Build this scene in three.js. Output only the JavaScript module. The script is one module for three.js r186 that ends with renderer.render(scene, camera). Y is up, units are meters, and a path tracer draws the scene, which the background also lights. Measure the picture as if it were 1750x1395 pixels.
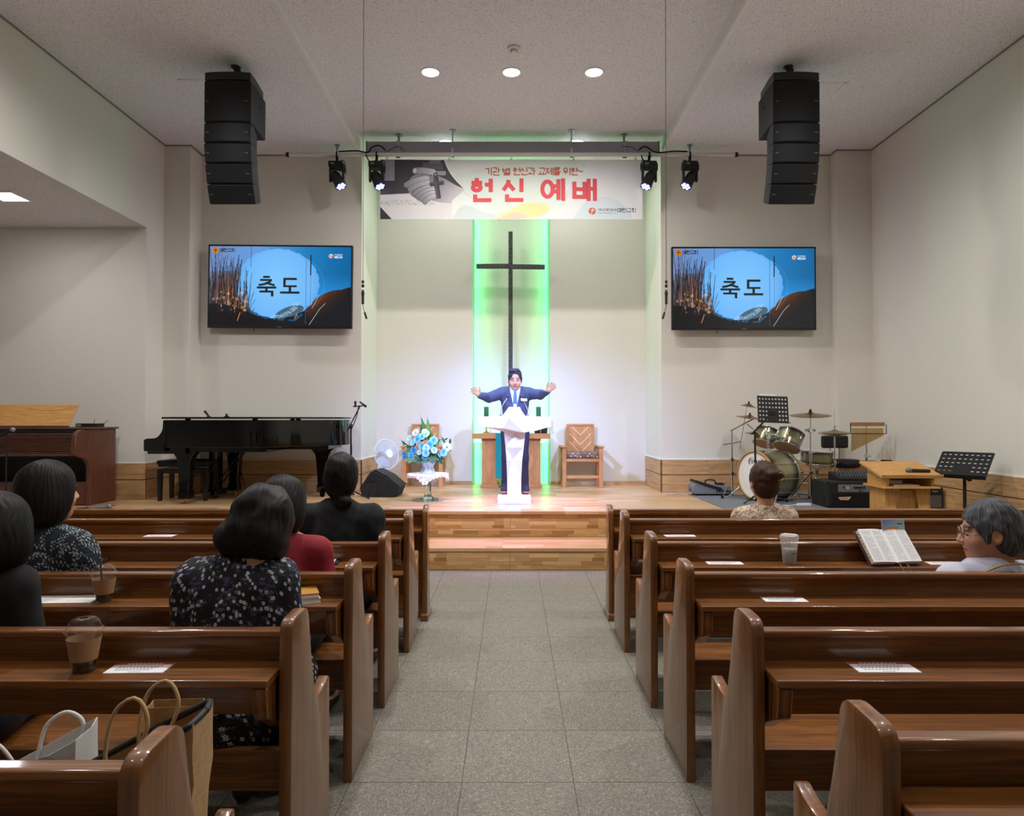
import * as THREE from 'three';
import { RoundedBoxGeometry } from 'three/addons/geometries/RoundedBoxGeometry.js';
import { mergeGeometries, toCreasedNormals } from 'three/addons/utils/BufferGeometryUtils.js';
import { ImprovedNoise } from 'three/addons/math/ImprovedNoise.js';
import { RectAreaLightUniformsLib } from 'three/addons/lights/RectAreaLightUniformsLib.js';

// ------------------------------------------------------------------ camera, exposure
const scene = new THREE.Scene();
scene.background = new THREE.Color(0x000000);
const camera = new THREE.PerspectiveCamera(2 * Math.atan(697.5 / 1150) * 180 / Math.PI, 1750 / 1395, 0.05, 60);
camera.position.set(0, 1.55, 0);
camera.lookAt(0, 1.55 + Math.tan(Math.atan(18.5 / 1150)), -1);
const renderer = new THREE.WebGLRenderer({ antialias: true });
renderer.toneMapping = THREE.LinearToneMapping;
renderer.toneMappingExposure = 1.08;
renderer.shadowMap.enabled = true;
RectAreaLightUniformsLib.init();
// light levels of the fittings (each light is made in its fitting's builder)
const LV = { down: 12, stageDown: 5, nave: 24, naveRear: 7, head: 128, mover: 42, green: 15, alcove: 45 };
const WARM = 0xfffcfa, COOL = 0x98b4ff;

// ------------------------------------------------------------------ main levels and planes (metres)
const S = 0.521;                       // stage floor
const ZW = -9.45, ZN = -10.55;         // wall with the screens, niche back wall
const XL = -4.73, XR = 4.98, NL = -2.12, NR = 2.10;
const CY = 5.28, CC = 5.48;            // side ceilings, raised middle ceiling

// ------------------------------------------------------------------ helpers
let seed = 7;
const rnd = () => { seed = (seed + 0x6d2b79f5) | 0; let t = Math.imul(seed ^ (seed >>> 15), 1 | seed); t = (t + Math.imul(t ^ (t >>> 7), 61 | t)) ^ t; return ((t ^ (t >>> 14)) >>> 0) / 4294967296; };
const rr = (a, b) => a + (b - a) * rnd();
const V = (x, y, z) => new THREE.Vector3(x, y, z);
const perlin = new ImprovedNoise();
const PI = Math.PI, D2R = PI / 180;
const taken = {};
function numbered(n) { if (!(n in taken)) { taken[n] = 0; return n; } taken[n]++; return n + '_' + String(taken[n]).padStart(3, '0'); }
function T(g, x = 0, y = 0, z = 0, rx = 0, ry = 0, rz = 0) {
  if (rx || ry || rz) g.applyMatrix4(new THREE.Matrix4().makeRotationFromEuler(new THREE.Euler(rx, ry, rz, 'YXZ')));
  g.translate(x, y, z); return g;
}
function uvBox(g, swap = false, k = 1, ox = 0, oy = 0) {
  const p = g.attributes.position, n = g.attributes.normal, uv = new Float32Array(p.count * 2);
  for (let i = 0; i < p.count; i++) {
    const ax = Math.abs(n.getX(i)), ay = Math.abs(n.getY(i)), az = Math.abs(n.getZ(i));
    let a, b;
    if (ay >= ax && ay >= az) { a = p.getX(i); b = p.getZ(i); } else if (ax >= az) { a = p.getZ(i); b = p.getY(i); } else { a = p.getX(i); b = p.getY(i); }
    if (swap) [a, b] = [b, a];
    uv[2 * i] = a * k + ox; uv[2 * i + 1] = b * k + oy;
  }
  g.setAttribute('uv', new THREE.BufferAttribute(uv, 2)); return g;
}
// a chamfered box: centre x,y,z
function box(w, h, d, x = 0, y = 0, z = 0, o = {}) {
  const b = Math.min(o.b ?? 0.004, w * 0.49, h * 0.49, d * 0.49);
  let g = b > 0.0004 ? new RoundedBoxGeometry(w, h, d, o.seg ?? 1, b) : new THREE.BoxGeometry(w, h, d);
  g = g.index ? g.toNonIndexed() : g;
  uvBox(g, o.swap, o.k ?? 1, o.ox ?? 0, o.oy ?? 0);
  return T(g, x, y, z, o.rx, o.ry, o.rz);
}
const plain = (w, h, d, x, y, z, o = {}) => box(w, h, d, x, y, z, { b: 0, ...o });
// box from corner to corner
const span = (x0, x1, y0, y1, z0, z1, o = {}) => box(Math.abs(x1 - x0), Math.abs(y1 - y0), Math.abs(z1 - z0), (x0 + x1) / 2, (y0 + y1) / 2, (z0 + z1) / 2, { b: 0, ox: x0, oy: y0, ...o });
function cyl(r0, r1, h, x = 0, y = 0, z = 0, o = {}) { return T(new THREE.CylinderGeometry(r1, r0, h, o.seg ?? 20, 1, !!o.open), x, y, z, o.rx, o.ry, o.rz); }
function ball(r, x = 0, y = 0, z = 0, o = {}) { const g = new THREE.SphereGeometry(r, o.seg ?? 16, o.seg2 ?? 12); g.scale(o.sx ?? 1, o.sy ?? 1, o.sz ?? 1); return T(g, x, y, z, o.rx, o.ry, o.rz); }
function rod(a, b, r0, r1 = r0, seg = 10) {
  const A = V(...a), B = V(...b), d = B.clone().sub(A), g = new THREE.CylinderGeometry(r1, r0, d.length(), seg);
  g.applyQuaternion(new THREE.Quaternion().setFromUnitVectors(V(0, 1, 0), d.clone().normalize()));
  g.translate(...A.add(B).multiplyScalar(0.5).toArray()); return g;
}
function bar(a, b, w, d, o = {}) {           // a rectangular bar from a to b
  const A = V(...a), B = V(...b), dd = B.clone().sub(A), g = box(w, dd.length(), d, 0, 0, 0, o);
  g.applyQuaternion(new THREE.Quaternion().setFromUnitVectors(V(0, 1, 0), dd.clone().normalize()));
  g.translate(...A.add(B).multiplyScalar(0.5).toArray()); return g;
}
function tube(pts, r, seg = 24, rs = 8, closed = false) { return new THREE.TubeGeometry(new THREE.CatmullRomCurve3(pts.map((p) => V(...p)), closed), seg, r, rs, closed); }
function lathe(pts, seg = 32) { return new THREE.LatheGeometry(pts.map((p) => new THREE.Vector2(p[0], p[1])), seg); }
function shape(pts) { const s = new THREE.Shape(); pts.forEach((p, i) => (i ? s.lineTo(p[0], p[1]) : s.moveTo(p[0], p[1]))); return s; }
function roundShape(pts, rad, n = 4) {       // polygon with rounded corners; rad number or list
  const out = [], m = pts.length;
  for (let i = 0; i < m; i++) {
    const p = new THREE.Vector2(...pts[i]), a = new THREE.Vector2(...pts[(i + m - 1) % m]), b = new THREE.Vector2(...pts[(i + 1) % m]);
    const r = Math.min(Array.isArray(rad) ? rad[i] : rad, p.distanceTo(a) * 0.48, p.distanceTo(b) * 0.48);
    if (r < 1e-4) { out.push([p.x, p.y]); continue; }
    const s = p.clone().add(a.clone().sub(p).setLength(r)), e = p.clone().add(b.clone().sub(p).setLength(r));
    for (let k = 0; k <= n; k++) { const t = k / n, q = s.clone().multiplyScalar((1 - t) * (1 - t)).add(p.clone().multiplyScalar(2 * t * (1 - t))).add(e.clone().multiplyScalar(t * t)); out.push([q.x, q.y]); }
  }
  return out;
}
// extrude a profile (x,y) by depth along z, centred; bevel keeps the outline
function ext(pts, depth, bev = 0.004, o = {}) {
  const s = pts instanceof THREE.Shape ? pts : shape(pts);
  let g = new THREE.ExtrudeGeometry(s, { depth: Math.max(1e-4, depth - 2 * bev), bevelEnabled: bev > 0, bevelThickness: bev, bevelSize: bev, bevelOffset: -bev, bevelSegments: o.bs ?? 1, curveSegments: 8 });
  g.translate(0, 0, -(depth - 2 * bev) / 2);
  g = toCreasedNormals(g, 0.6);
  uvBox(g, o.swap, o.k ?? 1, o.ox ?? 0, o.oy ?? 0); return g;
}
function fix(g) {
  if (g.index) g = g.toNonIndexed();
  if (!g.attributes.uv) g.setAttribute('uv', new THREE.BufferAttribute(new Float32Array(g.attributes.position.count * 2), 2));
  for (const k of Object.keys(g.attributes)) if (!['position', 'normal', 'uv', 'color'].includes(k)) g.deleteAttribute(k);
  g.morphAttributes = {}; return g;
}
const joined = (geos) => { geos = [].concat(geos); return geos.length === 1 ? geos[0] : mergeGeometries(geos.map(fix), false); };
function mesh(parent, name, geos, mat, label) {
  const m = new THREE.Mesh(joined(geos), mat);
  m.name = parent === scene ? numbered(name) : name; m.castShadow = m.receiveShadow = true;
  if (label) m.userData.label = label;
  parent.add(m); return m;
}
function thing(name, label, category, pos = [0, 0, 0], turn = 0, group) {
  const o = new THREE.Group(); o.name = numbered(name); o.position.set(...pos); o.rotation.y = turn;
  o.userData = { label, category }; if (group) o.userData.group = group;
  scene.add(o); return o;
}
function solo(name, label, category, geos, mat, group) {
  const m = mesh(scene, name, geos, mat); Object.assign(m.userData, { label, category }); if (group) m.userData.group = group; return m;
}
function struct(name, geos, mat, label) {
  const m = mesh(scene, name, geos, mat); m.userData.kind = 'structure'; if (label) m.userData.label = label; return m;
}
function copyOf(o, label, pos, turn) {
  const c = o.clone(); c.name = numbered(o.name.replace(/_\d{3}$/, '')); c.userData = { ...o.userData, label }; if (pos) c.position.set(...pos); if (turn !== undefined) c.rotation.y = turn; scene.add(c); return c;
}

// ------------------------------------------------------------------ textures
function canvasTex(w, h, draw, o = {}) {
  const c = document.createElement('canvas'); c.width = w; c.height = h; const x = c.getContext('2d'); draw(x, w, h);
  const t = new THREE.CanvasTexture(c); if (!o.data) t.colorSpace = THREE.SRGBColorSpace;
  if (o.rep) { t.wrapS = t.wrapT = THREE.RepeatWrapping; t.repeat.set(o.rep[0], o.rep[1]); }
  t.anisotropy = 8; return t;
}
function pixTex(w, h, fn, o = {}) {
  const d = new Uint8Array(w * h * 4);
  for (let j = 0; j < h; j++) for (let i = 0; i < w; i++) { const c = fn(i, j); const k = (j * w + i) * 4; d[k] = c[0]; d[k + 1] = c[1]; d[k + 2] = c[2]; d[k + 3] = 255; }
  const t = new THREE.DataTexture(d, w, h); t.magFilter = THREE.LinearFilter; t.minFilter = THREE.LinearMipmapLinearFilter; t.generateMipmaps = true; if (!o.data) t.colorSpace = THREE.SRGBColorSpace;
  t.wrapS = t.wrapT = THREE.RepeatWrapping; if (o.rep) t.repeat.set(o.rep[0], o.rep[1]); t.needsUpdate = true; return t;
}
const cl = (v) => Math.max(0, Math.min(255, v));
// tiling noise
function tnoise(n, s0) { const g = new Float32Array(n * n); let s = s0 | 0; for (let i = 0; i < g.length; i++) { s = (Math.imul(s, 1664525) + 1013904223) | 0; g[i] = ((s >>> 8) & 0xffff) / 65535; }
  return (x, y) => { const xi = Math.floor(x), yi = Math.floor(y), fx = x - xi, fy = y - yi, sx = fx * fx * (3 - 2 * fx), sy = fy * fy * (3 - 2 * fy), at = (a, b) => g[(((b % n) + n) % n) * n + (((a % n) + n) % n)];
    return (at(xi, yi) * (1 - sx) + at(xi + 1, yi) * sx) * (1 - sy) + (at(xi, yi + 1) * (1 - sx) + at(xi + 1, yi + 1) * sx) * sy; }; }
// straight wood grain along u; tile = metres per repeat
function woodTex(base, dark, s, tile = [1.2, 0.4], W = 512, H = 256, contrast = 1) {
  const a = tnoise(64, s), b = tnoise(128, s + 9), c = tnoise(16, s + 31);
  return pixTex(W, H, (i, j) => {
    const u = i / W, v = j / H, w = (c(u * 16 * 0.25 * 4, v * 16) - 0.5) * 1.6;
    let t = 0.55 * a(u * 4 * 1, v * 64 + w) + 0.35 * b(u * 8, v * 128 + w * 2) + 0.25 * c(u * 2 * 8, v * 16);
    t = (t - 0.55) * 1.5 * contrast + 0.5; t = Math.max(0, Math.min(1, t));
    return [0, 1, 2].map((k) => cl(dark[k] + (base[k] - dark[k]) * t));
  }, { rep: [1 / tile[0], 1 / tile[1]] });
}
function speckTex(base, amp, s, W = 256, rep = [1, 1], blot = 0) {
  const a = tnoise(W, s), b = tnoise(16, s + 3);
  return pixTex(W, W, (i, j) => { const n = (a(i, j) - 0.5) * 2 * amp + (b(i / W * 16, j / W * 16) - 0.5) * 2 * blot; return base.map((c) => cl(c + n)); }, { rep });
}
const std = (o) => new THREE.MeshStandardMaterial(o);
const phy = (o) => new THREE.MeshPhysicalMaterial(o);

// Hangul lettering drawn from strokes
const JC = {
  0: [[[0, 0], [1, 0], [1, 1]]], 2: [[[0, 0], [0, 1], [1, 1]]], 3: [[[1, 0], [0, 0], [0, 1], [1, 1]]], 5: [[[0, 0], [1, 0], [1, 0.5], [0, 0.5], [0, 1], [1, 1]]],
  6: [[[0, 0], [1, 0], [1, 1], [0, 1], [0, 0]]], 7: [[[0, 0], [0, 1], [1, 1], [1, 0]], [[0, 0.5], [1, 0.5]]], 9: [[[0.5, 0], [0.42, 0.4], [0, 1]], [[0.47, 0.35], [1, 1]]], 11: 'o',
  12: [[[0, 0], [1, 0]], [[0.52, 0], [0.42, 0.4], [0, 1]], [[0.47, 0.4], [1, 1]]], 14: [[[0.3, 0], [0.7, 0]], [[0, 0.3], [1, 0.3]], [[0.52, 0.3], [0.42, 0.6], [0, 1]], [[0.47, 0.6], [1, 1]]], 18: 'h',
};
const JF = { 1: 0, 4: 2, 8: 5, 16: 6, 21: 11, 17: 7 };
function hangul(x, ch, px, py, size, lw, color) {
  const code = ch.charCodeAt(0) - 0xac00; x.strokeStyle = color; x.lineWidth = lw; x.lineCap = x._cap || 'butt'; x.lineJoin = 'miter';
  if (code < 0 || code > 11171) { x.fillStyle = color; x.font = 'bold ' + size + 'px sans-serif'; x.fillText(ch, px, py + size * 0.85); return; }
  const I = Math.floor(code / 588), Vw = Math.floor((code % 588) / 28), F = code % 28;
  const line = (b, pts) => { x.beginPath(); pts.forEach((p, i) => { const X = px + size * (b[0] + (b[2] - b[0]) * p[0]), Y = py + size * (b[1] + (b[3] - b[1]) * p[1]); i ? x.lineTo(X, Y) : x.moveTo(X, Y); }); x.stroke(); };
  const oval = (b) => { x.beginPath(); x.ellipse(px + size * (b[0] + b[2]) / 2, py + size * (b[1] + b[3]) / 2, size * (b[2] - b[0]) / 2, size * (b[3] - b[1]) / 2, 0, 0, 7); x.stroke(); };
  const cons = (k, b) => { const j = JC[k]; if (j === 'o') oval(b); else if (j === 'h') { const h = b[3] - b[1]; line(b, [[0.3, 0], [0.7, 0]]); line(b, [[0, 0.27], [1, 0.27]]); oval([b[0] + (b[2] - b[0]) * 0.14, b[1] + h * 0.48, b[2] - (b[2] - b[0]) * 0.14, b[3]]); } else j.forEach((p) => line(b, p)); };
  const hor = (k, b) => { if (k === 'o') { line(b, [[0.5, 0], [0.5, 1]]); line(b, [[0, 1], [1, 1]]); } if (k === 'yo') { line(b, [[0.3, 0], [0.3, 1]]); line(b, [[0.7, 0], [0.7, 1]]); line(b, [[0, 1], [1, 1]]); } if (k === 'u') { line(b, [[0, 0], [1, 0]]); line(b, [[0.5, 0], [0.5, 1]]); } if (k === 'eu') line(b, [[0, 0.5], [1, 0.5]]); };
  const ver = (k, b) => { const L = (q, y0 = 0, y1 = 1) => line(b, [[q, y0], [q, y1]]), t = (a, c, y) => line(b, [[a, y], [c, y]]);
    if (k === 'i') L(0.6); if (k === 'a') { L(0.35); t(0.35, 1, 0.45); } if (k === 'eo') { L(0.75); t(0.05, 0.75, 0.45); } if (k === 'yeo') { L(0.75); t(0.05, 0.75, 0.33); t(0.05, 0.75, 0.6); }
    if (k === 'ae') { L(0.2); L(0.9); t(0.2, 0.9, 0.45); } if (k === 'e') { L(0.4, 0.04, 0.96); L(0.92); t(-0.2, 0.4, 0.45); } if (k === 'ye') { L(0.4, 0.04, 0.96); L(0.92); t(-0.25, 0.4, 0.35); t(-0.25, 0.4, 0.58); } };
  const VV = { 0: 'a', 1: 'ae', 4: 'eo', 5: 'e', 6: 'yeo', 7: 'ye', 20: 'i' }, HH = { 8: 'o', 12: 'yo', 13: 'u', 18: 'eu' }, MM = { 9: ['o', 'a'], 11: ['o', 'i'], 14: ['u', 'eo'], 16: ['u', 'i'] };
  if (Vw in VV) { if (F) { cons(I, [0.06, 0.06, 0.52, 0.52]); ver(VV[Vw], [0.62, 0, 0.98, 0.6]); cons(JF[F], [0.22, 0.7, 0.92, 0.95]); } else { cons(I, [0.06, 0.14, 0.5, 0.82]); ver(VV[Vw], [0.6, 0, 0.98, 1]); } }
  else if (Vw in HH) { if (F) { cons(I, [0.2, 0.03, 0.8, 0.35]); hor(HH[Vw], [0.02, 0.49, 0.98, 0.62]); cons(JF[F], [0.2, 0.7, 0.8, 0.97]); } else { cons(I, [0.18, 0.08, 0.82, 0.48]); hor(HH[Vw], [0.02, 0.56, 0.98, 0.88]); } }
  else { const [h, v] = MM[Vw]; if (F) { cons(I, [0.08, 0.04, 0.52, 0.34]); hor(h, [0.02, 0.42, 0.6, 0.58]); ver(v, [0.66, 0, 0.98, 0.68]); cons(JF[F], [0.22, 0.76, 0.92, 0.96]); } else { cons(I, [0.08, 0.08, 0.54, 0.48]); hor(h, [0.0, 0.58, 0.62, 0.84]); ver(v, [0.68, 0, 0.98, 1]); } }
}
function hanText(x, str, px, py, size, lw, color, adv = 1.08, space = 0.4) { for (const ch of str) { if (ch === ' ') { px += size * space; continue; } if (ch === '~') { x.strokeStyle = color; x.lineWidth = lw; x.beginPath(); x.moveTo(px, py + size * 0.5); x.bezierCurveTo(px + size * 0.2, py + size * 0.2, px + size * 0.35, py + size * 0.8, px + size * 0.6, py + size * 0.4); x.stroke(); px += size * 0.6; continue; } hangul(x, ch, px, py, size, lw, color); px += size * adv; } return px; }

// ------------------------------------------------------------------ materials
function flecks(w, bg, n, pick, len, wid, ang) {
  return canvasTex(w, w, (x) => {
    x.fillStyle = bg; x.fillRect(0, 0, w, w);
    for (let i = 0; i < n; i++) {
      x.strokeStyle = pick(); x.lineWidth = wid(); const a = ang(), l = len(), px = rnd() * w, py = rnd() * w;
      for (const ox of [-w, 0, w]) for (const oy of [-w, 0, w]) { const X = px + ox, Y = py + oy; if (X < -20 || Y < -20 || X > w + 20 || Y > w + 20) continue; x.beginPath(); x.moveTo(X, Y); x.lineTo(X + Math.cos(a) * l, Y + Math.sin(a) * l); x.stroke(); }
    }
  });
}
const repeat = (t, a, b) => { t.wrapS = t.wrapT = THREE.RepeatWrapping; t.repeat.set(1 / a, 1 / b); return t; };
const ceilTex = repeat(flecks(768, '#e9e7ea', 5200, () => ['#86828a', '#9a969a', '#6c6870', '#b4b0b4', '#eae6e8'][Math.floor(rnd() * 5)], () => rr(2, 9), () => rr(1.2, 3), () => rr(-0.5, 0.7)), 0.9, 0.9);
const carpetTex = repeat(flecks(768, '#7d786c', 30000, () => ['#a29c8b', '#8f897a', '#5e5a52', '#6d6860', '#b0a996', '#746f74', '#555049'][Math.floor(rnd() * 7)], () => rr(3, 10), () => rr(1, 2.2), () => rr(0.9, 2.2)), 0.95, 0.95);
const wallTex = speckTex([221, 218, 209], 5, 11, 256, [1 / 0.3, 1 / 0.3], 0.8);
const M = {
  wall: std({ map: wallTex, bumpMap: wallTex, bumpScale: 0.0008, roughness: 0.92 }),
  ceil: std({ map: ceilTex, bumpMap: ceilTex, bumpScale: 0.0015, roughness: 0.95 }),
  white: std({ color: 0xe9e7e2, roughness: 0.6 }),
  carpet: std({ map: carpetTex, bumpMap: carpetTex, bumpScale: 0.001, roughness: 0.62 }),
  rug: std({ map: speckTex([112, 116, 124], 26, 77, 256, [1 / 0.3, 1 / 0.3], 6), roughness: 1 }),
  oak: std({ map: woodTex([206, 168, 122], [168, 128, 84], 5, [1.6, 0.35]), roughness: 0.5 }),
  pewA: phy({ map: woodTex([138, 83, 28], [88, 51, 15], 21, [1.3, 0.4]), roughness: 0.42, clearcoat: 0.75, clearcoatRoughness: 0.08 }),
  pewB: phy({ map: woodTex([138, 83, 28], [88, 51, 15], 57, [1.3, 0.5], 512, 256, 0.7), roughness: 0.42, clearcoat: 0.75, clearcoatRoughness: 0.1 }),
  lectern: std({ map: woodTex([214, 166, 100], [176, 122, 62], 71, [0.9, 0.25]), roughness: 0.5 }),
  table: std({ map: woodTex([214, 158, 106], [178, 118, 70], 83, [0.8, 0.25]), roughness: 0.5 }),
  organ: phy({ map: woodTex([112, 62, 44], [74, 38, 26], 91, [1.0, 0.4]), roughness: 0.45, clearcoat: 0.4, clearcoatRoughness: 0.3 }),
  black: std({ color: 0x121214, roughness: 0.6 }),
  blackSatin: std({ color: 0x17181a, roughness: 0.38 }),
  blackTex: std({ color: 0x161719, roughness: 0.8, bumpMap: speckTex([128, 128, 128], 90, 5, 128, [1 / 0.05, 1 / 0.05]), bumpScale: 0.0006 }),
  grille: std({ color: 0x1a1b1d, roughness: 0.5, metalness: 0.5, bumpMap: canvasTex(64, 64, (x) => { x.fillStyle = '#fff'; x.fillRect(0, 0, 64, 64); x.fillStyle = '#000'; for (const [a, b] of [[16, 16], [48, 16], [0, 48], [32, 48], [64, 48]]) { x.beginPath(); x.arc(a, b, 10, 0, 7); x.fill(); } }, { data: true, rep: [120, 120] }), bumpScale: 0.0008 }),
  pianoBlack: std({ color: 0x040405, roughness: 0.05 }),
  chrome: std({ color: 0xd8dade, metalness: 1, roughness: 0.14 }),
  steel: std({ color: 0x9a9da2, metalness: 1, roughness: 0.35 }),
  brass: std({ color: 0xc89a48, metalness: 1, roughness: 0.25 }),
  bronze: std({ color: 0xa8905c, metalness: 1, roughness: 0.32 }),
  greyPlastic: std({ color: 0x6d7278, roughness: 0.55 }),
  pipe: std({ color: 0xd9d7d4, roughness: 0.45 }),
  grey: std({ color: 0x9c9ca6, roughness: 0.6, metalness: 0.1 }),
  pulpit: std({ color: 0xdedce2, roughness: 0.55 }),
  paper: std({ color: 0xf0eeea, roughness: 0.8 }),
  skin: std({ color: 0xc48d70, roughness: 0.6 }),
  rubber: std({ color: 0x0d0d0e, roughness: 0.9 }),
  gum: std({ color: 0x0f1012, roughness: 0.7 }),
};
const stageTex = (() => {            // long narrow boards along u, staggered ends; 2 m x 1.44 m
  const W = 1024, H = 720, a = tnoise(256, 3), rows = 16, tone = [];
  for (let r = 0; r < rows; r++) { const cuts = [0]; let c = rr(0.1, 0.35); while (c < 0.92) { cuts.push(c); c += rr(0.14, 0.42); } tone.push(cuts.map((q) => [q, rr(-1, 1), rr(-1, 1)])); }
  return pixTex(W, H, (i, j) => {
    const r = Math.floor(j / H * rows), u = i / W, cuts = tone[r]; let k = cuts[0]; for (const q of cuts) if (u >= q[0]) k = q;
    const edge = (j % (H / rows) < 1) || Math.abs(u - k[0]) < 0.0008;
    const g = (a(u * 24 + r * 7, j * 0.9) - 0.5) * 20 + (a(u * 6, j * 0.33 + r * 3) - 0.5) * 12;
    const b = [202 + k[1] * 15 + g, 164 + k[1] * 17 + k[2] * 4 + g, 122 + k[1] * 18 + k[2] * 6 + g];
    return edge ? b.map((c) => cl(c * 0.72)) : b.map(cl);
  }, { rep: [1 / 2, 1 / 1.44] });
})();
M.stage = phy({ map: stageTex, roughness: 0.4, clearcoat: 0.25, clearcoatRoughness: 0.25 });
const fingerTex = (() => {           // finger-jointed lamellas, 1.6 m x 0.35 m
  const W = 1024, H = 224, a = tnoise(256, 13), rows = 9, tone = [];
  for (let r = 0; r < rows; r++) { const cuts = [0]; let c = rr(0.05, 0.2); while (c < 0.95) { cuts.push(c); c += rr(0.08, 0.26); } tone.push(cuts.map((q) => [q, rr(-1, 1) * (rnd() < 0.2 ? 1.7 : 0.8), rr(-1, 1)])); }
  return pixTex(W, H, (i, j) => {
    const r = Math.min(rows - 1, Math.floor(j / H * rows)), u = i / W; let k = tone[r][0]; for (const q of tone[r]) if (u >= q[0]) k = q;
    const g = (a(u * 30 + r * 5, j * 1.1) - 0.5) * 26 + (a(u * 5, j * 0.4 + r) - 0.5) * 14;
    return [192 + k[1] * 22 + g, 150 + k[1] * 24 + k[2] * 5 + g, 98 + k[1] * 22 + k[2] * 8 + g].map(cl);
  }, { rep: [1 / 1.6, 1 / 0.35] });
})();
M.finger = std({ map: fingerTex, roughness: 0.5 });

// ------------------------------------------------------------------ the room
// nave floor with its square tiles
const floor = struct('floor', [span(-8.2, XR + 0.2, -0.2, -0.003, 6.2, -11, { swap: true })], M.carpet);
for (let i = 0; i < 12; i++) for (let j = 0; j < 13; j++) {
  const x = -0.2135 + (i - 6) * 0.476, z = -1.70 - j * 0.476, L = 0.4735, zz = Math.min(L, 6.905 + z + L / 2 + 0.0) ;
  if (-(z) - L / 2 > 6.9) continue;
  const far = Math.min(-z + L / 2, 6.905), near = -z - L / 2;
  mesh(floor, 'floor_tile', box(L, 0.006, far - near, x + 0.238, 0, -(far + near) / 2, { b: 0.0012, swap: (i + j) % 2 === 0, ox: i * 0.37, oy: j * 0.61 }), M.carpet);
}
// stage and steps
const stage = struct('stage_floor', [span(-8.2, XR, S - 0.04, S, -7.535, -10.7), span(-8.2, XR, 0, S - 0.04, -7.6, -10.7)], M.stage);
mesh(stage, 'nosing', span(-8.2, XR, S - 0.036, S + 0.001, -7.515, -7.56, { b: 0.006 }), M.stage);
for (const [x0, x1] of [[-1.9, -0.021], [-0.019, 1.9]]) {
  mesh(stage, 'riser_board', span(x0, x1, 0.325, S - 0.038, -7.55, -7.6, { b: 0.002, ox: x0 * 1.3, oy: 0.08 }), M.finger);
  mesh(stage, 'riser_board', span(x0, x1, 0.229, 0.323, -7.55, -7.6, { b: 0.002, ox: x0 * 0.7, oy: 0.21 }), M.finger);
}
for (const [x0, x1] of [[-8.2, -1.9], [1.9, XR]]) mesh(stage, 'riser_board', span(x0, x1, 0.003, S - 0.038, -7.56, -7.6, { b: 0.002 }), M.pewA);
const step = struct('stage_step', [span(-1.9, 1.9, 0.19, 0.227, -6.909, -7.6, { b: 0.004, oy: 0.11 })], M.stage);
for (const [x0, x1] of [[-1.88, -0.021], [-0.019, 1.88]]) {
  mesh(step, 'riser_board', span(x0, x1, 0.05, 0.189, -6.918, -6.99, { b: 0.002, ox: x0, oy: 0.03 }), M.finger);
  mesh(step, 'riser_board', span(x0, x1, 0.003, 0.048, -6.918, -6.99, { b: 0.002, ox: x0 * 1.7, oy: 0.28 }), M.finger);
}
// walls
struct('wall_back_left', [span(XL - 0.2, NL, 0, CC + 0.2, ZW, ZW - 0.25), span(NL - 0.25, NL, 0, CC + 0.2, ZW - 0.25, ZN - 0.3)], M.wall);
struct('wall_back_right', [span(NR, XR + 0.2, 0, CC + 0.2, ZW, ZW - 0.25), span(NR, NR + 0.25, 0, CC + 0.2, ZW - 0.25, ZN - 0.3)], M.wall);
const RX0 = -0.625, RX1 = 0.6;        // the recess behind the cross
struct('wall_niche_left', span(NL, RX0, 0, CC + 0.2, ZN, ZN - 0.12), M.wall);
struct('wall_niche_right', span(RX1, NR, 0, CC + 0.2, ZN, ZN - 0.12), M.wall);
struct('wall_niche_recess', span(NL, NR, 0, CC + 0.2, ZN - 0.12, ZN - 0.3), M.wall);
struct('wall_left', [span(XL - 0.2, XL, 0, CC + 0.2, -8.675, ZW), span(XL - 0.2, XL, 4.03, CC + 0.2, 6.2, -8.675)], M.wall);
struct('wall_left_pier', span(XL, -4.38, 0, CY + 0.05, -9.11, ZW), M.wall);
struct('wall_right_pier', span(4.50, XR, 0, CY + 0.05, -9.27, ZW), M.wall);
struct('wall_right', span(XR, XR + 0.2, 0, CC + 0.2, 6.2, ZW), M.wall);
struct('wall_alcove_back', span(-8.2, XL - 0.2, 0, 4.3, -8.675, -8.9), M.wall);
struct('wall_alcove_left', span(-8.4, -8.2, -0.2, 4.3, 6.2, -8.9), M.wall);
struct('wall_rear', span(-8.4, XR + 0.2, -0.2, CC + 0.2, 6.2, 6.4), M.wall);
// ceilings
struct('ceiling', [span(NL - 0.005, NR + 0.005, CC, CC + 0.2, 6.2, ZN - 0.3)], M.ceil);
struct('ceiling_left', span(XL - 0.2, NL, CY, CC + 0.2, 6.2, ZW), M.ceil);
struct('ceiling_right', span(NR, XR + 0.2, CY, CC + 0.2, 6.2, ZW), M.ceil);
struct('ceiling_alcove', span(-8.2, XL - 0.001, 4.03, 4.3, 6.2, -8.675), M.ceil);
struct('trim_1', [span(NL - 0.03, NL + 0.012, CY - 0.012, CY + 0.03, 6.2, ZW + 0.001)], M.white);
struct('trim_2', [span(NR - 0.012, NR + 0.03, CY - 0.012, CY + 0.03, 6.2, ZW + 0.001)], M.white);
struct('trim_3', [span(XL, XL + 0.014, CY - 0.016, CY, 6.2, -9.11), span(XL, -4.366, CY - 0.016, CY, -9.11, -9.096), span(-4.38, -4.366, CY - 0.016, CY, -9.096, ZW), span(-4.38, NL, CY - 0.016, CY, ZW, ZW + 0.014)], std({ color: 0x8a8880, roughness: 0.8 }));
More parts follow.
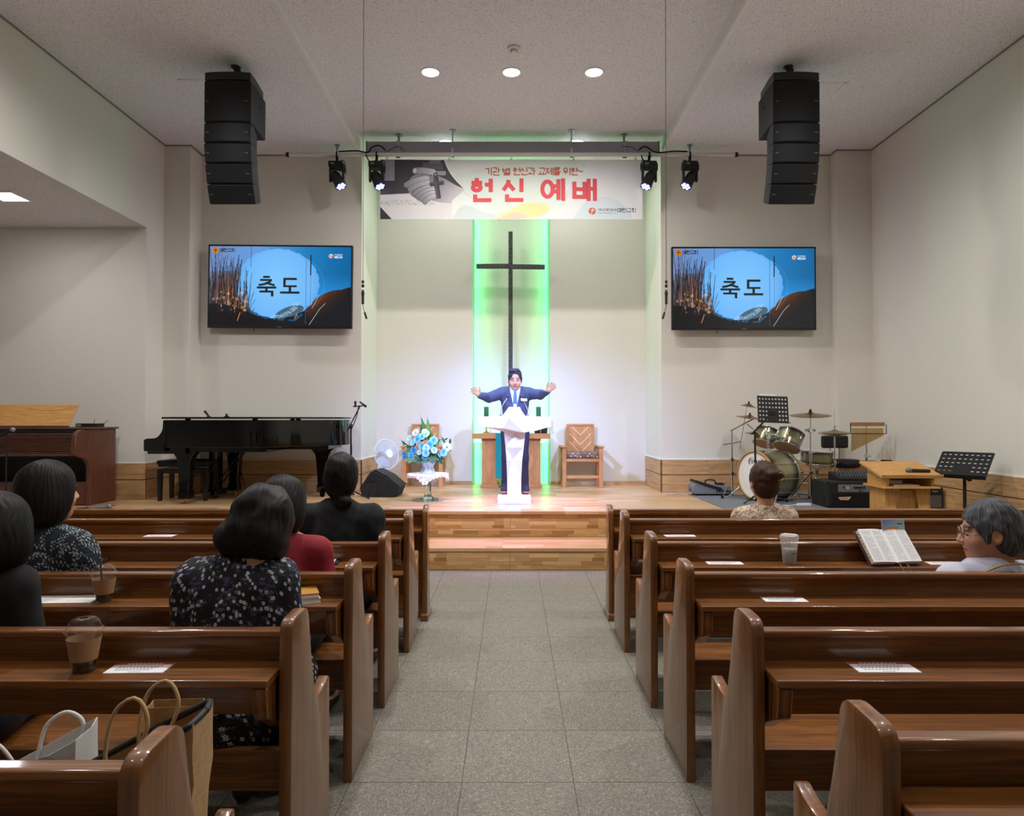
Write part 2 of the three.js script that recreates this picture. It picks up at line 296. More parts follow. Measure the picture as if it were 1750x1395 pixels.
struct('trim_4', [span(XR - 0.014, XR, CY - 0.016, CY, 6.2, -9.27), span(4.486, XR, CY - 0.016, CY, -9.27, -9.256), span(4.486, 4.5, CY - 0.016, CY, -9.256, ZW), span(NR, 4.5, CY - 0.016, CY, ZW, ZW + 0.014)], std({ color: 0x8a8880, roughness: 0.8 }));
// oak wainscot, two boards high with a shadow gap
const WB = [[S + 0.002, 0.762], [0.772, 0.975]];
function wains(name, segs) {
  const s = struct(name, segs.map(([x0, x1, z0, z1]) => span(x0, x1, S, 0.97, z0, z1, {})).map((g) => g), std({ color: 0x3a2a1a, roughness: 0.9 }));
  for (const [x0, x1, z0, z1, nx, nz] of segs) for (const [a, b] of WB) {
    const q = 0.012;
    const g = nz ? span(x0 - 0.012 * (nx === 2 ? 1 : 0), x1, a, b, z1, z1 + q * nz, { b: 0.002, ox: rnd(), oy: rnd() }) : span(nx > 0 ? x1 : x0 - q, nx > 0 ? x1 + q : x0, a, b, z0, z1, { b: 0.002, ox: rnd(), oy: rnd() });
    mesh(s, 'wainscot_board', g, M.oak);
  }
  for (const [x0, x1, z0, z1, nx, nz] of segs) mesh(s, 'cap_strip', nz ? span(x0, x1, 0.975, 0.986, z0, z1 + 0.013) : span(nx > 0 ? x0 : x0 - 0.013, nx > 0 ? x1 + 0.013 : x1, 0.975, 0.986, z0, z1), M.white);
  return s;
}
// segments: x0,x1,z0(wall),z1(front) with facing nx/nz
wains('baseboard_left', [[-8.2, XL + 0.02, -8.675, -8.67, 0, 1], [XL, XL + 0.005, -9.11, -8.66, 1, 0], [XL, -4.38, -9.11, -9.105, 0, 1], [-4.38, -4.375, ZW, -9.09, 1, 0], [-4.38, NL + 0.017, ZW, ZW + 0.005, 0, 1], [NL, NL + 0.005, ZN, ZW + 0.017, 1, 0]]);
wains('baseboard_right', [[NR - 0.005, NR, ZN, ZW + 0.017, -1, 0], [NR - 0.017, 4.5, ZW, ZW + 0.005, 0, 1], [4.495, 4.5, ZW, -9.25, -1, 0], [4.483, XR, -9.27, -9.265, 0, 1], [XR - 0.005, XR, -9.27, -7.555, -1, 0], [XR - 0.005, XR, -7.555, 6, -1, 0]]);
struct('baseboard_right_lower', span(XR - 0.017, XR, 0.003, S, 6, -7.51, { b: 0.002 }), M.oak);
struct('baseboard_niche_left', span(NL + 0.02, RX0 - 0.004, S, S + 0.055, ZN, ZN + 0.014, { b: 0.002 }), M.oak);
struct('baseboard_niche_right', span(RX1 + 0.004, NR - 0.02, S, S + 0.055, ZN, ZN + 0.014, { b: 0.002 }), M.oak);
// ceiling access hatches beside the loudspeakers
for (const [x, z, l] of [[-3.38, -7.62, 'square access hatch frame in the ceiling by the left loudspeaker array'], [3.42, -7.68, 'square access hatch frame in the ceiling by the right loudspeaker array']]) {
  const t = thing('ceiling_hatch', l, 'hatch', [x, CY, z]);
  const q = 0.29, w = 0.016; mesh(t, 'frame', [span(-q, q, -0.006, 0, -q, -q + w), span(-q, q, -0.006, 0, q - w, q), span(-q, -q + w, -0.006, 0, -q, q), span(q - w, q, -0.006, 0, -q, q)], M.white);
  mesh(t, 'panel', span(-q + 0.03, q - 0.03, -0.003, 0, -q + 0.03, q - 0.03), M.ceil);
}

// ------------------------------------------------------------------ lights of the room
const glow = (c, k) => std({ color: 0x222222, emissive: c, emissiveIntensity: k, roughness: 0.4 });
function downlight(x, y, z, label, lv, col = WARM, group) {
  const t = thing('ceiling_downlight', label, 'downlight', [x, y, z], 0, group);
  mesh(t, 'trim_ring', lathe([[0.094, 0.006], [0.112, 0.004], [0.116, -0.004], [0.112, -0.009], [0.098, -0.006], [0.094, 0.006]], 40), M.white);
  mesh(t, 'lens', cyl(0.094, 0.094, 0.004, 0, 0.0, 0, { seg: 40 }), glow(col, 4));
  const l = new THREE.SpotLight(col, lv, 0, 84 * D2R, 0.45, 2); l.position.set(0, -0.02, 0); l.target.position.set(0, -1, 0); l.castShadow = true; l.shadow.radius = 4.5; t.add(l, l.target); return t;
}
downlight(-0.925, CC, -7.57, 'bright round ceiling downlight, left of the front three', LV.down);
downlight(-0.006, CC, -7.57, 'bright round ceiling downlight in the middle of the front three, below the smoke detector', LV.down, 0xffe9dc);
downlight(0.93, CC, -7.57, 'bright round ceiling downlight, right of the front three', LV.down);
downlight(-0.94, CC, -9.5, 'round ceiling downlight behind the grey screen case, left one', LV.stageDown);
downlight(0.925, CC, -9.5, 'round ceiling downlight behind the grey screen case, right one', LV.stageDown);
for (const [z, zl] of [[-4.3, 'nearer the stage'], [-1.0, 'nearer the rear']]) for (const [x, xl] of [[-0.93, 'left'], [0.93, 'right']]) downlight(x, CC, z, `round downlight over the aisle, ${xl} one ${zl}`, z < -3 ? LV.nave : LV.naveRear, WARM, 'downlights over the nave');
for (const [z, zl] of [[-4.6, 'nearer the stage'], [-1.2, 'nearer the rear']]) for (const [x, xl] of [[-3.3, 'left'], [3.4, 'right']]) downlight(x, CY, z, `round downlight over the ${xl} pews, ${zl}`, z < -3 ? LV.nave : LV.naveRear, WARM, 'downlights over the nave');
{ // square panel light in the alcove soffit
  const t = thing('panel_light', 'bright square panel light in the low alcove ceiling', 'ceiling light', [-5.62, 4.03, -7.45]);
  mesh(t, 'frame', [span(-0.17, 0.17, -0.012, 0, -0.17, -0.15), span(-0.17, 0.17, -0.012, 0, 0.15, 0.17), span(-0.17, -0.15, -0.012, 0, -0.15, 0.15), span(0.15, 0.17, -0.012, 0, -0.15, 0.15)], M.white);
  mesh(t, 'diffuser', span(-0.15, 0.15, -0.006, 0, -0.15, 0.15), glow(WARM, 3));
  const l = new THREE.RectAreaLight(WARM, LV.alcove * 1.0, 0.3, 0.3); l.position.set(0, -0.015, 0); l.rotation.x = -PI / 2; t.add(l);
}
// stage profile spots on the nave ceiling, aimed at the pulpit
for (const [x, tx, l] of [[-2.5, 0.35, 'black stage spotlight under the nave ceiling on the left'], [2.5, -0.35, 'black stage spotlight under the nave ceiling on the right']]) {
  const t = thing('stage_spotlight', l, 'spotlight', [x, 5.0, -4.9]);
  mesh(t, 'clamp', [rod([0, 0.26, 0], [0, 0.08, 0], 0.014), box(0.12, 0.02, 0.12, 0, 0.268, 0)], M.black);
  const dir = V(tx - x, 0.95 - 5.0, -9.6 + 4.9).normalize();
  const b = mesh(t, 'lamp_body', [T(lathe([[0.001, -0.2], [0.07, -0.2], [0.085, -0.16], [0.085, 0.14], [0.1, 0.16], [0.1, 0.2], [0.08, 0.2], [0.08, 0.15], [0.001, 0.15]], 24), 0, 0, 0)], M.black);
  b.quaternion.setFromUnitVectors(V(0, 1, 0), dir);
  const le = mesh(t, 'lens', cyl(0.078, 0.078, 0.006, 0, 0, 0, { seg: 24 }), glow(COOL, 5)); le.quaternion.copy(b.quaternion); le.position.copy(dir).multiplyScalar(0.17);
  const s = new THREE.SpotLight(COOL, LV.head, 0, 21 * D2R, 0.7, 2); s.position.copy(dir).multiplyScalar(0.23); s.target.position.copy(dir).multiplyScalar(3); s.castShadow = true; s.shadow.radius = 3; t.add(s, s.target);
}
// green edge lighting in the recess
for (const [x, sgn, l] of [[RX0, 1, 'green light strip along the left edge of the cross recess'], [RX1, -1, 'green light strip along the right edge of the cross recess']]) {
  const t = thing('light_strip', l, 'light strip', [x, 0, ZN]);
  mesh(t, 'channel', span(0, 0.008 * sgn, S + 0.01, CC - 0.02, -0.1, -0.03), M.white);
  mesh(t, 'diffuser', span(0.008 * sgn, 0.012 * sgn, S + 0.01, CC - 0.02, -0.095, -0.035), glow(0x04ff7a, 0.8));
  const r = new THREE.RectAreaLight(0x02ff74, LV.green, 0.06, 4.9); r.position.set(0.02 * sgn, (S + CC) / 2, -0.065); r.rotation.y = sgn > 0 ? -PI / 2 : PI / 2; t.add(r);
}

// ------------------------------------------------------------------ pews
const ROWS = [-4.47, -3.62, -2.885, -2.09, -1.36];
const PX0 = { L: -0.68, R: 0.742 }, PX1 = { L: -4.1, R: 4.3 };
const endProfile = [...roundShape([[0, 0.004], [0, 0.925], [0.172, 0.93], [0.205, 0.76], [0.262, 0.58], [0.36, 0.582], [0.435, 0.602], [0.44, 0.0]], [0, 0.05, 0.05, 0.1, 0.035, 0.06, 0.022, 0], 6)].map(([a, b]) => [a, Math.max(0.004, b)]);
function endPanel(xc) { const g = ext(endProfile, 0.04, 0.006, { swap: true, bs: 2 }); g.rotateY(PI / 2); g.translate(xc, 0, 0); return g; }
function makePew(side) {
  const s = side === 'L' ? -1 : 1, x0 = PX0[side], x1 = PX1[side], t = thing('pew', '', 'pew');
  const sp = (a, b, y0, y1, d0, d1, o) => span(a, b, y0, y1, -d0, -d1, o), i0 = x0 + s * 0.04, i1 = x1 - s * 0.04;
  mesh(t, 'end_panel', endPanel(x0 + s * 0.02), M.pewB);
  mesh(t, 'end_panel', endPanel(x1 - s * 0.02), M.pewB);
  mesh(t, 'backrest', sp(i0, i1, 0.6, 0.858, 0.087, 0.107, { b: 0.003, oy: 0.3 }), M.pewA);
  mesh(t, 'top_rail', sp(i0, i1, 0.846, 0.875, 0.066, 0.118, { b: 0.013, seg: 3 }), M.pewA);
  mesh(t, 'book_ledge', sp(i0 + s * 0.006, i1, 0.748, 0.772, -0.08, 0.087, { b: 0.006, seg: 2 }), M.pewA);
  const br = ext(roundShape([[-0.055, 0.648], [-0.07, 0.745], [0.087, 0.745], [0.087, 0.56], [0.03, 0.6]], 0.012), 0.045, 0.003, { swap: true }); br.rotateY(PI / 2);
  for (const q of [i0 + s * 0.035, (i0 + i1) / 2, i1 - s * 0.035]) mesh(t, 'ledge_bracket', br.clone().translate(q, 0, 0), M.pewA);
  mesh(t, 'lower_rail', sp(i0, i1, 0.365, 0.495, 0.07, 0.09, { b: 0.003 }), M.pewA);
  mesh(t, 'rail_edge', sp(i0, i1, 0.488, 0.498, 0.066, 0.094, { b: 0.003 }), M.pewA);
  mesh(t, 'seat', [sp(i0, i1, 0.4, 0.434, 0.09, 0.5, { b: 0.01, seg: 2, oy: 0.17 })], M.pewA);
  mesh(t, 'seat_rail', sp(i0, i1, 0.33, 0.392, 0.43, 0.45, { b: 0.003 }), M.pewA);
  return t;
}
const NTH = ['frontmost', 'second', 'third', 'fourth', 'fifth'];
const pewProto = { L: makePew('L'), R: makePew('R') };
for (const side of ['L', 'R']) ROWS.forEach((z, i) => {
  const l = `varnished brown wooden pew ${side === 'L' ? 'left' : 'right'} of the aisle, ${i === 4 ? 'nearest the camera' : NTH[i] + ' from the stage'}`, p = pewProto[side];
  if (!i) { p.position.z = z; p.userData.label = l; } else copyOf(p, l, [0, 0, side === 'L' && i === 4 ? -1.235 : z]);
  if (i === 0) p.userData.group = undefined;
});
// low screens with a book ledge in front of the first pews
for (const side of ['L', 'R']) {
  const s = side === 'L' ? -1 : 1, x0 = side === 'L' ? -0.652 : 0.745, x1 = PX1[side], t = thing('pew_front_screen', `dark wooden panel screen with book ledge before the first ${side === 'L' ? 'left' : 'right'} pew`, 'screen', [0, 0, -5.2]);
  const sp = (a, b, y0, y1, d0, d1, o) => span(a, b, y0, y1, -d0, -d1, o);
  const pr = roundShape([[0, 0.05], [0, 0.84], [0.06, 0.878], [0.15, 0.878], [0.16, 0.8], [0.13, 0.5], [0.18, 0.05]], [0, 0.03, 0.03, 0.03, 0.05, 0.2, 0], 5);
  for (const x of [x0 + s * 0.02, x1 - s * 0.02]) {
    const g = ext(pr, 0.04, 0.006, { swap: true, bs: 2 }); g.rotateY(PI / 2); g.translate(x, 0, 0); mesh(t, 'end_post', g, M.pewA);
    mesh(t, 'foot', box(0.06, 0.05, 0.26, x, 0.029, -0.09, { b: 0.008, seg: 2 }), M.pewA);
  }
  const i0 = x0 + s * 0.04, i1 = x1 - s * 0.04;
  mesh(t, 'panel', sp(i0, i1, 0.06, 0.83, 0.07, 0.09, { b: 0.002 }), M.pewA);
  mesh(t, 'top_rail', sp(i0, i1, 0.8, 0.845, 0.05, 0.11, { b: 0.01, seg: 2 }), M.pewA);
  mesh(t, 'book_ledge', sp(i0, i1, 0.68, 0.703, -0.07, 0.07, { b: 0.006, seg: 2 }), M.pewA);
  mesh(t, 'plinth', sp(i0, i1, 0.01, 0.09, 0.06, 0.1, { b: 0.003 }), M.pewA);
}

// ------------------------------------------------------------------ small things on the ledges
const LY = 0.7725;
const cardTex = canvasTex(256, 128, (x) => { x.fillStyle = '#f1eff0'; x.fillRect(0, 0, 256, 128); x.fillStyle = '#a84a48'; x.fillRect(0, 0, 256, 26); x.fillStyle = '#f4e6e4'; for (let i = 0; i < 9; i++) x.fillRect(50 + i * 18, 9, 12, 8); x.fillStyle = '#4a4a52'; for (let r = 0; r < 4; r++) for (let i = 0; i < 13 - r; i++) x.fillRect(30 + i * 15 + (r % 2) * 4, 38 + r * 17, 10, 7); x.fillStyle = '#777'; x.fillRect(100, 112, 56, 5); });
const cardSide = M.paper, cardTop = std({ map: cardTex, roughness: 0.55 });
function flat(w, h, d, tex) { const g = new THREE.BoxGeometry(w, h, d); return g; }
function card(x, z, w, d, turn, label, top = cardTop, name = 'leaflet', cat = 'leaflet', h = 0.0016) {
  const m = new THREE.Mesh(new THREE.BoxGeometry(w, h, d), [cardSide, cardSide, top, cardSide, cardSide, cardSide]);
  m.name = numbered(name); m.position.set(x, LY + h / 2, z); m.rotation.y = turn; m.castShadow = m.receiveShadow = true; m.userData = { label, category: cat }; scene.add(m); return m;
}
card(1.115, ROWS[0] - 0.02, 0.2, 0.085, 0.02, 'red-headed white leaflet on the ledge of the frontmost right pew');
card(1.145, ROWS[1] - 0.025, 0.19, 0.085, -0.03, 'red-headed white leaflet on the second right pew ledge, left of the iced cup');
card(2.33, ROWS[1] - 0.02, 0.19, 0.085, -0.02, 'red-headed white leaflet right of the open bible beside the grey-haired man');
card(1.17, ROWS[2] - 0.025, 0.18, 0.085, -0.02, 'red-headed white leaflet on the ledge of the third right pew');
card(1.16, ROWS[3] - 0.025, 0.19, 0.085, -0.01, 'red-headed white leaflet on the fourth right pew ledge, largest on that side');
card(-2.34, ROWS[0] - 0.02, 0.19, 0.085, 0.02, 'red-headed white leaflet on the ledge of the frontmost left pew');
card(-1.16, ROWS[3] - 0.02, 0.18, 0.085, 0.03, 'red-headed white leaflet on the left ledge beside the nearest coffee cup');
const formTex = canvasTex(256, 160, (x) => { x.fillStyle = '#e9e7e2'; x.fillRect(0, 0, 256, 160); x.strokeStyle = '#8c8a86'; x.lineWidth = 1.5; for (let i = 1; i < 6; i++) { x.beginPath(); x.moveTo(10, i * 26); x.lineTo(246, i * 26); x.stroke(); } for (const q of [80, 165]) { x.beginPath(); x.moveTo(q, 10); x.lineTo(q, 150); x.stroke(); } });
card(-1.93, ROWS[2] - 0.015, 0.3, 0.12, 0.05, 'white ruled sheet on the third left pew ledge beside a coffee cup', std({ map: formTex, roughness: 0.6 }), 'paper_sheet', 'paper', 0.004);
{ // sheet on a dark folder
  const t = thing('folder', 'white sheet on a black folder on the second left pew ledge', 'folder', [-1.06, LY, ROWS[1] - 0.02], 0.1);
  mesh(t, 'cover', box(0.25, 0.008, 0.12, 0, 0.004, 0, { b: 0.002 }), M.black); mesh(t, 'sheet', box(0.225, 0.003, 0.11, -0.008, 0.0098, 0.003, { b: 0.0006 }), M.paper);
}
{ const t = thing('wallet', 'dark red leather wallet on the second left pew ledge', 'wallet', [-2.25, LY, ROWS[1] - 0.02], 0.1); const lm = std({ color: 0x3a1c20, roughness: 0.5 });
  mesh(t, 'body', box(0.11, 0.018, 0.09, 0, 0.009, 0, { b: 0.007, seg: 2 }), lm); mesh(t, 'flap', box(0.108, 0.006, 0.06, 0, 0.0205, 0.012, { b: 0.002 }), lm); }
{ // two stacked books
  const t = thing('paperback_book', 'thick paperback lying on the left ledge by the flowered blouse', 'book', [-0.885, LY, ROWS[2] - 0.012], 0.45);
  mesh(t, 'pages', box(0.1, 0.016, 0.135, 0, 0.01, 0, { b: 0.001 }), M.paper); const cv = std({ color: 0xe2dcd2, roughness: 0.5 });
  mesh(t, 'cover', [box(0.104, 0.002, 0.14, 0, 0.001, 0, { b: 0 }), box(0.104, 0.002, 0.14, 0, 0.019, 0, { b: 0 }), box(0.002, 0.02, 0.14, -0.052, 0.01, 0, { b: 0 })], cv);
  const u = thing('hymn_book', 'orange-covered book on top of the paperback by the flowered blouse', 'book', [-0.885, LY + 0.0205, ROWS[2] - 0.012], 0.38);
  mesh(u, 'pages', box(0.095, 0.018, 0.13, 0, 0.011, 0, { b: 0.001 }), M.paper); const c2 = std({ color: 0xb9822f, roughness: 0.5 });
  mesh(u, 'cover', [box(0.1, 0.002, 0.136, 0, 0.001, 0, { b: 0 }), box(0.1, 0.002, 0.136, 0, 0.021, 0, { b: 0 }), box(0.002, 0.022, 0.136, -0.05, 0.011, 0, { b: 0 })], c2);
}
// plastic cups of iced coffee with paper sleeves
const clearPlastic = phy({ color: 0xffffff, roughness: 0.06, transmission: 1, thickness: 0, ior: 1.45 });
const coffee = std({ color: 0x1c100a, roughness: 0.15 }), sleeveM = std({ map: speckTex([158, 122, 84], 10, 8, 128, [4, 4], 6), roughness: 0.9 });
function coffeeCup(x, z, label, k = 1, turn = 0) {
  const t = thing('iced_coffee_cup', label, 'cup', [x, LY, z], turn); t.scale.setScalar(k);
  const R = (y) => 0.029 + 0.0175 * y / 0.115;
  mesh(t, 'cup_wall', lathe([[0.001, 0.0005], [R(0), 0.0005], [R(0.06), 0.06], [R(0.115), 0.115], [R(0.115) + 0.003, 0.117]], 36), clearPlastic);
  mesh(t, 'coffee', lathe([[0.001, 0.003], [R(0) - 0.0015, 0.003], [R(0.052) - 0.0015, 0.052], [0.001, 0.052]], 32), coffee);
  mesh(t, 'sleeve', lathe([[R(0.034) + 0.0012, 0.034], [R(0.096) + 0.0012, 0.096], [R(0.096) + 0.0004, 0.096]], 36), sleeveM);
  mesh(t, 'lid', lathe([[R(0.115) + 0.004, 0.112], [R(0.115) + 0.006, 0.118], [R(0.115) + 0.003, 0.122], [0.043, 0.126], [0.04, 0.14], [0.03, 0.15], [0.014, 0.152], [0.012, 0.146], [0.001, 0.146]], 36), clearPlastic);
  return t;
}
coffeeCup(-1.322, ROWS[3] + 0.0, 'iced coffee cup with brown sleeve and dome lid, nearest the camera', 1.07);
{ const c = coffeeCup(-1.74, ROWS[2] + 0.005, 'iced coffee cup with brown sleeve and straw, beside the ruled sheet', 1.02, 1); mesh(c, 'straw', rod([0.0, 0.05, -0.01], [-0.018, 0.185, 0.006], 0.004), std({ color: 0x55504c, roughness: 0.5 })); }
{ // frosted cup on the right
  const t = thing('frosted_cup', 'frosted translucent cup of iced drink on the second right pew ledge', 'cup', [1.487, LY, ROWS[1] - 0.0]);
  const frost = phy({ color: 0xf4f4f2, roughness: 0.4, transmission: 0.88, thickness: 0 });
  mesh(t, 'cup_wall', lathe([[0.001, 0.0005], [0.032, 0.0005], [0.0455, 0.135], [0.047, 0.137]], 36), frost);
  mesh(t, 'drink', lathe([[0.001, 0.003], [0.0305, 0.003], [0.038, 0.082], [0.001, 0.082]], 28), phy({ color: 0xb9b7b2, roughness: 0.3, transmission: 0.35, thickness: 0 }));
  mesh(t, 'lid', lathe([[0.0475, 0.134], [0.049, 0.14], [0.047, 0.148], [0.044, 0.156], [0.042, 0.152], [0.001, 0.15]], 36), frost);
  mesh(t, 'print_mark', [box(0.001, 0.004, 0.012, 0, 0, 0)].map((g) => T(g, 0.012, 0.06, 0.0372, 0, PI / 2 - 0.3, 0)), M.black);
}
{ // open bible resting against the ledge
  const t = thing('open_bible', 'open bible with ribbon markers and thumb index leaning on the second right ledge', 'book', [2.03, LY + 0.006, ROWS[1] + 0.045], 0.1);
  const pg = canvasTex(512, 400, (x) => { x.fillStyle = '#e9e8e6'; x.fillRect(0, 0, 512, 400); x.fillStyle = '#6d6e74'; for (const c of [22, 145, 282, 405]) for (let r = 0; r < 46; r++) { if (rnd() < 0.05) continue; let p = c; const e = c + (rnd() < 0.15 ? rr(40, 90) : 92); while (p < e) { const w = rr(4, 14); x.globalAlpha = rr(0.35, 0.8); x.fillRect(p, 22 + r * 7.9, Math.min(w, e - p), 3.6); p += w + 2.5; } } x.globalAlpha = 1; });
  const tilt = new THREE.Group(); tilt.name = 'book_block'; tilt.rotation.x = 52 * D2R - PI / 2 + PI / 2 - 0.0; t.add(tilt);
  // pages lie in the local x/z plane of the block; the block tips back against the pew
  const half = (s) => { const w = 0.135, n = 10, pos = [], uv = [], idx = [], D = 0.205; for (let i = 0; i <= n; i++) { const q = i / n, xx = s * q * w, yy = 0.02 + 0.009 * Math.sin(Math.min(1, q * 1.6) * PI * 0.5) * (1 - 0.35 * q) - (q < 0.06 ? 0.004 * (1 - q / 0.06) : 0) + 0.0035; for (const zz of [0, -D]) { pos.push(xx, yy, zz); uv.push(0.5 + s * q * 0.5, zz ? 1 : 0); } }
    for (let i = 0; i < n; i++) { const a = 2 * i; s > 0 ? idx.push(a, a + 2, a + 1, a + 2, a + 3, a + 1) : idx.push(a, a + 1, a + 2, a + 2, a + 1, a + 3); }
    const g = new THREE.BufferGeometry(); g.setAttribute('position', new THREE.Float32BufferAttribute(pos, 3)); g.setAttribute('uv', new THREE.Float32BufferAttribute(uv, 2)); g.setIndex(idx); g.computeVertexNormals(); return g; };
  const add = (n, g, m) => { const q = mesh(t, n, g, m); q.rotation.x = 47 * D2R; return q; };
  t.remove(tilt);
  add('open_page', half(-1), std({ map: pg, roughness: 0.8 })); add('open_page', half(1), std({ map: pg, roughness: 0.8 }));
  add('page_block', [box(0.129, 0.02, 0.203, -0.069, 0.0105, -0.1025, { b: 0.003 }), box(0.129, 0.02, 0.203, 0.069, 0.0105, -0.1025, { b: 0.003 })], std({ color: 0xcfc5b2, roughness: 0.8 }));
  add('leather_cover', [box(0.146, 0.004, 0.222, -0.073, -0.001, -0.1025, { b: 0.0015 }), box(0.146, 0.004, 0.222, 0.073, -0.001, -0.1025, { b: 0.0015 })], std({ color: 0x3c1522, roughness: 0.5 }));
  const idxm = std({ color: 0x3a3633, roughness: 0.7 });
  for (let i = 0; i < 9; i++) add('thumb_index', cyl(0.004, 0.004, 0.003, -0.1325 - 0.0005, 0.014, -0.02 - i * 0.02, { rz: PI / 2, seg: 10 }), i % 3 ? idxm : std({ color: 0xb89a4a, roughness: 0.6 }));
  const rib = std({ color: 0xb07c22, roughness: 0.6 });
  for (const x of [0.008, 0.05]) mesh(t, 'ribbon_marker', tube([[x, 0.012, 0.0], [x + 0.004, -0.004, 0.03], [x + 0.008, -0.03, 0.042], [x + 0.006, -0.062, 0.044]], 0.0025, 12, 5), rib);
  // card standing behind the pages
  const c = thing('prayer_card', 'blue and green printed card with orange square behind the open bible', 'card', [2.09, LY + 0.02, ROWS[1] - 0.072], 0.08);
  const ct = canvasTex(128, 192, (x) => { const g = x.createLinearGradient(0, 0, 100, 192); g.addColorStop(0, '#6d86c4'); g.addColorStop(0.3, '#9fc2c8'); g.addColorStop(1, '#d8e6cf'); x.fillStyle = g; x.fillRect(0, 0, 128, 192); x.fillStyle = '#e0914a'; x.fillRect(14, 34, 78, 60); x.fillStyle = '#46505c'; x.fillRect(86, 16, 30, 6); });
  const cm = new THREE.Mesh(new THREE.BoxGeometry(0.13, 0.205, 0.002), [M.paper, M.paper, M.paper, M.paper, std({ map: ct, roughness: 0.5 }), M.paper]); cm.name = 'card_face'; cm.position.y = 0.1; cm.rotation.x = -0.1; cm.castShadow = cm.receiveShadow = true; c.add(cm);
}
// ------------------------------------------------------------------ bags
{ // white and kraft bags on the nearest left seat
  const sy = 0.435, kraft = std({ map: speckTex([176, 142, 100], 9, 18, 256, [3, 3], 8), roughness: 0.9, side: THREE.DoubleSide }), wht = std({ color: 0xd5d4d2, roughness: 0.8, side: THREE.DoubleSide });
  const sackGeo = (w, d, h, flare = 1.1, topTilt = 0) => { // open-topped bag with wall thickness
    const pos = [], idx = [], uv = [], rows = 6, per = [[-1, -1], [0, -1.05], [1, -1], [1.04, 0], [1, 1], [0, 1.05], [-1, 1], [-1.04, 0]], n = per.length;
    const pt = (k, j, ins) => { const q = j / rows, f = 1 + (flare - 1) * q, [a, b] = per[k % n]; const xx = a * (w / 2) * f * ins, zz = b * (d / 2) * f * ins; return [xx + 0.004 * Math.sin(j * 2 + k * 3), q * h + topTilt * q * xx, zz + 0.004 * Math.cos(j * 3 + k)]; };
    for (const ins of [1, 0.975]) for (let j = 0; j <= rows; j++) for (let k = 0; k <= n; k++) { pos.push(...pt(k, j, ins)); uv.push(k / n, j / rows); }
    const W = n + 1, O = (rows + 1) * W; for (let j = 0; j < rows; j++) for (let k = 0; k < n; k++) { const a = j * W + k; idx.push(a, a + W, a + 1, a + 1, a + W, a + W + 1, O + a, O + a + 1, O + a + W, O + a + 1, O + a + W + 1, O + a + W); }
    for (let k = 0; k < n; k++) { const a = rows * W + k; idx.push(a, O + a, a + 1, a + 1, O + a, O + a + 1); const b = k; if (k < n) idx.push(b, b + 1, n); }
    const g = new THREE.BufferGeometry(); g.setAttribute('position', new THREE.Float32BufferAttribute(pos, 3)); g.setAttribute('uv', new THREE.Float32BufferAttribute(uv, 2)); g.setIndex(idx); g.computeVertexNormals(); return toCreasedNormals(g, 0.7);
  };
  const t = thing('paper_bag', 'kraft paper carrier bag with twisted handles and black rim on the nearest left seat', 'bag', [-0.895, sy, -1.6], 0.12);
  const TL = 0.5; mesh(t, 'bag_body', sackGeo(0.29, 0.13, 0.335, 1.12, TL), kraft);
  const rim = []; for (let k = 0; k <= 40; k++) { const a = k / 40 * 2 * PI, co = Math.cos(a), s = Math.sin(a), q = 1 / Math.max(Math.abs(co), Math.abs(s)) ** 0.75; const x = co * q * 0.165, z = s * q * 0.074; rim.push([x, 0.337 + TL * x, z]); }
  mesh(t, 'black_rim', tube(rim, 0.008, 80, 6, true), M.black);
  for (const [z, dx] of [[-0.04, 0.02], [0.06, -0.012]]) mesh(t, 'handle', tube([[-0.015 + dx, 0.24, z], [-0.025 + dx, 0.37, z - 0.01], [-0.005 + dx, 0.45, z - 0.02], [0.035 + dx, 0.47, z - 0.02], [0.065 + dx, 0.42, z - 0.01], [0.02 + dx, 0.3, z]], 0.0048, 30, 6), std({ color: 0xb89a6c, roughness: 0.9 }));
  const ring = std({ color: 0xd9cbb2, roughness: 0.9 }); mesh(t, 'printed_rings', [T(new THREE.TorusGeometry(0.021, 0.0035, 4, 28), 0.085, 0.155, 0.083), T(new THREE.TorusGeometry(0.016, 0.003, 4, 28), 0.05, 0.135, 0.082)], ring);
  const k2 = thing('gift_bag', 'second plain kraft paper bag behind the black-rimmed one', 'bag', [-0.845, sy, -1.705], 0.06); mesh(k2, 'bag_body', sackGeo(0.12, 0.05, 0.4, 1.05), kraft);
  const w = thing('white_shopping_bag', 'white paper shopping bag with rope handles at the left frame edge', 'bag', [-1.17, sy, -1.63], 0.2);
  mesh(w, 'bag_body', sackGeo(0.25, 0.12, 0.29, 1.1, 0.5), wht);
  const rope = std({ color: 0xd9d6d0, roughness: 0.9 }); mesh(w, 'handle', tube([[0.02, 0.28, 0.065], [0.0, 0.335, 0.07], [-0.03, 0.37, 0.07], [-0.06, 0.37, 0.07], [-0.085, 0.29, 0.068], [-0.09, 0.2, 0.066]], 0.0045, 30, 6), rope); mesh(w, 'handle', tube([[0.09, 0.28, -0.06], [0.1, 0.35, -0.065], [0.06, 0.375, -0.07], [0.02, 0.35, -0.065], [0.0, 0.27, -0.06]], 0.005, 24, 6), rope);
  const b = thing('black_handbag', 'slouchy black fabric handbag with strap between the paper bags', 'handbag', [-1.0, sy, -1.44], -0.1);
  const bg = new THREE.SphereGeometry(0.12, 32, 24); { const p = bg.attributes.position; for (let i = 0; i < p.count; i++) { const x = p.getX(i), y = p.getY(i), z = p.getZ(i), n = 1 + perlin.noise(x * 14, y * 10, z * 14) * 0.1; p.setXYZ(i, x * 0.92 * n, Math.max(-0.185, y * 1.7 * n), z * 0.62 * n); } bg.computeVertexNormals(); }
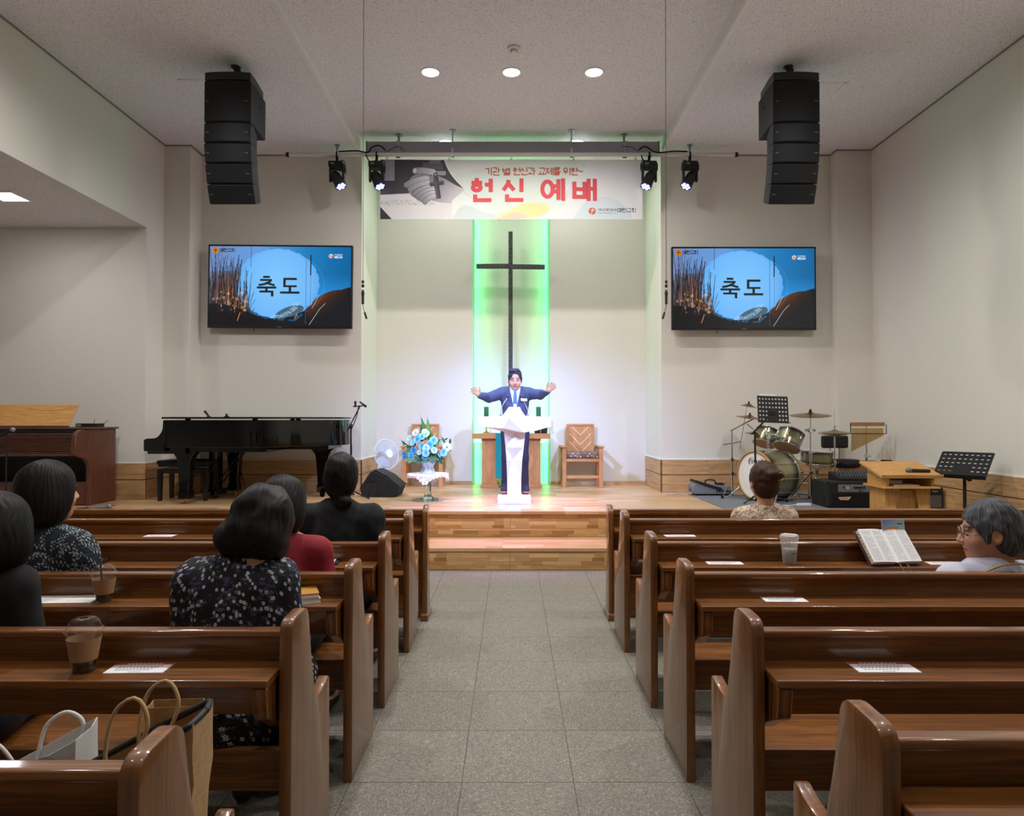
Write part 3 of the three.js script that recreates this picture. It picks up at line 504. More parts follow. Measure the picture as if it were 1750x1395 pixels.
  const bm = std({ color: 0x0e0e11, roughness: 0.75 }); mesh(b, 'bag_body', T(bg, 0, 0.1855, 0), bm); mesh(b, 'strap', tube([[0.05, 0.2, 0.07], [-0.03, 0.28, 0.085], [-0.12, 0.33, 0.085], [-0.2, 0.33, 0.08], [-0.26, 0.26, 0.07]], 0.008, 30, 7), bm);
  mesh(b, 'lining', T(new THREE.TorusGeometry(0.05, 0.006, 6, 20, 1.6), 0.03, 0.32, 0.05, -0.2, 0, 0.6), std({ color: 0xa89a82, roughness: 0.8 }));
}
{ // dark purse on the third left seat and brown bag on the frontmost right seat
  const lump = (w, h, d, s) => { const g = new THREE.SphereGeometry(1, 28, 18), p = g.attributes.position; for (let i = 0; i < p.count; i++) { const x = p.getX(i), y = p.getY(i), z = p.getZ(i), n = 1 + perlin.noise(x * 2.2 + s, y * 2.2, z * 2.2) * 0.14, e = (q) => Math.sign(q) * Math.abs(q) ** 0.7; p.setXYZ(i, e(x) * w / 2 * n, Math.max(-h / 2, e(y) * h / 2 * n), e(z) * d / 2 * n); } g.computeVertexNormals(); return g; };
  const a = thing('dark_purse', 'dark plum purse with red trim on the seat beside the flowered blouse', 'handbag', [-0.818, 0.435, ROWS[3] - 0.29], 0.2);
  mesh(a, 'bag_body', T(lump(0.17, 0.17, 0.18, 3), 0, 0.085, 0), std({ color: 0x150d12, roughness: 0.7 })); mesh(a, 'trim', tube([[-0.08, 0.07, 0.06], [-0.075, 0.12, 0.07], [-0.05, 0.165, 0.05], [0.03, 0.17, 0.03]], 0.008, 16, 6), std({ color: 0x6e1030, roughness: 0.6 }));
  const b = thing('brown_bag', 'crumpled brown leather bag on the frontmost right seat by the aisle', 'handbag', [0.87, 0.435, ROWS[0] - 0.26], 0);
  mesh(b, 'bag_body', T(lump(0.17, 0.15, 0.16, 9), 0, 0.075, 0), std({ color: 0x5f4534, roughness: 0.6 })); mesh(b, 'handle', tube([[-0.05, 0.12, 0.03], [-0.03, 0.165, 0.035], [0.02, 0.165, 0.035], [0.045, 0.12, 0.03]], 0.006, 16, 6), std({ color: 0x4a3324, roughness: 0.6 }));
}

// ------------------------------------------------------------------ hanging loudspeaker arrays
function topView(wf, wr, d, bow) { // outline in (x, -z): bowed front at y=0, tapering to the rear
  const p = []; for (let i = 0; i <= 10; i++) { const q = -1 + i / 5; p.push([q * wf / 2, -bow * (1 - q * q)]); } p.push([wf / 2, d * 0.28], [wr / 2, d], [-wr / 2, d], [-wf / 2, d * 0.28]); return p;
}
function cabinet(h, wf, wr, d) { const g = ext(topView(wf, wr, d, 0.022), h, 0.006); g.rotateX(-PI / 2); return uvBox(g); }     // front faces +z, rear -z
function grilleGeo(h, wf) { const p = []; for (let i = 0; i <= 10; i++) { const q = -1 + i / 5; p.push([q * (wf / 2 - 0.008), -0.022 * (1 - q * q) - 0.008]); } for (let i = 10; i >= 0; i--) { const q = -1 + i / 5; p.push([q * (wf / 2 - 0.008), -0.022 * (1 - q * q) + 0.004]); } const g = ext(p, h, 0.002); g.rotateX(-PI / 2); return uvBox(g); }
const badgeM = std({ color: 0x4c4f54, roughness: 0.5 });
for (const [x, sgn, label] of [[-2.925, 1, 'black curved line-array loudspeaker of five cabinets hanging on the left'], [2.925, -1, 'black curved line-array loudspeaker of five cabinets hanging on the right']]) {
  const t = thing('line_array_speaker', label, 'loudspeaker', [x, CY, -6.87]);
  mesh(t, 'ceiling_bolt', [lathe([[0.001, 0], [0.05, 0], [0.05, -0.012], [0.02, -0.03], [0.018, -0.17], [0.001, -0.17]], 20), box(0.06, 0.04, 0.05, 0.02, -0.05, 0.0, { rz: 0.5 })].map((g) => T(g, 0, 0, -0.2)), M.black);
  mesh(t, 'rigging_plate', T(cabinet(0.085, 0.47, 0.42, 0.42), 0, -0.205, 0), M.blackSatin);
  let y = -0.252, z = 0;
  const spec = [[0.43, 0.478, 0.44, 0.46, 0], [0.2, 0.478, 0.38, 0.3, 0], [0.195, 0.478, 0.38, 0.3, 7], [0.195, 0.478, 0.38, 0.3, 14], [0.195, 0.478, 0.38, 0.3, 21]];
  for (const [h, wf, wr, d, a] of spec) {
    const c = mesh(t, 'cabinet', cabinet(h, wf, wr, d), M.blackTex); const an = -(-a) * D2R;
    c.position.set(0, y, z); c.rotation.x = an; c.geometry.translate(0, -h / 2, 0);
    mesh(c, 'grille', T(grilleGeo(h - 0.016, wf), 0, -h / 2, 0), M.grille);
    mesh(c, 'badge', [box(0.035, 0.012, 0.004, -wf / 2 + 0.035, -h * 0.5, 0.018, { b: 0.001 }), box(0.035, 0.012, 0.004, wf / 2 - 0.04, -h * 0.5, 0.018, { b: 0.001 })], badgeM);
    if (h > 0.3) mesh(c, 'side_handle', [box(0.012, 0.035, 0.1, sgn * 0.228, -0.14, -0.28, { b: 0.006 })], M.rubber);
    y -= Math.cos(an) * (h + 0.009); z -= Math.sin(an) * (h + 0.009);
  }
}

// ------------------------------------------------------------------ screen case, light bar, moving heads, banner
{
  const t = thing('screen_case', 'long grey retracted projection screen case under the raised ceiling', 'screen case', [0, 0, 0]);
  mesh(t, 'case', box(4.03, 0.155, 0.15, 0.01, 5.29, -9.27, { b: 0.008 }), M.grey);
  mesh(t, 'end_cap', box(0.02, 0.165, 0.16, -2.0, 5.29, -9.27, { b: 0.004 }), M.greyPlastic); mesh(t, 'end_cap', box(0.02, 0.165, 0.16, 2.02, 5.29, -9.27, { b: 0.004 }), M.greyPlastic);
  for (const x of [-1.565, 1.55]) mesh(t, 'hanger', [cyl(0.05, 0.05, 0.015, x, CC - 0.0075, -9.25), rod([x, CC, -9.25], [x, 5.36, -9.25], 0.018), box(0.06, 0.24, 0.012, x, 5.25, -9.188, { b: 0.003 })], M.steel);
  const b = thing('light_bar', 'white pipe with black end caps carrying the stage lights', 'pipe', [0, 0, 0]);
  mesh(b, 'pipe', rod([-3.05, 5.145, -9.1], [3.05, 5.145, -9.1], 0.027, 0.027, 18), M.pipe);
  for (const x of [-3.05, 3.05]) mesh(b, 'end_cap', rod([x - 0.02, 5.145, -9.1], [x + 0.02, 5.145, -9.1], 0.031, 0.031, 18), M.rubber);
  for (const x of [-0.808, 0.808]) mesh(b, 'hanger_rod', [cyl(0.045, 0.045, 0.012, x, CC - 0.006, -9.1), rod([x, CC, -9.1], [x, 5.15, -9.1], 0.009), box(0.035, 0.12, 0.05, x, 5.17, -9.1)], M.steel);
  for (const x of [-2.38, 2.42]) mesh(b, 'hanger_rod', [cyl(0.035, 0.035, 0.01, x, CY - 0.005, -9.1), rod([x, CY, -9.1], [x, 5.15, -9.1], 0.01), ball(0.018, x, 5.235, -9.1)], M.steel);
  mesh(b, 'cable', [tube([[-2.35, 5.18, -9.08], [-2.1, 5.185, -9.07], [-1.95, 5.17, -9.075], [-1.9, 5.24, -9.08], [-1.8, 5.26, -9.08], [-1.72, 5.2, -9.08]], 0.01, 40, 6), tube([[1.72, 5.2, -9.08], [1.8, 5.25, -9.08], [1.95, 5.17, -9.075], [2.2, 5.18, -9.07], [2.38, 5.18, -9.08]], 0.01, 40, 6), tube([[-1.7, 5.17, -9.06], [-1.55, 5.24, -9.06], [-1.45, 5.18, -9.06]], 0.004, 20, 5), tube([[1.7, 5.18, -9.06], [1.62, 5.23, -9.06], [1.5, 5.24, -9.06]], 0.004, 20, 5), tube([[1.75, 5.12, -9.06], [1.78, 5.05, -9.05], [1.85, 5.05, -9.05], [1.88, 5.12, -9.06]], 0.009, 20, 6), tube([[-1.98, 5.13, -9.06], [-1.92, 5.03, -9.05], [-1.84, 5.05, -9.05], [-1.82, 5.12, -9.06]], 0.009, 20, 6)], M.rubber);
}
const ledM = glow(0xe4eaff, 2.2), lensM = std({ color: 0x0d1c66, roughness: 0.15, emissive: 0x1636c8, emissiveIntensity: 0.6 });
for (const [x, side, label] of [[-2.38, -1, 'outer left moving-head stage light over the left screen'], [-1.84, -1, 'inner left moving-head stage light before the banner'], [1.865, 1, 'inner right moving-head stage light before the banner'], [2.42, 1, 'outer right moving-head stage light over the right screen']]) {
  const t = thing('moving_head_light', label, 'stage light', [x, 5.145, -9.1]);
  mesh(t, 'clamp', [T(new THREE.TorusGeometry(0.034, 0.01, 8, 18), 0, 0, 0, 0, PI / 2, 0), box(0.03, 0.09, 0.035, 0, -0.065, 0)], M.rubber);
  mesh(t, 'base', ext(roundShape([[-0.1, -0.19], [-0.1, -0.11], [0.085, -0.11], [0.105, -0.16], [0.105, -0.24], [0.03, -0.2]], 0.012), 0.16, 0.006), M.blackTex);
  mesh(t, 'display', box(0.05, 0.022, 0.004, -0.045, -0.148, 0.081, { b: 0.001 }), M.greyPlastic);
  const piv = V(0.0, -0.33, 0);
  for (const s of [-1, 1]) mesh(t, 'yoke_arm', ext(roundShape([[-0.035, -0.18], [0.035, -0.18], [0.03, -0.36], [0.0, -0.385], [-0.03, -0.36]], 0.015), 0.028, 0.005).rotateY(PI / 2).translate(s * 0.088, 0, 0), M.blackSatin);
  const world = V(x, 5.145 - 0.33, -9.1), dir = V(-side * -0.0 - x * 0.92, -3.9, 1.0).normalize();
  const h = mesh(t, 'lamp_head', [T(lathe([[0.001, -0.1], [0.045, -0.1], [0.066, -0.06], [0.07, 0.0], [0.074, 0.08], [0.08, 0.12], [0.078, 0.135], [0.07, 0.13], [0.001, 0.128]], 28), 0, 0, 0)], M.blackSatin);
  h.position.copy(piv); h.quaternion.setFromUnitVectors(V(0, 1, 0), dir);
  mesh(h, 'lens_plate', cyl(0.07, 0.07, 0.004, 0, 0.131, 0, { seg: 24 }), lensM);
  for (let k = 0; k < 7; k++) { const a = k / 6 * 2 * PI, q = k === 6 ? 0 : 0.045; mesh(h, 'lamp', cyl(0.0185, 0.0185, 0.006, Math.cos(a) * q, 0.135, Math.sin(a) * q, { seg: 14 }), ledM); }
  const s = new THREE.SpotLight(0xd6a6ff, LV.mover, 0, 16 * D2R, 0.7, 2); s.position.copy(piv).addScaledVector(dir, 0.16); s.target.position.copy(piv).addScaledVector(dir, 3); s.castShadow = true; s.shadow.radius = 3; t.add(s, s.target);
  mesh(t, 'cable_loop', tube([[0.03, -0.1, 0.02], [0.1, -0.1, 0.05], [0.125, -0.19, 0.05], [0.11, -0.24, 0.03]].map(([a, b, c]) => [-side * a, b, c]), 0.006, 20, 6), M.rubber);
}
const bannerTex = canvasTex(2048, 480, (x, W, H) => {
  x.fillStyle = '#dfe6e3'; x.fillRect(0, 0, W, H);
  const blob = (pts, c) => { x.fillStyle = c; x.beginPath(); const n = pts.length; for (let i = 0; i < n; i++) { const p = pts[i], q = pts[(i + 1) % n], mx = (p[0] + q[0]) / 2, my = (p[1] + q[1]) / 2; i ? x.quadraticCurveTo(p[0], p[1], mx, my) : x.moveTo(mx, my); } x.closePath(); x.fill(); };
  blob([[500, 0], [600, 250], [760, 330], [960, 480], [1300, 480], [1500, 300], [1400, 150], [1750, 0]], '#d3e2da');
  blob([[1330, 480], [1500, 380], [1420, 160], [1700, 70], [1900, 20], [2048, 60], [2048, 250], [2048, 480], [1330, 480], [1330, 480]], '#dfe3e6');
  blob([[560, 480], [640, 340], [800, 420], [990, 460], [1000, 480], [700, 480], [560, 480]], '#c9d8d6');
  blob([[800, 480], [1000, 420], [1080, 360], [1180, 345], [1330, 360], [1300, 450], [1100, 480]], '#d8dc9e');
  blob([[900, 480], [1000, 440], [1060, 420], [1120, 440], [1160, 460], [1100, 480], [900, 480]], '#e3c6b4');
  blob([[1500, 480], [1620, 300], [1850, 300], [1950, 420], [1980, 480], [1700, 480], [1500, 480]], '#cddce2');
  x.strokeStyle = '#f4f6f5'; x.lineWidth = 4; x.beginPath(); x.moveTo(500, 0); x.bezierCurveTo(600, 250, 760, 300, 960, 480); x.stroke(); x.beginPath(); x.moveTo(1250, 480); x.bezierCurveTo(1500, 330, 1400, 180, 1600, 90); x.stroke();
  // monochrome photograph of clasped hands holding a wooden cross
  x.save(); x.beginPath(); x.moveTo(0, 0); x.lineTo(495, 0); x.bezierCurveTo(530, 120, 600, 180, 660, 240); x.lineTo(560, 330); x.lineTo(560, 480); x.lineTo(0, 480); x.clip();
  x.fillStyle = '#3a3842'; x.fillRect(0, 0, 700, 290); x.fillStyle = '#8f8e99'; x.fillRect(0, 0, 110, 170); x.fillStyle = '#5b5966'; x.fillRect(330, 20, 160, 60); x.fillStyle = '#a2a1ac'; x.fillRect(370, 90, 140, 34); x.fillStyle = '#77757f'; x.fillRect(380, 0, 90, 30);
  x.fillStyle = '#d9d9da'; x.beginPath(); x.moveTo(0, 285); x.lineTo(300, 270); x.lineTo(700, 330); x.lineTo(700, 480); x.lineTo(0, 480); x.fill();
  x.fillStyle = '#9b9ba2'; for (let i = 0; i < 240; i++) x.fillRect(rr(0, 420), rr(325, 368), 6, 3);
  let g = x.createLinearGradient(430, 200, 660, 330); g.addColorStop(0, '#8e8d96'); g.addColorStop(1, '#d8d8da'); x.fillStyle = g; x.beginPath(); x.moveTo(400, 120); x.bezierCurveTo(520, 130, 560, 220, 700, 240); x.lineTo(700, 340); x.bezierCurveTo(560, 360, 470, 350, 400, 330); x.fill();
  const finger = (x0, y0, x1, y1, w, c) => { x.lineCap = 'round'; x.strokeStyle = '#3a3941'; x.lineWidth = w + 5; x.beginPath(); x.moveTo(x0, y0); x.quadraticCurveTo((x0 + x1) / 2 - 16, (y0 + y1) / 2 - 12, x1, y1); x.stroke(); const l = x.createLinearGradient(x0, y0 - w / 2, x1, y1 + w / 2); l.addColorStop(0, '#c9c8ce'); l.addColorStop(1, c); x.strokeStyle = l; x.lineWidth = w; x.stroke(); };
  x.fillStyle = '#8b8a92'; x.beginPath(); x.ellipse(330, 220, 120, 110, 0.2, 0, 7); x.fill();
  for (let k = 0; k < 4; k++) finger(360 + k * 12, 150 + k * 38, 205 + k * 34, 205 + k * 34, 46, '#86858d');
  for (let k = 0; k < 4; k++) finger(400 + k * 8, 215 + k * 26, 270 + k * 26, 275 + k * 22, 38, '#7b7a83');
  finger(410, 100, 275, 90, 50, '#93929a'); x.fillStyle = '#d5d4d8'; x.beginPath(); x.ellipse(268, 90, 14, 20, 0.2, 0, 7); x.fill();
  x.save(); x.translate(442, 215); x.rotate(-0.14); x.fillStyle = '#3d3c43'; x.fillRect(-19, -80, 38, 180); x.fillRect(-55, -40, 112, 34); x.fillStyle = '#5a5961'; x.fillRect(-12, -74, 10, 168); x.fillRect(-48, -34, 98, 8); x.restore(); x.strokeStyle = '#2c2b30'; x.lineWidth = 7; x.beginPath(); x.arc(430, 120, 14, 0, 7); x.stroke();
  x.fillStyle = '#2c2b33'; x.beginPath(); x.moveTo(0, 380); x.lineTo(90, 480); x.lineTo(0, 480); x.fill(); x.restore();
  hanText(x, '기관 별 헌신과 교제를 위한~', 815, 64, 62, 9, '#b4604c', 0.94, 0.36);
  x._cap = 'butt'; x.lineJoin = 'miter';
  const big = [['헌', 700], ['신', 950], ['예', 1255], ['배', 1505]]; for (const [c, px] of big) hangul(x, c, px, 152, 182, 32, '#b83a44'); for (const [c, px] of big) hangul(x, c, px, 152, 182, 26, '#dc4650');
  x.fillStyle = '#c4603a'; x.beginPath(); x.arc(1655, 415, 28, 0, 7); x.fill(); x.strokeStyle = '#f6eee8'; x.lineWidth = 5; x.beginPath(); x.moveTo(1662, 390); x.lineTo(1648, 440); x.moveTo(1640, 404); x.lineTo(1674, 410); x.stroke();
  hanText(x, '기독교대한감리회', 1696, 394, 20, 2.4, '#5a5a58', 0.95); x.fillStyle = '#6a6a68'; x.font = '13px sans-serif'; x.fillText('Korean Methodist Church', 1696, 434); hanText(x, '매원교회', 1852, 388, 36, 4, '#2e2e30', 1.02);
});
{
  const t = thing('banner', 'white printed banner with red Hangul lettering and praying hands hung over the niche', 'banner', [-0.008, 4.69, -9.17]);
  const g = new THREE.BoxGeometry(3.585, 0.825, 0.003, 96, 22, 1), p = g.attributes.position;
  for (let i = 0; i < p.count; i++) { const x = p.getX(i), y = p.getY(i), k = 3.585 / 16, fold = Math.max(Math.abs(((x / k) % 1 + 1) % 1 - 0.5) - 0.44, 0) * 0.05 + Math.max(Math.abs(((y / 0.21) % 1 + 1) % 1 - 0.5) - 0.44, 0) * 0.03; p.setZ(i, p.getZ(i) + fold + 0.008 * Math.sin(x * 3.1 + y * 2) + 0.006 * perlin.noise(x * 4, y * 5, 1.3) + (0.4 - y) * 0.02); }
  g.computeVertexNormals();
  const bm = std({ map: bannerTex, roughness: 0.6 }), m = new THREE.Mesh(g, [M.paper, M.paper, M.paper, M.paper, bm, M.paper]); m.name = 'banner_cloth'; m.castShadow = m.receiveShadow = true; t.add(m);
  for (const x of [-1.7, -0.85, 0, 0.85, 1.7]) mesh(t, 'tie', tube([[x, 0.4, 0.0], [x + 0.01, 0.44, 0.03], [x, 0.455, 0.07], [x - 0.01, 0.44, 0.04], [x, 0.4, 0.005]], 0.003, 16, 5), M.black);
}
{ // smoke detector
  const t = thing('smoke_detector', 'small round smoke detector on the raised ceiling', 'smoke detector', [0.02, CC, -7.07]);
  mesh(t, 'base', lathe([[0.001, 0], [0.07, 0], [0.07, -0.018], [0.055, -0.024], [0.001, -0.024]], 28), M.white); mesh(t, 'sensor', lathe([[0.001, -0.022], [0.04, -0.022], [0.036, -0.05], [0.02, -0.058], [0.001, -0.058]], 24), M.white);
  mesh(t, 'slots', [0, 1, 2, 3, 4, 5, 6, 7].map((k) => T(box(0.008, 0.014, 0.003, 0, -0.036, 0.039), 0, 0, 0, 0, k * PI / 4, 0)), M.black);
}
for (const [x, s, l] of [[-1.3, 1, 'black choir microphone hanging on a thin cable, left of the niche'], [1.345, -1, 'black choir microphone hanging on a thin cable, right of the niche']]) {
  const t = thing('hanging_microphone', l, 'microphone', [x, 0, -5.85]);
  mesh(t, 'cable', rod([-0.002 * s, CC, 0], [0, 2.76, 0], 0.0024, 0.0024, 6), M.rubber);
  mesh(t, 'weight', [[2.745, 0.012], [2.71, 0.013], [2.645, 0.014]].map(([y, r], i) => ball(r, 0, y, 0, { sy: i === 2 ? 2.4 : 1.3 })), M.black);
  mesh(t, 'capsule_body', rod([0, 2.62, 0], [0, 2.55, 0], 0.011), M.black);
  mesh(t, 'gooseneck', tube([[0, 2.55, 0], [0.004 * s, 2.52, 0], [0.02 * s, 2.47, 0.01]], 0.0028, 12, 6), M.rubber);
  mesh(t, 'capsule', rod([0.018 * s, 2.475, 0.01], [0.036 * s, 2.42, 0.015], 0.009, 0.01), M.black);
}

// ------------------------------------------------------------------ television screens
const tvTex = canvasTex(1024, 576, (x, W, H) => {
  let g = x.createLinearGradient(0, 0, W, 120); g.addColorStop(0, '#6f86b8'); g.addColorStop(0.35, '#5f97d8'); g.addColorStop(0.7, '#1478b8'); g.addColorStop(1, '#0a5f98'); x.fillStyle = g; x.fillRect(0, 0, W, H);
  g = x.createLinearGradient(0, 200, 0, H); g.addColorStop(0, 'rgba(30,150,230,0)'); g.addColorStop(0.5, 'rgba(40,160,235,.8)'); g.addColorStop(1, 'rgba(20,60,90,1)'); x.fillStyle = g; x.fillRect(0, 0, W, H);
  g = x.createRadialGradient(150, 380, 20, 150, 380, 260); g.addColorStop(0, '#a8765c'); g.addColorStop(0.5, 'rgba(112,68,52,.8)'); g.addColorStop(1, 'rgba(60,40,40,0)'); x.fillStyle = g; x.fillRect(0, 180, 420, 396);
  x.fillStyle = '#15171b'; x.beginPath(); x.moveTo(0, 420); x.bezierCurveTo(120, 400, 260, 470, 420, 530); x.lineTo(620, 540); x.bezierCurveTo(760, 430, 860, 330, 1024, 290); x.lineTo(1024, 576); x.lineTo(0, 576); x.fill(); for (let i = 0; i < 220; i++) { x.fillStyle = 'rgba(18,18,22,.7)'; const q = rnd(), px = 430 + q * 590; x.beginPath(); x.arc(px, 560 - q * 262 + rr(-16, 40), rr(4, 14), 0, 7); x.fill(); }
  g = x.createLinearGradient(760, 300, 900, 480); g.addColorStop(0, '#8f4a2c'); g.addColorStop(0.45, '#4a2618'); g.addColorStop(1, 'rgba(20,20,24,0)'); x.fillStyle = g; x.beginPath(); x.moveTo(700, 440); x.bezierCurveTo(800, 340, 880, 300, 1000, 310); x.lineTo(980, 420); x.lineTo(720, 520); x.fill();
  x.save(); x.beginPath(); for (let i = 0; i <= 90; i++) { const a = i / 90 * 2 * PI, r = 1 + 0.012 * Math.sin(a * 23) + 0.01 * Math.sin(a * 41), px = 495 + Math.cos(a) * 300 * r, py = 268 + Math.sin(a) * 252 * r; i ? x.lineTo(px, py) : x.moveTo(px, py); } x.closePath(); g = x.createRadialGradient(480, 280, 40, 495, 268, 310); g.addColorStop(0, '#78bdf6'); g.addColorStop(0.75, '#6ab2f2'); g.addColorStop(1, '#5aa0e4'); x.fillStyle = g; x.fill(); x.clip();
  x.fillStyle = '#3f5f74'; x.beginPath(); x.ellipse(580, 478, 110, 42, -0.35, 0, 7); x.fill(); x.fillStyle = 'rgba(170,205,235,.9)'; for (let i = 0; i < 260; i++) { const a = rr(0, 1.6); x.fillRect(510 + Math.cos(a) * rr(150, 200) - 60, 400 + Math.sin(a) * rr(95, 125), 4, 4); } x.restore();
  x.strokeStyle = 'rgba(150,205,250,.5)'; x.lineWidth = 2; x.beginPath(); x.ellipse(560, 280, 270, 230, 0, -1, 0.7); x.stroke();
  x.lineCap = 'round'; for (let i = 0; i < 170; i++) { const px = rr(0, 300), top = rr(-10, 330) + Math.max(0, px - 150) * 1.4, c = rnd(); x.strokeStyle = c < 0.82 ? '#15161a' : c < 0.93 ? '#4a2a20' : '#94603f'; x.lineWidth = rr(0.8, 3.6); x.beginPath(); x.moveTo(px + rr(-20, 20), H); x.quadraticCurveTo(px, (H + top) / 2, px + rr(-40, 60), top); x.stroke(); }
  x.fillStyle = '#141417'; x.beginPath(); x.moveTo(0, 470); for (let i = 0; i <= 60; i++) x.lineTo(i * 8, 460 + i * 1.4 + rr(-26, 14)); x.lineTo(480, 576); x.lineTo(0, 576); x.fill();
  for (const [px, a, b, w, c] of [[700, 0, 560, 3, '#4d5f78'], [733, 60, 205, 8, '#161b22'], [733, 205, 430, 3, '#5878a0'], [300, 0, 150, 3, '#2a2f48']]) { x.strokeStyle = c; x.lineWidth = w; x.beginPath(); x.moveTo(px, a); x.lineTo(px - 2, b); x.stroke(); }
  x.strokeStyle = '#c8ccd2'; x.lineWidth = 3; x.beginPath(); x.moveTo(725, 565); x.lineTo(800, 450); x.lineTo(840, 410); x.stroke(); x.beginPath(); x.moveTo(745, 445); x.lineTo(795, 350); x.stroke();
  x.strokeStyle = '#d08a4a'; x.lineWidth = 5; for (const q of [[250, 470, 275, 350], [205, 540, 225, 480], [620, 520, 640, 480]]) { x.beginPath(); x.moveTo(q[0], q[1]); x.lineTo(q[2], q[3]); x.stroke(); }
  for (let i = 0; i < 40; i++) { x.fillStyle = 'rgba(225,180,150,.5)'; x.beginPath(); x.arc(rr(20, 280), rr(330, 470), rr(2, 12), 0, 7); x.fill(); }
  // the word, in heavy strokes
  x.fillStyle = '#101418'; const R = (a, b, c, d) => x.fillRect(a, b, c - a, d - b);
  R(388, 213, 436, 228); R(366, 236, 452, 250); x.lineWidth = 15; x.lineCap = 'butt'; x.strokeStyle = '#101418'; x.beginPath(); x.moveTo(444, 246); x.quadraticCurveTo(425, 272, 356, 280); x.stroke(); x.beginPath(); x.moveTo(408, 262); x.lineTo(472, 282); x.stroke(); R(343, 290, 484, 305); R(404, 305, 421, 320); R(362, 320, 464, 334); R(446, 320, 464, 362);
  R(534, 226, 632, 242); R(534, 226, 552, 294); R(534, 280, 632, 294); R(574, 294, 592, 326); R(512, 325, 652, 341);
  x.fillStyle = '#c07a2c'; x.beginPath(); x.arc(40, 30, 24, 0, 7); x.fill(); x.strokeStyle = '#2a1a12'; x.lineWidth = 4; x.beginPath(); x.moveTo(44, 12); x.lineTo(36, 50); x.moveTo(24, 26); x.lineTo(58, 32); x.stroke(); hanText(x, '매원교회', 72, 14, 28, 4, '#16181c', 0.98);
  x.fillStyle = '#e8ddd2'; x.beginPath(); x.arc(878, 66, 16, 0, 7); x.fill(); x.fillStyle = '#c06a38'; x.beginPath(); x.arc(880, 68, 12, 0, 7); x.fill(); x.strokeStyle = '#fff'; x.lineWidth = 3; x.beginPath(); x.moveTo(883, 56); x.lineTo(876, 80); x.stroke(); hanText(x, '기독교대한감리회', 900, 52, 8, 1.6, '#d8ecf8', 0.95); hanText(x, '매원교회', 902, 66, 15, 3, '#e8f4fc', 0.98);
});
{
  const scr = std({ color: 0x050506, roughness: 0.25, emissive: 0xffffff, emissiveMap: tvTex, emissiveIntensity: 1.0 });
  for (const [x, y, rz, l] of [[-3.215, 3.385, -0.008, 'wall-mounted television showing Hangul over a blue sky, left of the niche'], [3.215, 3.36, 0, 'wall-mounted television showing Hangul over a blue sky, right of the niche']]) {
    const t = thing('television', l, 'television', [x, y, -9.33]); t.rotation.z = rz;
    mesh(t, 'housing', box(2.0, 1.155, 0.05, 0, 0, 0, { b: 0.008 }), M.black);
    mesh(t, 'bezel', [box(2.0, 0.022, 0.012, 0, 0.567, 0.028), box(2.0, 0.03, 0.012, 0, -0.563, 0.028), box(0.02, 1.15, 0.012, -0.99, 0, 0.028), box(0.02, 1.15, 0.012, 0.99, 0, 0.028)], M.blackSatin);
    const s = mesh(t, 'display_panel', new THREE.PlaneGeometry(1.962, 1.104), scr); s.position.set(0, 0.003, 0.027);
    mesh(t, 'maker_mark', box(0.06, 0.008, 0.002, 0, -0.563, 0.0345, { b: 0 }), M.steel);
    mesh(t, 'wall_bracket', [box(0.7, 0.5, 0.03, 0, 0, -0.1), box(0.08, 0.4, 0.06, -0.25, 0, -0.055), box(0.08, 0.4, 0.06, 0.25, 0, -0.055)], M.black);
    mesh(t, 'hanging_cable', tube([[-0.37, -0.57, 0.0], [-0.37, -0.6, 0.0], [-0.36, -0.62, 0.01]], 0.005, 8, 5), M.rubber);
  }
}

// ------------------------------------------------------------------ cross, communion table, chairs
{
  const ct = canvasTex(256, 256, (x) => { x.fillStyle = '#2e2b2c'; x.fillRect(0, 0, 256, 256); for (let j = 0; j < 32; j++) for (let i = 0; i < 32; i++) { const q = rnd(); x.fillStyle = q < 0.5 ? '#1f1d1f' : q < 0.75 ? '#5d5957' : q < 0.88 ? '#8a8480' : q < 0.94 ? '#7a4a3a' : '#3f5560'; x.fillRect(i * 8 + rr(-1, 1), j * 8 + rr(-1, 1), 6, 6); } }, { rep: [1 / 0.24, 1 / 0.24] });
  const cm = std({ map: ct, roughness: 0.45, bumpMap: ct, bumpScale: 0.002 });
  const t = thing('wall_cross', 'tall slender dark mosaic cross in the green-lit recess', 'cross', [-0.022, 0, -10.44]);
  mesh(t, 'upright', box(0.066, 3.02, 0.05, 0, 2.956, 0, { b: 0.006 }), cm);
  mesh(t, 'crossbar', box(0.5, 0.072, 0.05, -0.283, 3.925, 0, { b: 0.006, rz: 0.006 }), cm); mesh(t, 'crossbar', box(0.5, 0.072, 0.05, 0.283, 3.915, 0, { b: 0.006, rz: -0.012 }), cm);
  mesh(t, 'standoff', [4.2, 2.9, 1.7].map((y) => rod([0, y, -0.02], [0, y, -0.23], 0.012)), M.steel);
}
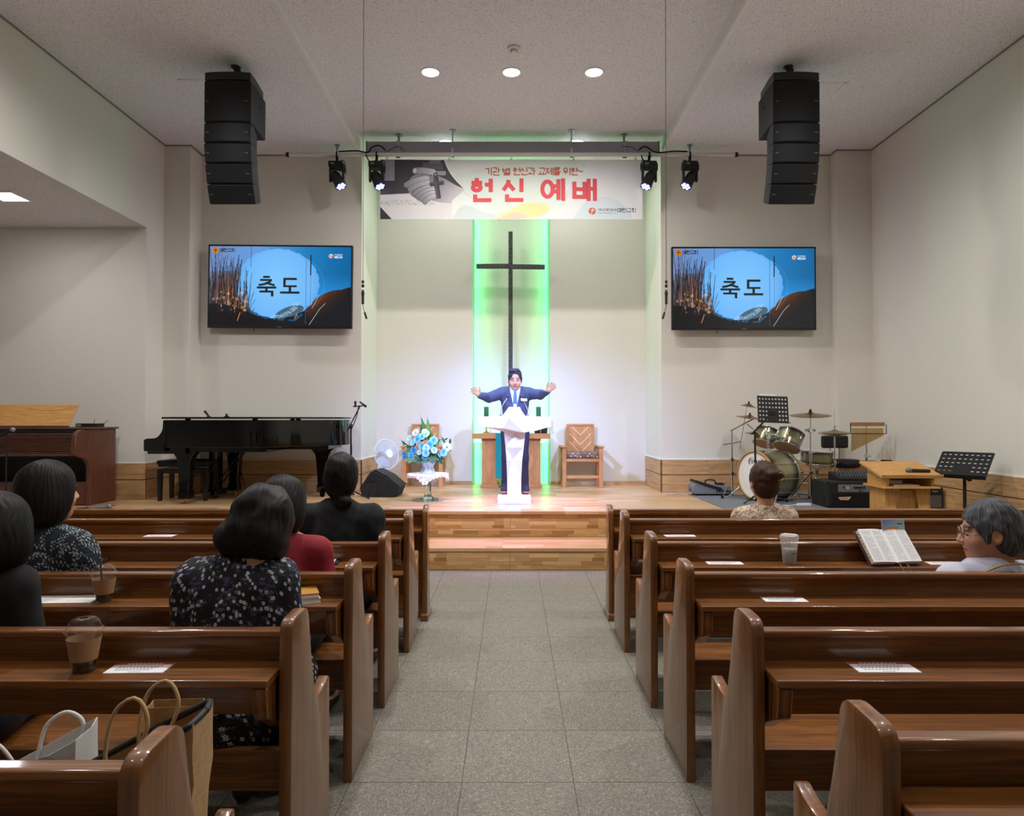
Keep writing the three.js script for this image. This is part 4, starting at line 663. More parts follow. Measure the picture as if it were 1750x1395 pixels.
{
  const t = thing('communion_table', 'light wooden communion table with two broad pedestal legs behind the pulpit', 'table', [-0.013, S, -10.2]);
  mesh(t, 'tabletop', box(1.16, 0.078, 0.46, 0, 0.772, 0, { b: 0.006 }), M.table);
  for (const x of [-0.318, 0.318]) { const l = mesh(t, 'pedestal', box(0.236, 0.68, 0.36, x, 0.394, 0, { b: 0.006, swap: true, ox: x }), M.table); mesh(l, 'foot', box(0.27, 0.054, 0.4, x, 0.027, 0, { b: 0.006 }), M.table); mesh(l, 'collar', box(0.245, 0.03, 0.37, x, 0.718, 0, { b: 0.004 }), M.table); }
  mesh(t, 'stretcher', box(0.42, 0.12, 0.04, 0, 0.25, -0.05, { b: 0.004 }), M.table);
  const c = thing('parament_cloth', 'teal cloth with gold fringe draped over the communion table', 'cloth', [-0.013, S, -10.2]);
  const teal = std({ map: canvasTex(256, 512, (x) => { x.fillStyle = '#0f8e90'; x.fillRect(0, 0, 256, 512); x.fillStyle = '#0a5c58'; for (let i = 0; i < 10; i++) { x.beginPath(); x.moveTo(205, 250 + i * 18); x.quadraticCurveTo(180 + (i % 3) * 14, 240 + i * 18, 168, 262 + i * 18); x.quadraticCurveTo(190, 262 + i * 18, 205, 250 + i * 18); x.fill(); } x.fillRect(203, 250, 6, 200); }), roughness: 0.7 });
  const g = new THREE.BoxGeometry(0.46, 0.66, 0.004, 24, 12, 1), p = g.attributes.position; for (let i = 0; i < p.count; i++) p.setZ(i, p.getZ(i) + 0.006 * Math.sin(p.getX(i) * 30) * (0.4 - p.getY(i))); g.computeVertexNormals();
  mesh(c, 'drop', T(g, 0, 0.482, 0.248), teal); mesh(c, 'top_cover', box(0.46, 0.004, 0.475, 0, 0.8145, 0.002, { b: 0.001 }), teal);
  const gold = std({ color: 0xc9a040, roughness: 0.5, metalness: 0.4 }); const fr = []; for (let i = 0; i < 46; i++) fr.push(box(0.006, 0.034, 0.004, -0.228 + i * 0.0101, 0.136, 0.2475 , { b: 0 })); mesh(c, 'fringe', fr, gold);
  for (const [x, l] of [[-0.388, 'green pillar candle on brass stand, left end of the communion table'], [0.4, 'green pillar candle on brass stand, right end of the communion table']]) {
    const k = thing('altar_candle', l, 'candle', [x, S + 0.811, -10.18]);
    mesh(k, 'holder', lathe([[0.001, 0], [0.055, 0], [0.055, 0.01], [0.03, 0.022], [0.012, 0.04], [0.01, 0.1], [0.018, 0.115], [0.01, 0.13], [0.012, 0.235], [0.045, 0.25], [0.045, 0.258], [0.001, 0.258]], 24), M.brass);
    mesh(k, 'wax', lathe([[0.001, 0.258], [0.036, 0.258], [0.036, 0.395], [0.033, 0.4], [0.026, 0.395], [0.001, 0.39]], 24), std({ color: 0x2d6b43, roughness: 0.6 })); mesh(k, 'wick', rod([0, 0.388, 0], [0.002, 0.405, 0], 0.0015, 0.0015, 5), M.black);
  }
  const f = thing('table_frame', 'small white framed card standing on the communion table', 'frame', [-0.245, S + 0.811, -10.1]); mesh(f, 'board', box(0.15, 0.1, 0.008, 0, 0.052, 0, { rx: -0.15, b: 0.002 }), M.paper); mesh(f, 'border', [box(0.16, 0.008, 0.012, 0, 0.004, 0.006), box(0.008, 0.11, 0.012, -0.077, 0.055, 0, { rx: -0.15 })], M.greyPlastic);
  const b = thing('offering_bag', 'dark maroon velvet box with gold bands on the communion table', 'box', [0.425, S + 0.811, -10.02]); const mm = std({ color: 0x2a0d18, roughness: 0.8 }); mesh(b, 'body', ext(roundShape([[-0.085, 0], [0.1, 0], [0.112, 0.135], [-0.112, 0.135]], 0.012), 0.07, 0.006), mm); mesh(b, 'gold_band', [box(0.01, 0.13, 0.004, 0.0, 0.066, 0.036), box(0.008, 0.13, 0.004, 0.1, 0.068, 0.036, { rz: -0.08 })], gold);
}
const damask = canvasTex(256, 256, (x) => { x.fillStyle = '#6f5a55'; x.fillRect(0, 0, 256, 256); for (let i = 0; i < 46; i++) { x.fillStyle = ['#cdbf98', '#a88f6a', '#ded3b2', '#5a4444'][i % 4]; const a = rr(0, 256), b = rr(0, 256), r = rr(10, 26), q = rr(0, 6); x.beginPath(); x.moveTo(a, b); x.bezierCurveTo(a + r * Math.cos(q), b + r * Math.sin(q), a + 2 * r * Math.cos(q + 0.8), b + 2 * r * Math.sin(q + 0.8), a + 2 * r * Math.cos(q + 1.3), b + 2 * r * Math.sin(q + 1.3)); x.bezierCurveTo(a + 1.2 * r * Math.cos(q + 1.6), b + r * Math.sin(q + 1.6), a, b + 4, a, b); x.fill(); } }, { rep: [4, 4] });
function pulpitChair() {
  const t = thing('pulpit_chair', '', 'armchair'), W = 0.6, m = M.table;
  for (const s of [-1, 1]) {
    mesh(t, 'leg', box(0.06, 0.595, 0.055, s * 0.275, 0.2985, 0.2, { b: 0.004, swap: true, ox: s }), m); mesh(t, 'leg', box(0.055, 0.595, 0.055, s * 0.275, 0.2985, -0.16, { b: 0.004, swap: true, ox: s * 2 }), m);
    mesh(t, 'armrest', box(0.085, 0.024, 0.46, s * 0.283, 0.607, 0.015, { b: 0.006, swap: true }), m);
    mesh(t, 'side_rail', box(0.03, 0.045, 0.32, s * 0.275, 0.145, 0.02, { b: 0.003, swap: true }), m); mesh(t, 'side_rail', box(0.03, 0.05, 0.32, s * 0.275, 0.39, 0.02, { b: 0.003, swap: true }), m);
  }
  mesh(t, 'front_stretcher', box(0.5, 0.045, 0.03, 0, 0.155, 0.2, { b: 0.003 }), m); mesh(t, 'seat_rail', box(0.5, 0.04, 0.035, 0, 0.405, 0.2, { b: 0.003 }), m); mesh(t, 'seat_board', box(0.5, 0.02, 0.4, 0, 0.42, 0.02, { b: 0.003 }), m);
  const cu = box(0.52, 0.1, 0.4, 0, 0.48, 0.03, { b: 0.045, seg: 4, k: 1 }); mesh(t, 'cushion', cu, std({ map: damask, roughness: 0.85 }));
  const bk = mesh(t, 'backrest', ext(roundShape([[-0.2, 0.4], [0.2, 0.4], [0.215, 0.95], [-0.215, 0.95]], 0.01), 0.03, 0.004, { swap: true }).translate(0, 0, 0), m); bk.position.set(0, 0, -0.14); bk.rotation.x = -0.0;
  mesh(bk, 'frame_rail', [box(0.43, 0.03, 0.012, 0, 0.935, 0.018, { b: 0.003 }), bar([-0.186, 0.42, 0.018], [-0.2, 0.93, 0.018], 0.03, 0.012), bar([0.186, 0.42, 0.018], [0.2, 0.93, 0.018], 0.03, 0.012)], m);
  const inl = std({ color: 0xefe3c8, roughness: 0.5 }), L = []; for (const y of [0.78, 0.63, 0.5]) for (const s of [-1, 1]) { const e = y > 0.7 ? 0.125 : 0.17; L.push(bar([s * 0.002, y, 0.016], [s * e, y + (y > 0.7 ? 0.125 : 0.175) * (y < 0.55 ? 1 : 1), 0.016], 0.008, 0.004, { b: 0.001 })); } mesh(bk, 'inlay', L, inl);
  return t;
}
{ const c = pulpitChair(); c.position.set(1.06, S, -10.33); c.userData.label = 'light wooden armchair with chevron inlay and damask cushion, right of the table'; copyOf(c, 'light wooden armchair with chevron inlay behind the blue flowers', [-1.345, S, -10.33]); }

// ------------------------------------------------------------------ white faceted pulpit with two gooseneck microphones
{
  const t = thing('pulpit', 'white faceted T-shaped pulpit with angular polygon planes', 'pulpit', [0.028, S, -8.32]);
  mesh(t, 'base', box(0.405, 0.072, 0.4, 0, 0.036, 0, { b: 0.005 }), M.pulpit);
  mesh(t, 'floor_plate', box(0.21, 0.004, 0.05, -0.01, 0.002, 0.23, { b: 0.001 }), M.grey);
  const poly = (tris) => { const g = new THREE.BufferGeometry(), a = []; for (const tr of tris) a.push(...tr.flat()); g.setAttribute('position', new THREE.Float32BufferAttribute(a, 3)); g.computeVertexNormals(); return g; };
  // stem: rings of irregular corners joined by flat triangles
  const ring = (y, pts) => pts.map(([x, z]) => [x, y, z]);
  const R = [ring(0.07, [[-0.085, 0.1], [0.0, 0.13], [0.09, 0.09], [0.085, -0.1], [-0.085, -0.1]]), ring(0.3, [[-0.08, 0.08], [0.02, 0.125], [0.075, 0.1], [0.09, -0.1], [-0.09, -0.1]]), ring(0.52, [[-0.085, 0.12], [-0.03, 0.075], [0.095, 0.125], [0.1, -0.1], [-0.1, -0.1]]), ring(0.68, [[-0.105, 0.06], [0.0, 0.135], [0.115, 0.095], [0.11, -0.1], [-0.11, -0.1]]), ring(0.86, [[-0.125, 0.13], [0.02, 0.1], [0.135, 0.13], [0.12, -0.1], [-0.12, -0.1]]), ring(0.94, [[-0.14, 0.16], [0.01, 0.14], [0.15, 0.16], [0.13, -0.12], [-0.13, -0.12]])];
  const tr = []; for (let j = 0; j < R.length - 1; j++) for (let k = 0; k < 5; k++) { const a = R[j][k], b = R[j][(k + 1) % 5], c = R[j + 1][k], d = R[j + 1][(k + 1) % 5]; if ((j + k) % 2) tr.push([a, b, d], [a, d, c]); else tr.push([a, b, c], [b, d, c]); }
  mesh(t, 'stem', poly(tr), M.pulpit);
  // desk: faceted arms
  const F = { a: [-0.455, 1.055, 0.0], b: [-0.395, 0.935, 0.1], c: [-0.14, 0.915, 0.19], d: [0.115, 0.865, 0.2], e: [0.26, 0.885, 0.16], f: [0.45, 0.935, 0.06], g: [0.455, 1.05, 0.0], h: [0.23, 1.03, 0.15], i: [-0.06, 1.035, 0.23], j: [-0.2, 1.0, 0.16], k: [0.1, 1.03, 0.2], l: [-0.2, 1.06, 0.05], m: [0.22, 1.06, 0.05], br: [-0.4, 1.055, -0.24], gr: [0.4, 1.05, -0.24], lo: [-0.1, 0.86, -0.1], ro: [0.12, 0.86, -0.1] };
  const q = (s) => s.split(' ').map((n) => F[n]); const ft = ['a b j', 'b c j', 'j c i', 'c d i', 'i d k', 'd h k', 'd e h', 'e f h', 'f g h', 'a j l', 'j i l', 'i k l', 'k m l', 'k h m', 'h g m', 'a l br', 'l m br', 'm gr br', 'm g gr', 'b a br', 'b br lo', 'c b lo', 'd c lo', 'd lo ro', 'e d ro', 'f e ro', 'f ro gr', 'g f gr', 'lo br gr', 'lo gr ro'].map(q);
  mesh(t, 'desk', poly(ft), M.pulpit);
  const top = [[-0.13, 1.045, 0.12], [0.12, 1.045, 0.12], [0.07, 1.175, -0.02], [-0.068, 1.175, -0.02], [-0.16, 1.05, -0.16], [0.15, 1.05, -0.16], [0.07, 1.16, -0.12], [-0.068, 1.16, -0.12], [-0.085, 1.085, 0.135], [0.075, 1.085, 0.135]];
  const w = (a) => a.map((k) => top[k]); mesh(t, 'book_rest', poly([[0, 1, 9], [0, 9, 8], [8, 9, 2], [8, 2, 3], [0, 8, 3], [1, 2, 9], [1, 5, 6], [1, 6, 2], [4, 0, 3], [4, 3, 7], [2, 6, 7], [2, 7, 3], [5, 4, 7], [5, 7, 6]].map(w)), M.pulpit);
  for (const [s, l] of [[-1, 'thin gooseneck microphone on the pulpit, left one'], [1, 'thin gooseneck microphone on the pulpit, right one']]) {
    const m = thing('gooseneck_microphone', l, 'microphone', [0.028, S + 1.055, -8.36]);
    mesh(m, 'socket', cyl(0.016, 0.013, 0.03, s * 0.165, 0.015, 0), M.steel); mesh(m, 'neck', tube([[s * 0.165, 0.02, 0], [s * 0.165, 0.08, 0], [s * 0.13, 0.17, -0.03], [s * 0.085, 0.235, -0.07]], 0.0032, 20, 6), M.steel); mesh(m, 'windscreen', ball(0.016, s * 0.078, 0.25, -0.08, { sy: 1.3 }), M.black);
  }
}

// ------------------------------------------------------------------ grand piano and bench
{
  const t = thing('grand_piano', 'glossy black grand piano with closed lid left on the stage', 'piano', [0, S, 0]);
  const Y = (y) => y - S;
  // plan outline in (x, -z)
  const plan = (o = 0) => { const p = []; const c = new THREE.CatmullRomCurve3([V(-3.5, 8.0 - o, 0), V(-3.15, 8.02 - o, 0), V(-2.85, 8.16 - o, 0), V(-2.6, 8.42 - o * 0.8, 0), V(-2.4, 8.6 - o * 0.5, 0), V(-2.24 + o * 0.7, 8.78, 0), V(-2.18 + o, 9.0, 0), V(-2.24 + o * 0.8, 9.25, 0), V(-2.42, 9.37 + o, 0)]); p.push([-4.14 - o, 9.38 + o], [-4.14 - o, 8.0 - o]); for (const q of c.getPoints(40)) p.push([q.x, q.y]); return p; };
  const slab = (pts, y0, y1, bev) => { const g = ext(pts, y1 - y0, bev); g.rotateX(-PI / 2); g.translate(0, (y0 + y1) / 2, 0); return g; };
  mesh(t, 'rim', slab(plan(), Y(1.205), Y(1.535), 0.006), M.pianoBlack);
  mesh(t, 'lid', slab(plan(0.018), Y(1.55), Y(1.572), 0.005), M.pianoBlack, 'closed flat lid');
  mesh(t, 'lid_prop_blocks', [[-3.9, -8.1], [-3.1, -8.12], [-2.7, -8.5], [-3.0, -9.2]].map(([x, z]) => box(0.05, 0.016, 0.05, x, Y(1.5425), z)), M.rubber);
  for (const z of [-8.03, -9.35]) { // cheeks beside the keyboard with their scroll
    const g = ext(roundShape([[-4.37, Y(1.165)], [-4.37, Y(1.3)], [-4.34, Y(1.315)], [-4.22, Y(1.32)], [-4.15, Y(1.4)], [-4.143, Y(1.533)], [-4.12, Y(1.533)], [-4.12, Y(1.165)]], [0.02, 0.02, 0.02, 0.04, 0.06, 0.01, 0, 0], 4), 0.09, 0.006); mesh(t, 'cheek', g.translate(0, 0, z), M.pianoBlack);
  }
  mesh(t, 'key_bed', span(-4.36, -3.9, Y(1.13), Y(1.205), -8.05, -9.33, { b: 0.006 }), M.pianoBlack);
  mesh(t, 'fallboard', span(-4.33, -4.1, Y(1.22), Y(1.3), -8.1, -9.28, { b: 0.01 }), M.pianoBlack);
  mesh(t, 'under_frame', [span(-4.1, -2.95, Y(1.15), Y(1.21), -8.1, -9.3, { b: 0.004 }), span(-2.95, -2.35, Y(1.16), Y(1.21), -8.62, -9.3, { b: 0.004 })], M.pianoBlack);
  for (const [x, z] of [[-3.95, -8.17], [-3.75, -9.12], [-2.5, -8.92]]) {
    const l = mesh(t, 'leg', [ext(roundShape([[-0.16, Y(1.165)], [0.16, Y(1.165)], [0.09, Y(1.09)], [0.075, Y(1.0)], [0.055, Y(0.68)], [-0.055, Y(0.68)], [-0.075, Y(1.0)], [-0.09, Y(1.09)]], [0, 0, 0.04, 0.04, 0, 0, 0.04, 0.04]), 0.13, 0.006), box(0.135, 0.1, 0.14, 0, Y(0.635), 0, { b: 0.008 })].map((g) => T(g, x, 0, z)), M.pianoBlack);
    mesh(l, 'caster', [rod([x, Y(0.6), z], [x, Y(0.56), z], 0.02), T(new THREE.TorusGeometry(0.014, 0.009, 8, 16), x + 0.012, 0.0235, z, 0, 0.4, 0), box(0.012, 0.045, 0.05, x - 0.008, 0.05, z)], M.brass);
  }
  mesh(t, 'pedal_lyre', [box(0.05, 0.5, 0.06, -3.84, Y(0.89), -8.62), box(0.05, 0.5, 0.06, -3.84, Y(0.89), -8.86), box(0.16, 0.07, 0.36, -3.84, Y(0.61), -8.74, { b: 0.01 }), rod([-3.84, Y(1.15), -8.7], [-3.84, Y(0.62), -8.7], 0.01), rod([-3.84, Y(1.15), -8.78], [-3.84, Y(0.62), -8.78], 0.01)], M.pianoBlack);
  mesh(t, 'lyre_brace', [rod([-3.84, Y(0.64), -8.66], [-3.45, Y(1.18), -8.66], 0.008), rod([-3.84, Y(0.64), -8.82], [-3.45, Y(1.18), -8.82], 0.008)], M.rubber);
  for (const z of [-8.68, -8.74, -8.8]) mesh(t, 'pedal', box(0.11, 0.012, 0.026, -3.95, Y(0.585), z, { b: 0.005 }), M.brass);
  const b = thing('piano_bench', 'black padded piano bench by the keyboard end', 'bench', [-4.13, S, -8.6]);
  mesh(b, 'seat', box(0.64, 0.055, 0.36, 0, 0.483, 0, { b: 0.02, seg: 3 }), M.black); mesh(b, 'seat_tray', box(0.6, 0.03, 0.33, 0, 0.442, 0, { b: 0.003 }), M.blackSatin); mesh(b, 'apron', [box(0.6, 0.06, 0.02, 0, 0.375, 0.15), box(0.6, 0.06, 0.02, 0, 0.375, -0.15), box(0.02, 0.06, 0.3, 0.29, 0.375, 0), box(0.02, 0.06, 0.3, -0.29, 0.375, 0)], M.blackSatin);
  mesh(b, 'lift_mechanism', [bar([-0.25, 0.4, 0.1], [0.2, 0.435, 0.1], 0.02, 0.01), bar([0.25, 0.4, -0.1], [-0.2, 0.435, -0.1], 0.02, 0.01)], M.steel);
  for (const x of [-0.285, 0.285]) for (const z of [-0.145, 0.145]) mesh(b, 'leg', ext([[-0.03, 0.405], [0.03, 0.405], [0.02, 0.002], [-0.02, 0.002]], 0.045, 0.003).translate(x, 0, z), M.blackSatin);
  const m = thing('lid_microphone', 'small black microphone in a clip on the piano lid', 'microphone', [-3.74, 1.5725, -8.3]); mesh(m, 'clip', [box(0.05, 0.012, 0.05, 0.22, 0.006, 0), box(0.02, 0.03, 0.03, 0.22, 0.025, 0, { rz: 0.5 })], M.black); mesh(m, 'body', [rod([0.0, 0.01, 0], [-0.04, 0.06, 0], 0.011, 0.014), ball(0.016, -0.045, 0.066, 0)], M.black); mesh(m, 'foot', cyl(0.025, 0.02, 0.012, 0, 0.006, 0), M.black);
  const f = thing('folded_stand', 'thin black folded music stand behind the piano bench', 'music stand', [-3.72, S, -9.2]); mesh(f, 'leg', rod([0, 0.4, 0], [-0.16, 0.004, 0.12], 0.006), M.rubber); mesh(f, 'leg', rod([0, 0.4, 0], [0.0, 0.004, 0.2], 0.006), M.rubber); mesh(f, 'leg', rod([0, 0.4, 0], [0.14, 0.004, 0.1], 0.006), M.rubber); mesh(f, 'pole', rod([0, 0.3, 0], [0.02, 0.62, 0], 0.008), M.rubber);
}
// ------------------------------------------------------------------ organ console in the alcove
{
  const t = thing('organ_console', 'dark reddish-brown organ console with slatted roll-top in the alcove', 'organ', [0, S, 0]); const Y = (y) => y - S;
  const X1 = -5.0, X0 = -6.62;
  const prof = roundShape([[-8.5, Y(0.523)], [-8.5, Y(1.425)], [-7.82, Y(1.425)], [-7.72, Y(1.38)], [-7.7, Y(1.13)], [-7.9, Y(1.08)], [-7.985, Y(1.0)], [-7.985, Y(0.523)]].map(([z, y]) => [-z, y]).reverse(), [0, 0.05, 0.04, 0.02, 0.06, 0.03, 0, 0], 5);
  for (const x of [X1 - 0.025, X0 + 0.025]) { const g = ext(prof, 0.05, 0.005, { swap: true }); g.rotateY(PI / 2); mesh(t, 'end_panel', g.translate(x, 0, 0), M.organ); }
  mesh(t, 'top_board', span(X0 - 0.02, X1 + 0.02, Y(1.426), Y(1.45), -7.86, -8.53, { b: 0.005 }), M.organ);
  for (let i = 0; i < 10; i++) { const a = i / 9, y = 1.372 - a * 0.205, z = -7.79 + 0.05 * Math.sin(a * PI * 0.6); mesh(t, 'roll_slat', box(X1 - X0 - 0.1, 0.0155, 0.026, (X0 + X1) / 2, Y(y), z + 0.012, { b: 0.005, oy: i * 0.13 }), M.organ); }
  mesh(t, 'front_rail', span(X0 + 0.05, X1 - 0.05, Y(1.12), Y(1.155), -7.72, -7.76, { b: 0.004 }), M.organ);
  mesh(t, 'roll_backing', span(X0 + 0.05, X1 - 0.05, Y(1.12), Y(1.42), -7.83, -7.9), M.black);
  mesh(t, 'desk_floor', span(X0 + 0.05, X1 - 0.05, Y(1.1), Y(1.12), -7.76, -8.5), M.black);
  mesh(t, 'knee_panel', span(X0 + 0.05, X1 - 0.05, Y(0.7), Y(1.1), -8.3, -8.33), M.black); mesh(t, 'kick_board', span(X0 + 0.05, X1 - 0.05, Y(0.53), Y(0.8), -8.02, -8.05, { b: 0.003 }), M.organ); mesh(t, 'rear_panel', span(X0 + 0.05, X1 - 0.05, Y(0.53), Y(1.42), -8.47, -8.5), M.organ);
  mesh(t, 'lock', cyl(0.008, 0.008, 0.01, X1 - 0.045, Y(1.19), -7.715, { rx: PI / 2 }), M.brass);
  const d = mesh(t, 'music_desk', box(1.1, 0.33, 0.018, 0, 0.165, 0, { b: 0.004 }), M.lectern, 'tan wooden music desk with torn-veneer edge'); d.position.set(-5.79, Y(1.452), -7.95); d.rotation.x = -0.62;
  const dt = []; for (let i = 0; i < 40; i++) { const q = i / 39, x = -0.05 + q * 0.58; dt.push([x, 0.285 - 0.045 * Math.sin(q * PI) - rr(0, 0.012), 0.0095]); } mesh(d, 'torn_edge', tube(dt, 0.0022, 80, 4), std({ color: 0x6b3c18, roughness: 0.7 }));
  mesh(t, 'desk_lip', box(1.14, 0.02, 0.03, -5.79, Y(1.46), -7.93, { b: 0.004 }), M.organ);
  const r = thing('wireless_receiver', 'flat black wireless receiver with green display on the organ', 'receiver', [-5.14, 1.451, -8.2]); mesh(r, 'case', box(0.26, 0.042, 0.15, 0, 0.022, 0, { b: 0.003 }), M.black); mesh(r, 'display', box(0.055, 0.02, 0.002, -0.09, 0.022, 0.0755, { b: 0 }), std({ color: 0x3f6a2a, emissive: 0x4f9a30, emissiveIntensity: 0.25 })); mesh(r, 'antenna', rod([0.0, 0.04, -0.07], [0.014, 0.09, -0.07], 0.003), M.rubber); mesh(r, 'antenna', rod([0.12, 0.03, -0.05], [0.19, 0.08, -0.05], 0.003), M.rubber);
  const silver = std({ color: 0x8b9096, metalness: 0.6, roughness: 0.5 });
  const a = thing('floor_microphone', 'silver-headed microphone lying at the stage edge before the organ', 'microphone', [-4.72, S, -7.72], 0.12); mesh(a, 'body', rod([0.08, 0.02, 0], [-0.1, 0.014, 0.02], 0.019, 0.012), M.greyPlastic); mesh(a, 'grille_head', ball(0.027, 0.105, 0.027, -0.003), silver); mesh(a, 'cable', tube([[-0.1, 0.012, 0.02], [-0.2, 0.008, 0.03], [-0.26, 0.006, -0.03], [-0.1, 0.006, -0.09], [0.08, 0.02, -0.09], [0.14, 0.03, -0.06]], 0.004, 40, 5), M.rubber);
  const s = thing('microphone_stand', 'microphone on a straight stand before the organ at the left edge', 'microphone stand', [-5.72, S, -7.62]); mesh(s, 'base', lathe([[0.001, 0], [0.1, 0], [0.1, 0.012], [0.02, 0.025], [0.001, 0.025]], 24), M.black); mesh(s, 'pole', rod([0, 0.01, 0], [0, 0.87, 0], 0.009), M.black); mesh(s, 'microphone', [rod([-0.09, 0.83, 0], [0.05, 0.895, 0], 0.012, 0.019)], M.black); mesh(s, 'grille_head', ball(0.028, 0.07, 0.905, 0), silver);
}
// ------------------------------------------------------------------ boom stand with two microphones, monitor wedge, fan
{
  const t = thing('boom_microphone_stand', 'black boom microphone stand with two microphones beside the piano tail', 'microphone stand', [-2.1, S, -8.78]);
  mesh(t, 'pole', rod([0, 0.06, 0], [0.0, 0.93, 0], 0.011), M.black); mesh(t, 'clutch', [box(0.035, 0.06, 0.035, 0, 0.93, 0, { b: 0.006 }), cyl(0.016, 0.016, 0.05, 0, 0.93, 0.02, { rx: PI / 2 })], M.black);
  mesh(t, 'boom_arm', rod([-0.05, 0.87, 0.0], [0.12, 1.19, 0.02], 0.008), M.black); mesh(t, 'cable', tube([[0.1, 1.2, 0.02], [0.09, 1.1, 0.03], [0.05, 0.98, 0.03], [0.01, 0.88, 0.03], [0.015, 0.6, 0.02], [-0.01, 0.3, 0.02], [0.01, 0.08, 0.02]], 0.006, 50, 6), M.rubber);
  for (const a of [0.5, 2.4, 4.6]) mesh(t, 'leg', [rod([0, 0.1, 0], [Math.cos(a) * 0.3, 0.012, Math.sin(a) * 0.3], 0.009), ball(0.014, Math.cos(a) * 0.3, 0.0145, Math.sin(a) * 0.3)], M.black);
  mesh(t, 'mic_bar', rod([0.03, 1.19, 0.02], [0.17, 1.2, 0.02], 0.008), M.black); mesh(t, 'microphone', [rod([0.06, 1.18, 0.02], [0.06, 1.23, 0.02], 0.012, 0.014), ball(0.017, 0.06, 1.245, 0.02)], M.black); mesh(t, 'microphone', [rod([0.12, 1.25, 0.03], [0.19, 1.2, 0.05], 0.01, 0.014), ball(0.018, 0.2, 1.193, 0.053)], M.black);
  const w = thing('monitor_wedge', 'black wedge floor monitor speaker in front of the fan', 'loudspeaker', [-1.72, S, -9.06], -0.06);
  const pr = roundShape([[-0.235, 0.001], [-0.27, 0.12], [-0.12, 0.34], [-0.06, 0.335], [0.1, 0.26], [0.25, 0.135], [0.2, 0.001]], [0.01, 0.01, 0.03, 0.02, 0.1, 0.015, 0.01]);
  mesh(w, 'cabinet', ext(pr, 0.44, 0.006), M.blackTex); mesh(w, 'handle', [box(0.115, 0.05, 0.006, -0.12, 0.22, 0.2205, { b: 0.002 }), box(0.1, 0.032, 0.008, -0.12, 0.22, 0.2215, { b: 0.001 })], M.rubber);
  mesh(w, 'grille', ext([[-0.1, 0.35], [-0.055, 0.352], [0.105, 0.272], [0.262, 0.138], [0.258, 0.13], [0.1, 0.264], [-0.06, 0.342], [-0.1, 0.344]], 0.41, 0.001), M.grille);
}
{
  const t = thing('electric_fan', 'white standing electric fan by the niche corner', 'fan', [-1.83, S, -9.62]);
  const wp = std({ color: 0xdfe0e6, roughness: 0.4 });
  mesh(t, 'base', lathe([[0.001, 0], [0.17, 0], [0.17, 0.012], [0.1, 0.03], [0.03, 0.045], [0.001, 0.045]], 32), wp); mesh(t, 'column', rod([0, 0.03, 0], [0, 0.42, 0], 0.02, 0.016, 16), wp); mesh(t, 'control_box', box(0.09, 0.12, 0.07, 0, 0.28, 0, { b: 0.015, seg: 2 }), wp);
  const h = new THREE.Group(); const yaw = 0.85, pit = -0.12, hub = [0, 0.52, 0];
  const put = (g) => T(g, ...hub, pit, yaw, 0);
  mesh(t, 'motor_housing', put(T(lathe([[0.001, -0.12], [0.045, -0.11], [0.06, -0.05], [0.06, 0.0], [0.001, 0.0]], 24), 0, 0, 0, PI / 2, 0, 0)), wp);
  const wires = []; for (const s of [0.03, 0.105]) for (let k = 0; k < 44; k++) { const a = k / 44 * 2 * PI, c = Math.cos(a), n = Math.sin(a); wires.push(tube([[c * 0.06, n * 0.06, s < 0.05 ? 0.0 : 0.125], [c * 0.15, n * 0.15, s < 0.05 ? 0.006 : 0.115], [c * 0.21, n * 0.21, 0.062]], 0.0016, 6, 4)); }
  mesh(t, 'cage_wires', put(joined(wires)), wp); mesh(t, 'cage_ring', put(T(new THREE.TorusGeometry(0.212, 0.007, 8, 48), 0, 0, 0.06)), wp); mesh(t, 'front_cap', put(T(cyl(0.062, 0.055, 0.012, 0, 0, 0), 0, 0, 0.128, PI / 2, 0, 0)), std({ color: 0xf2f2f8, roughness: 0.35 }));
  for (let k = 0; k < 3; k++) { const g = new THREE.BufferGeometry(), pos = [], idx = []; for (let j = 0; j <= 8; j++) for (let i = 0; i <= 6; i++) { const r = 0.04 + j / 8 * 0.145, a = (i / 6 - 0.5) * (1.5 - 0.5 * Math.abs(j / 8 - 0.6)) + k * 2.094; pos.push(Math.cos(a) * r, Math.sin(a) * r, 0.06 + (i / 6 - 0.5) * 0.05); } for (let j = 0; j < 8; j++) for (let i = 0; i < 6; i++) { const a = j * 7 + i; idx.push(a, a + 1, a + 7, a + 1, a + 8, a + 7); } g.setAttribute('position', new THREE.Float32BufferAttribute(pos, 3)); g.setIndex(idx); g.computeVertexNormals(); mesh(t, 'blade', put(g), phy({ color: 0xd4dcee, roughness: 0.25, transmission: 0.4, thickness: 0, side: THREE.DoubleSide })); }
}
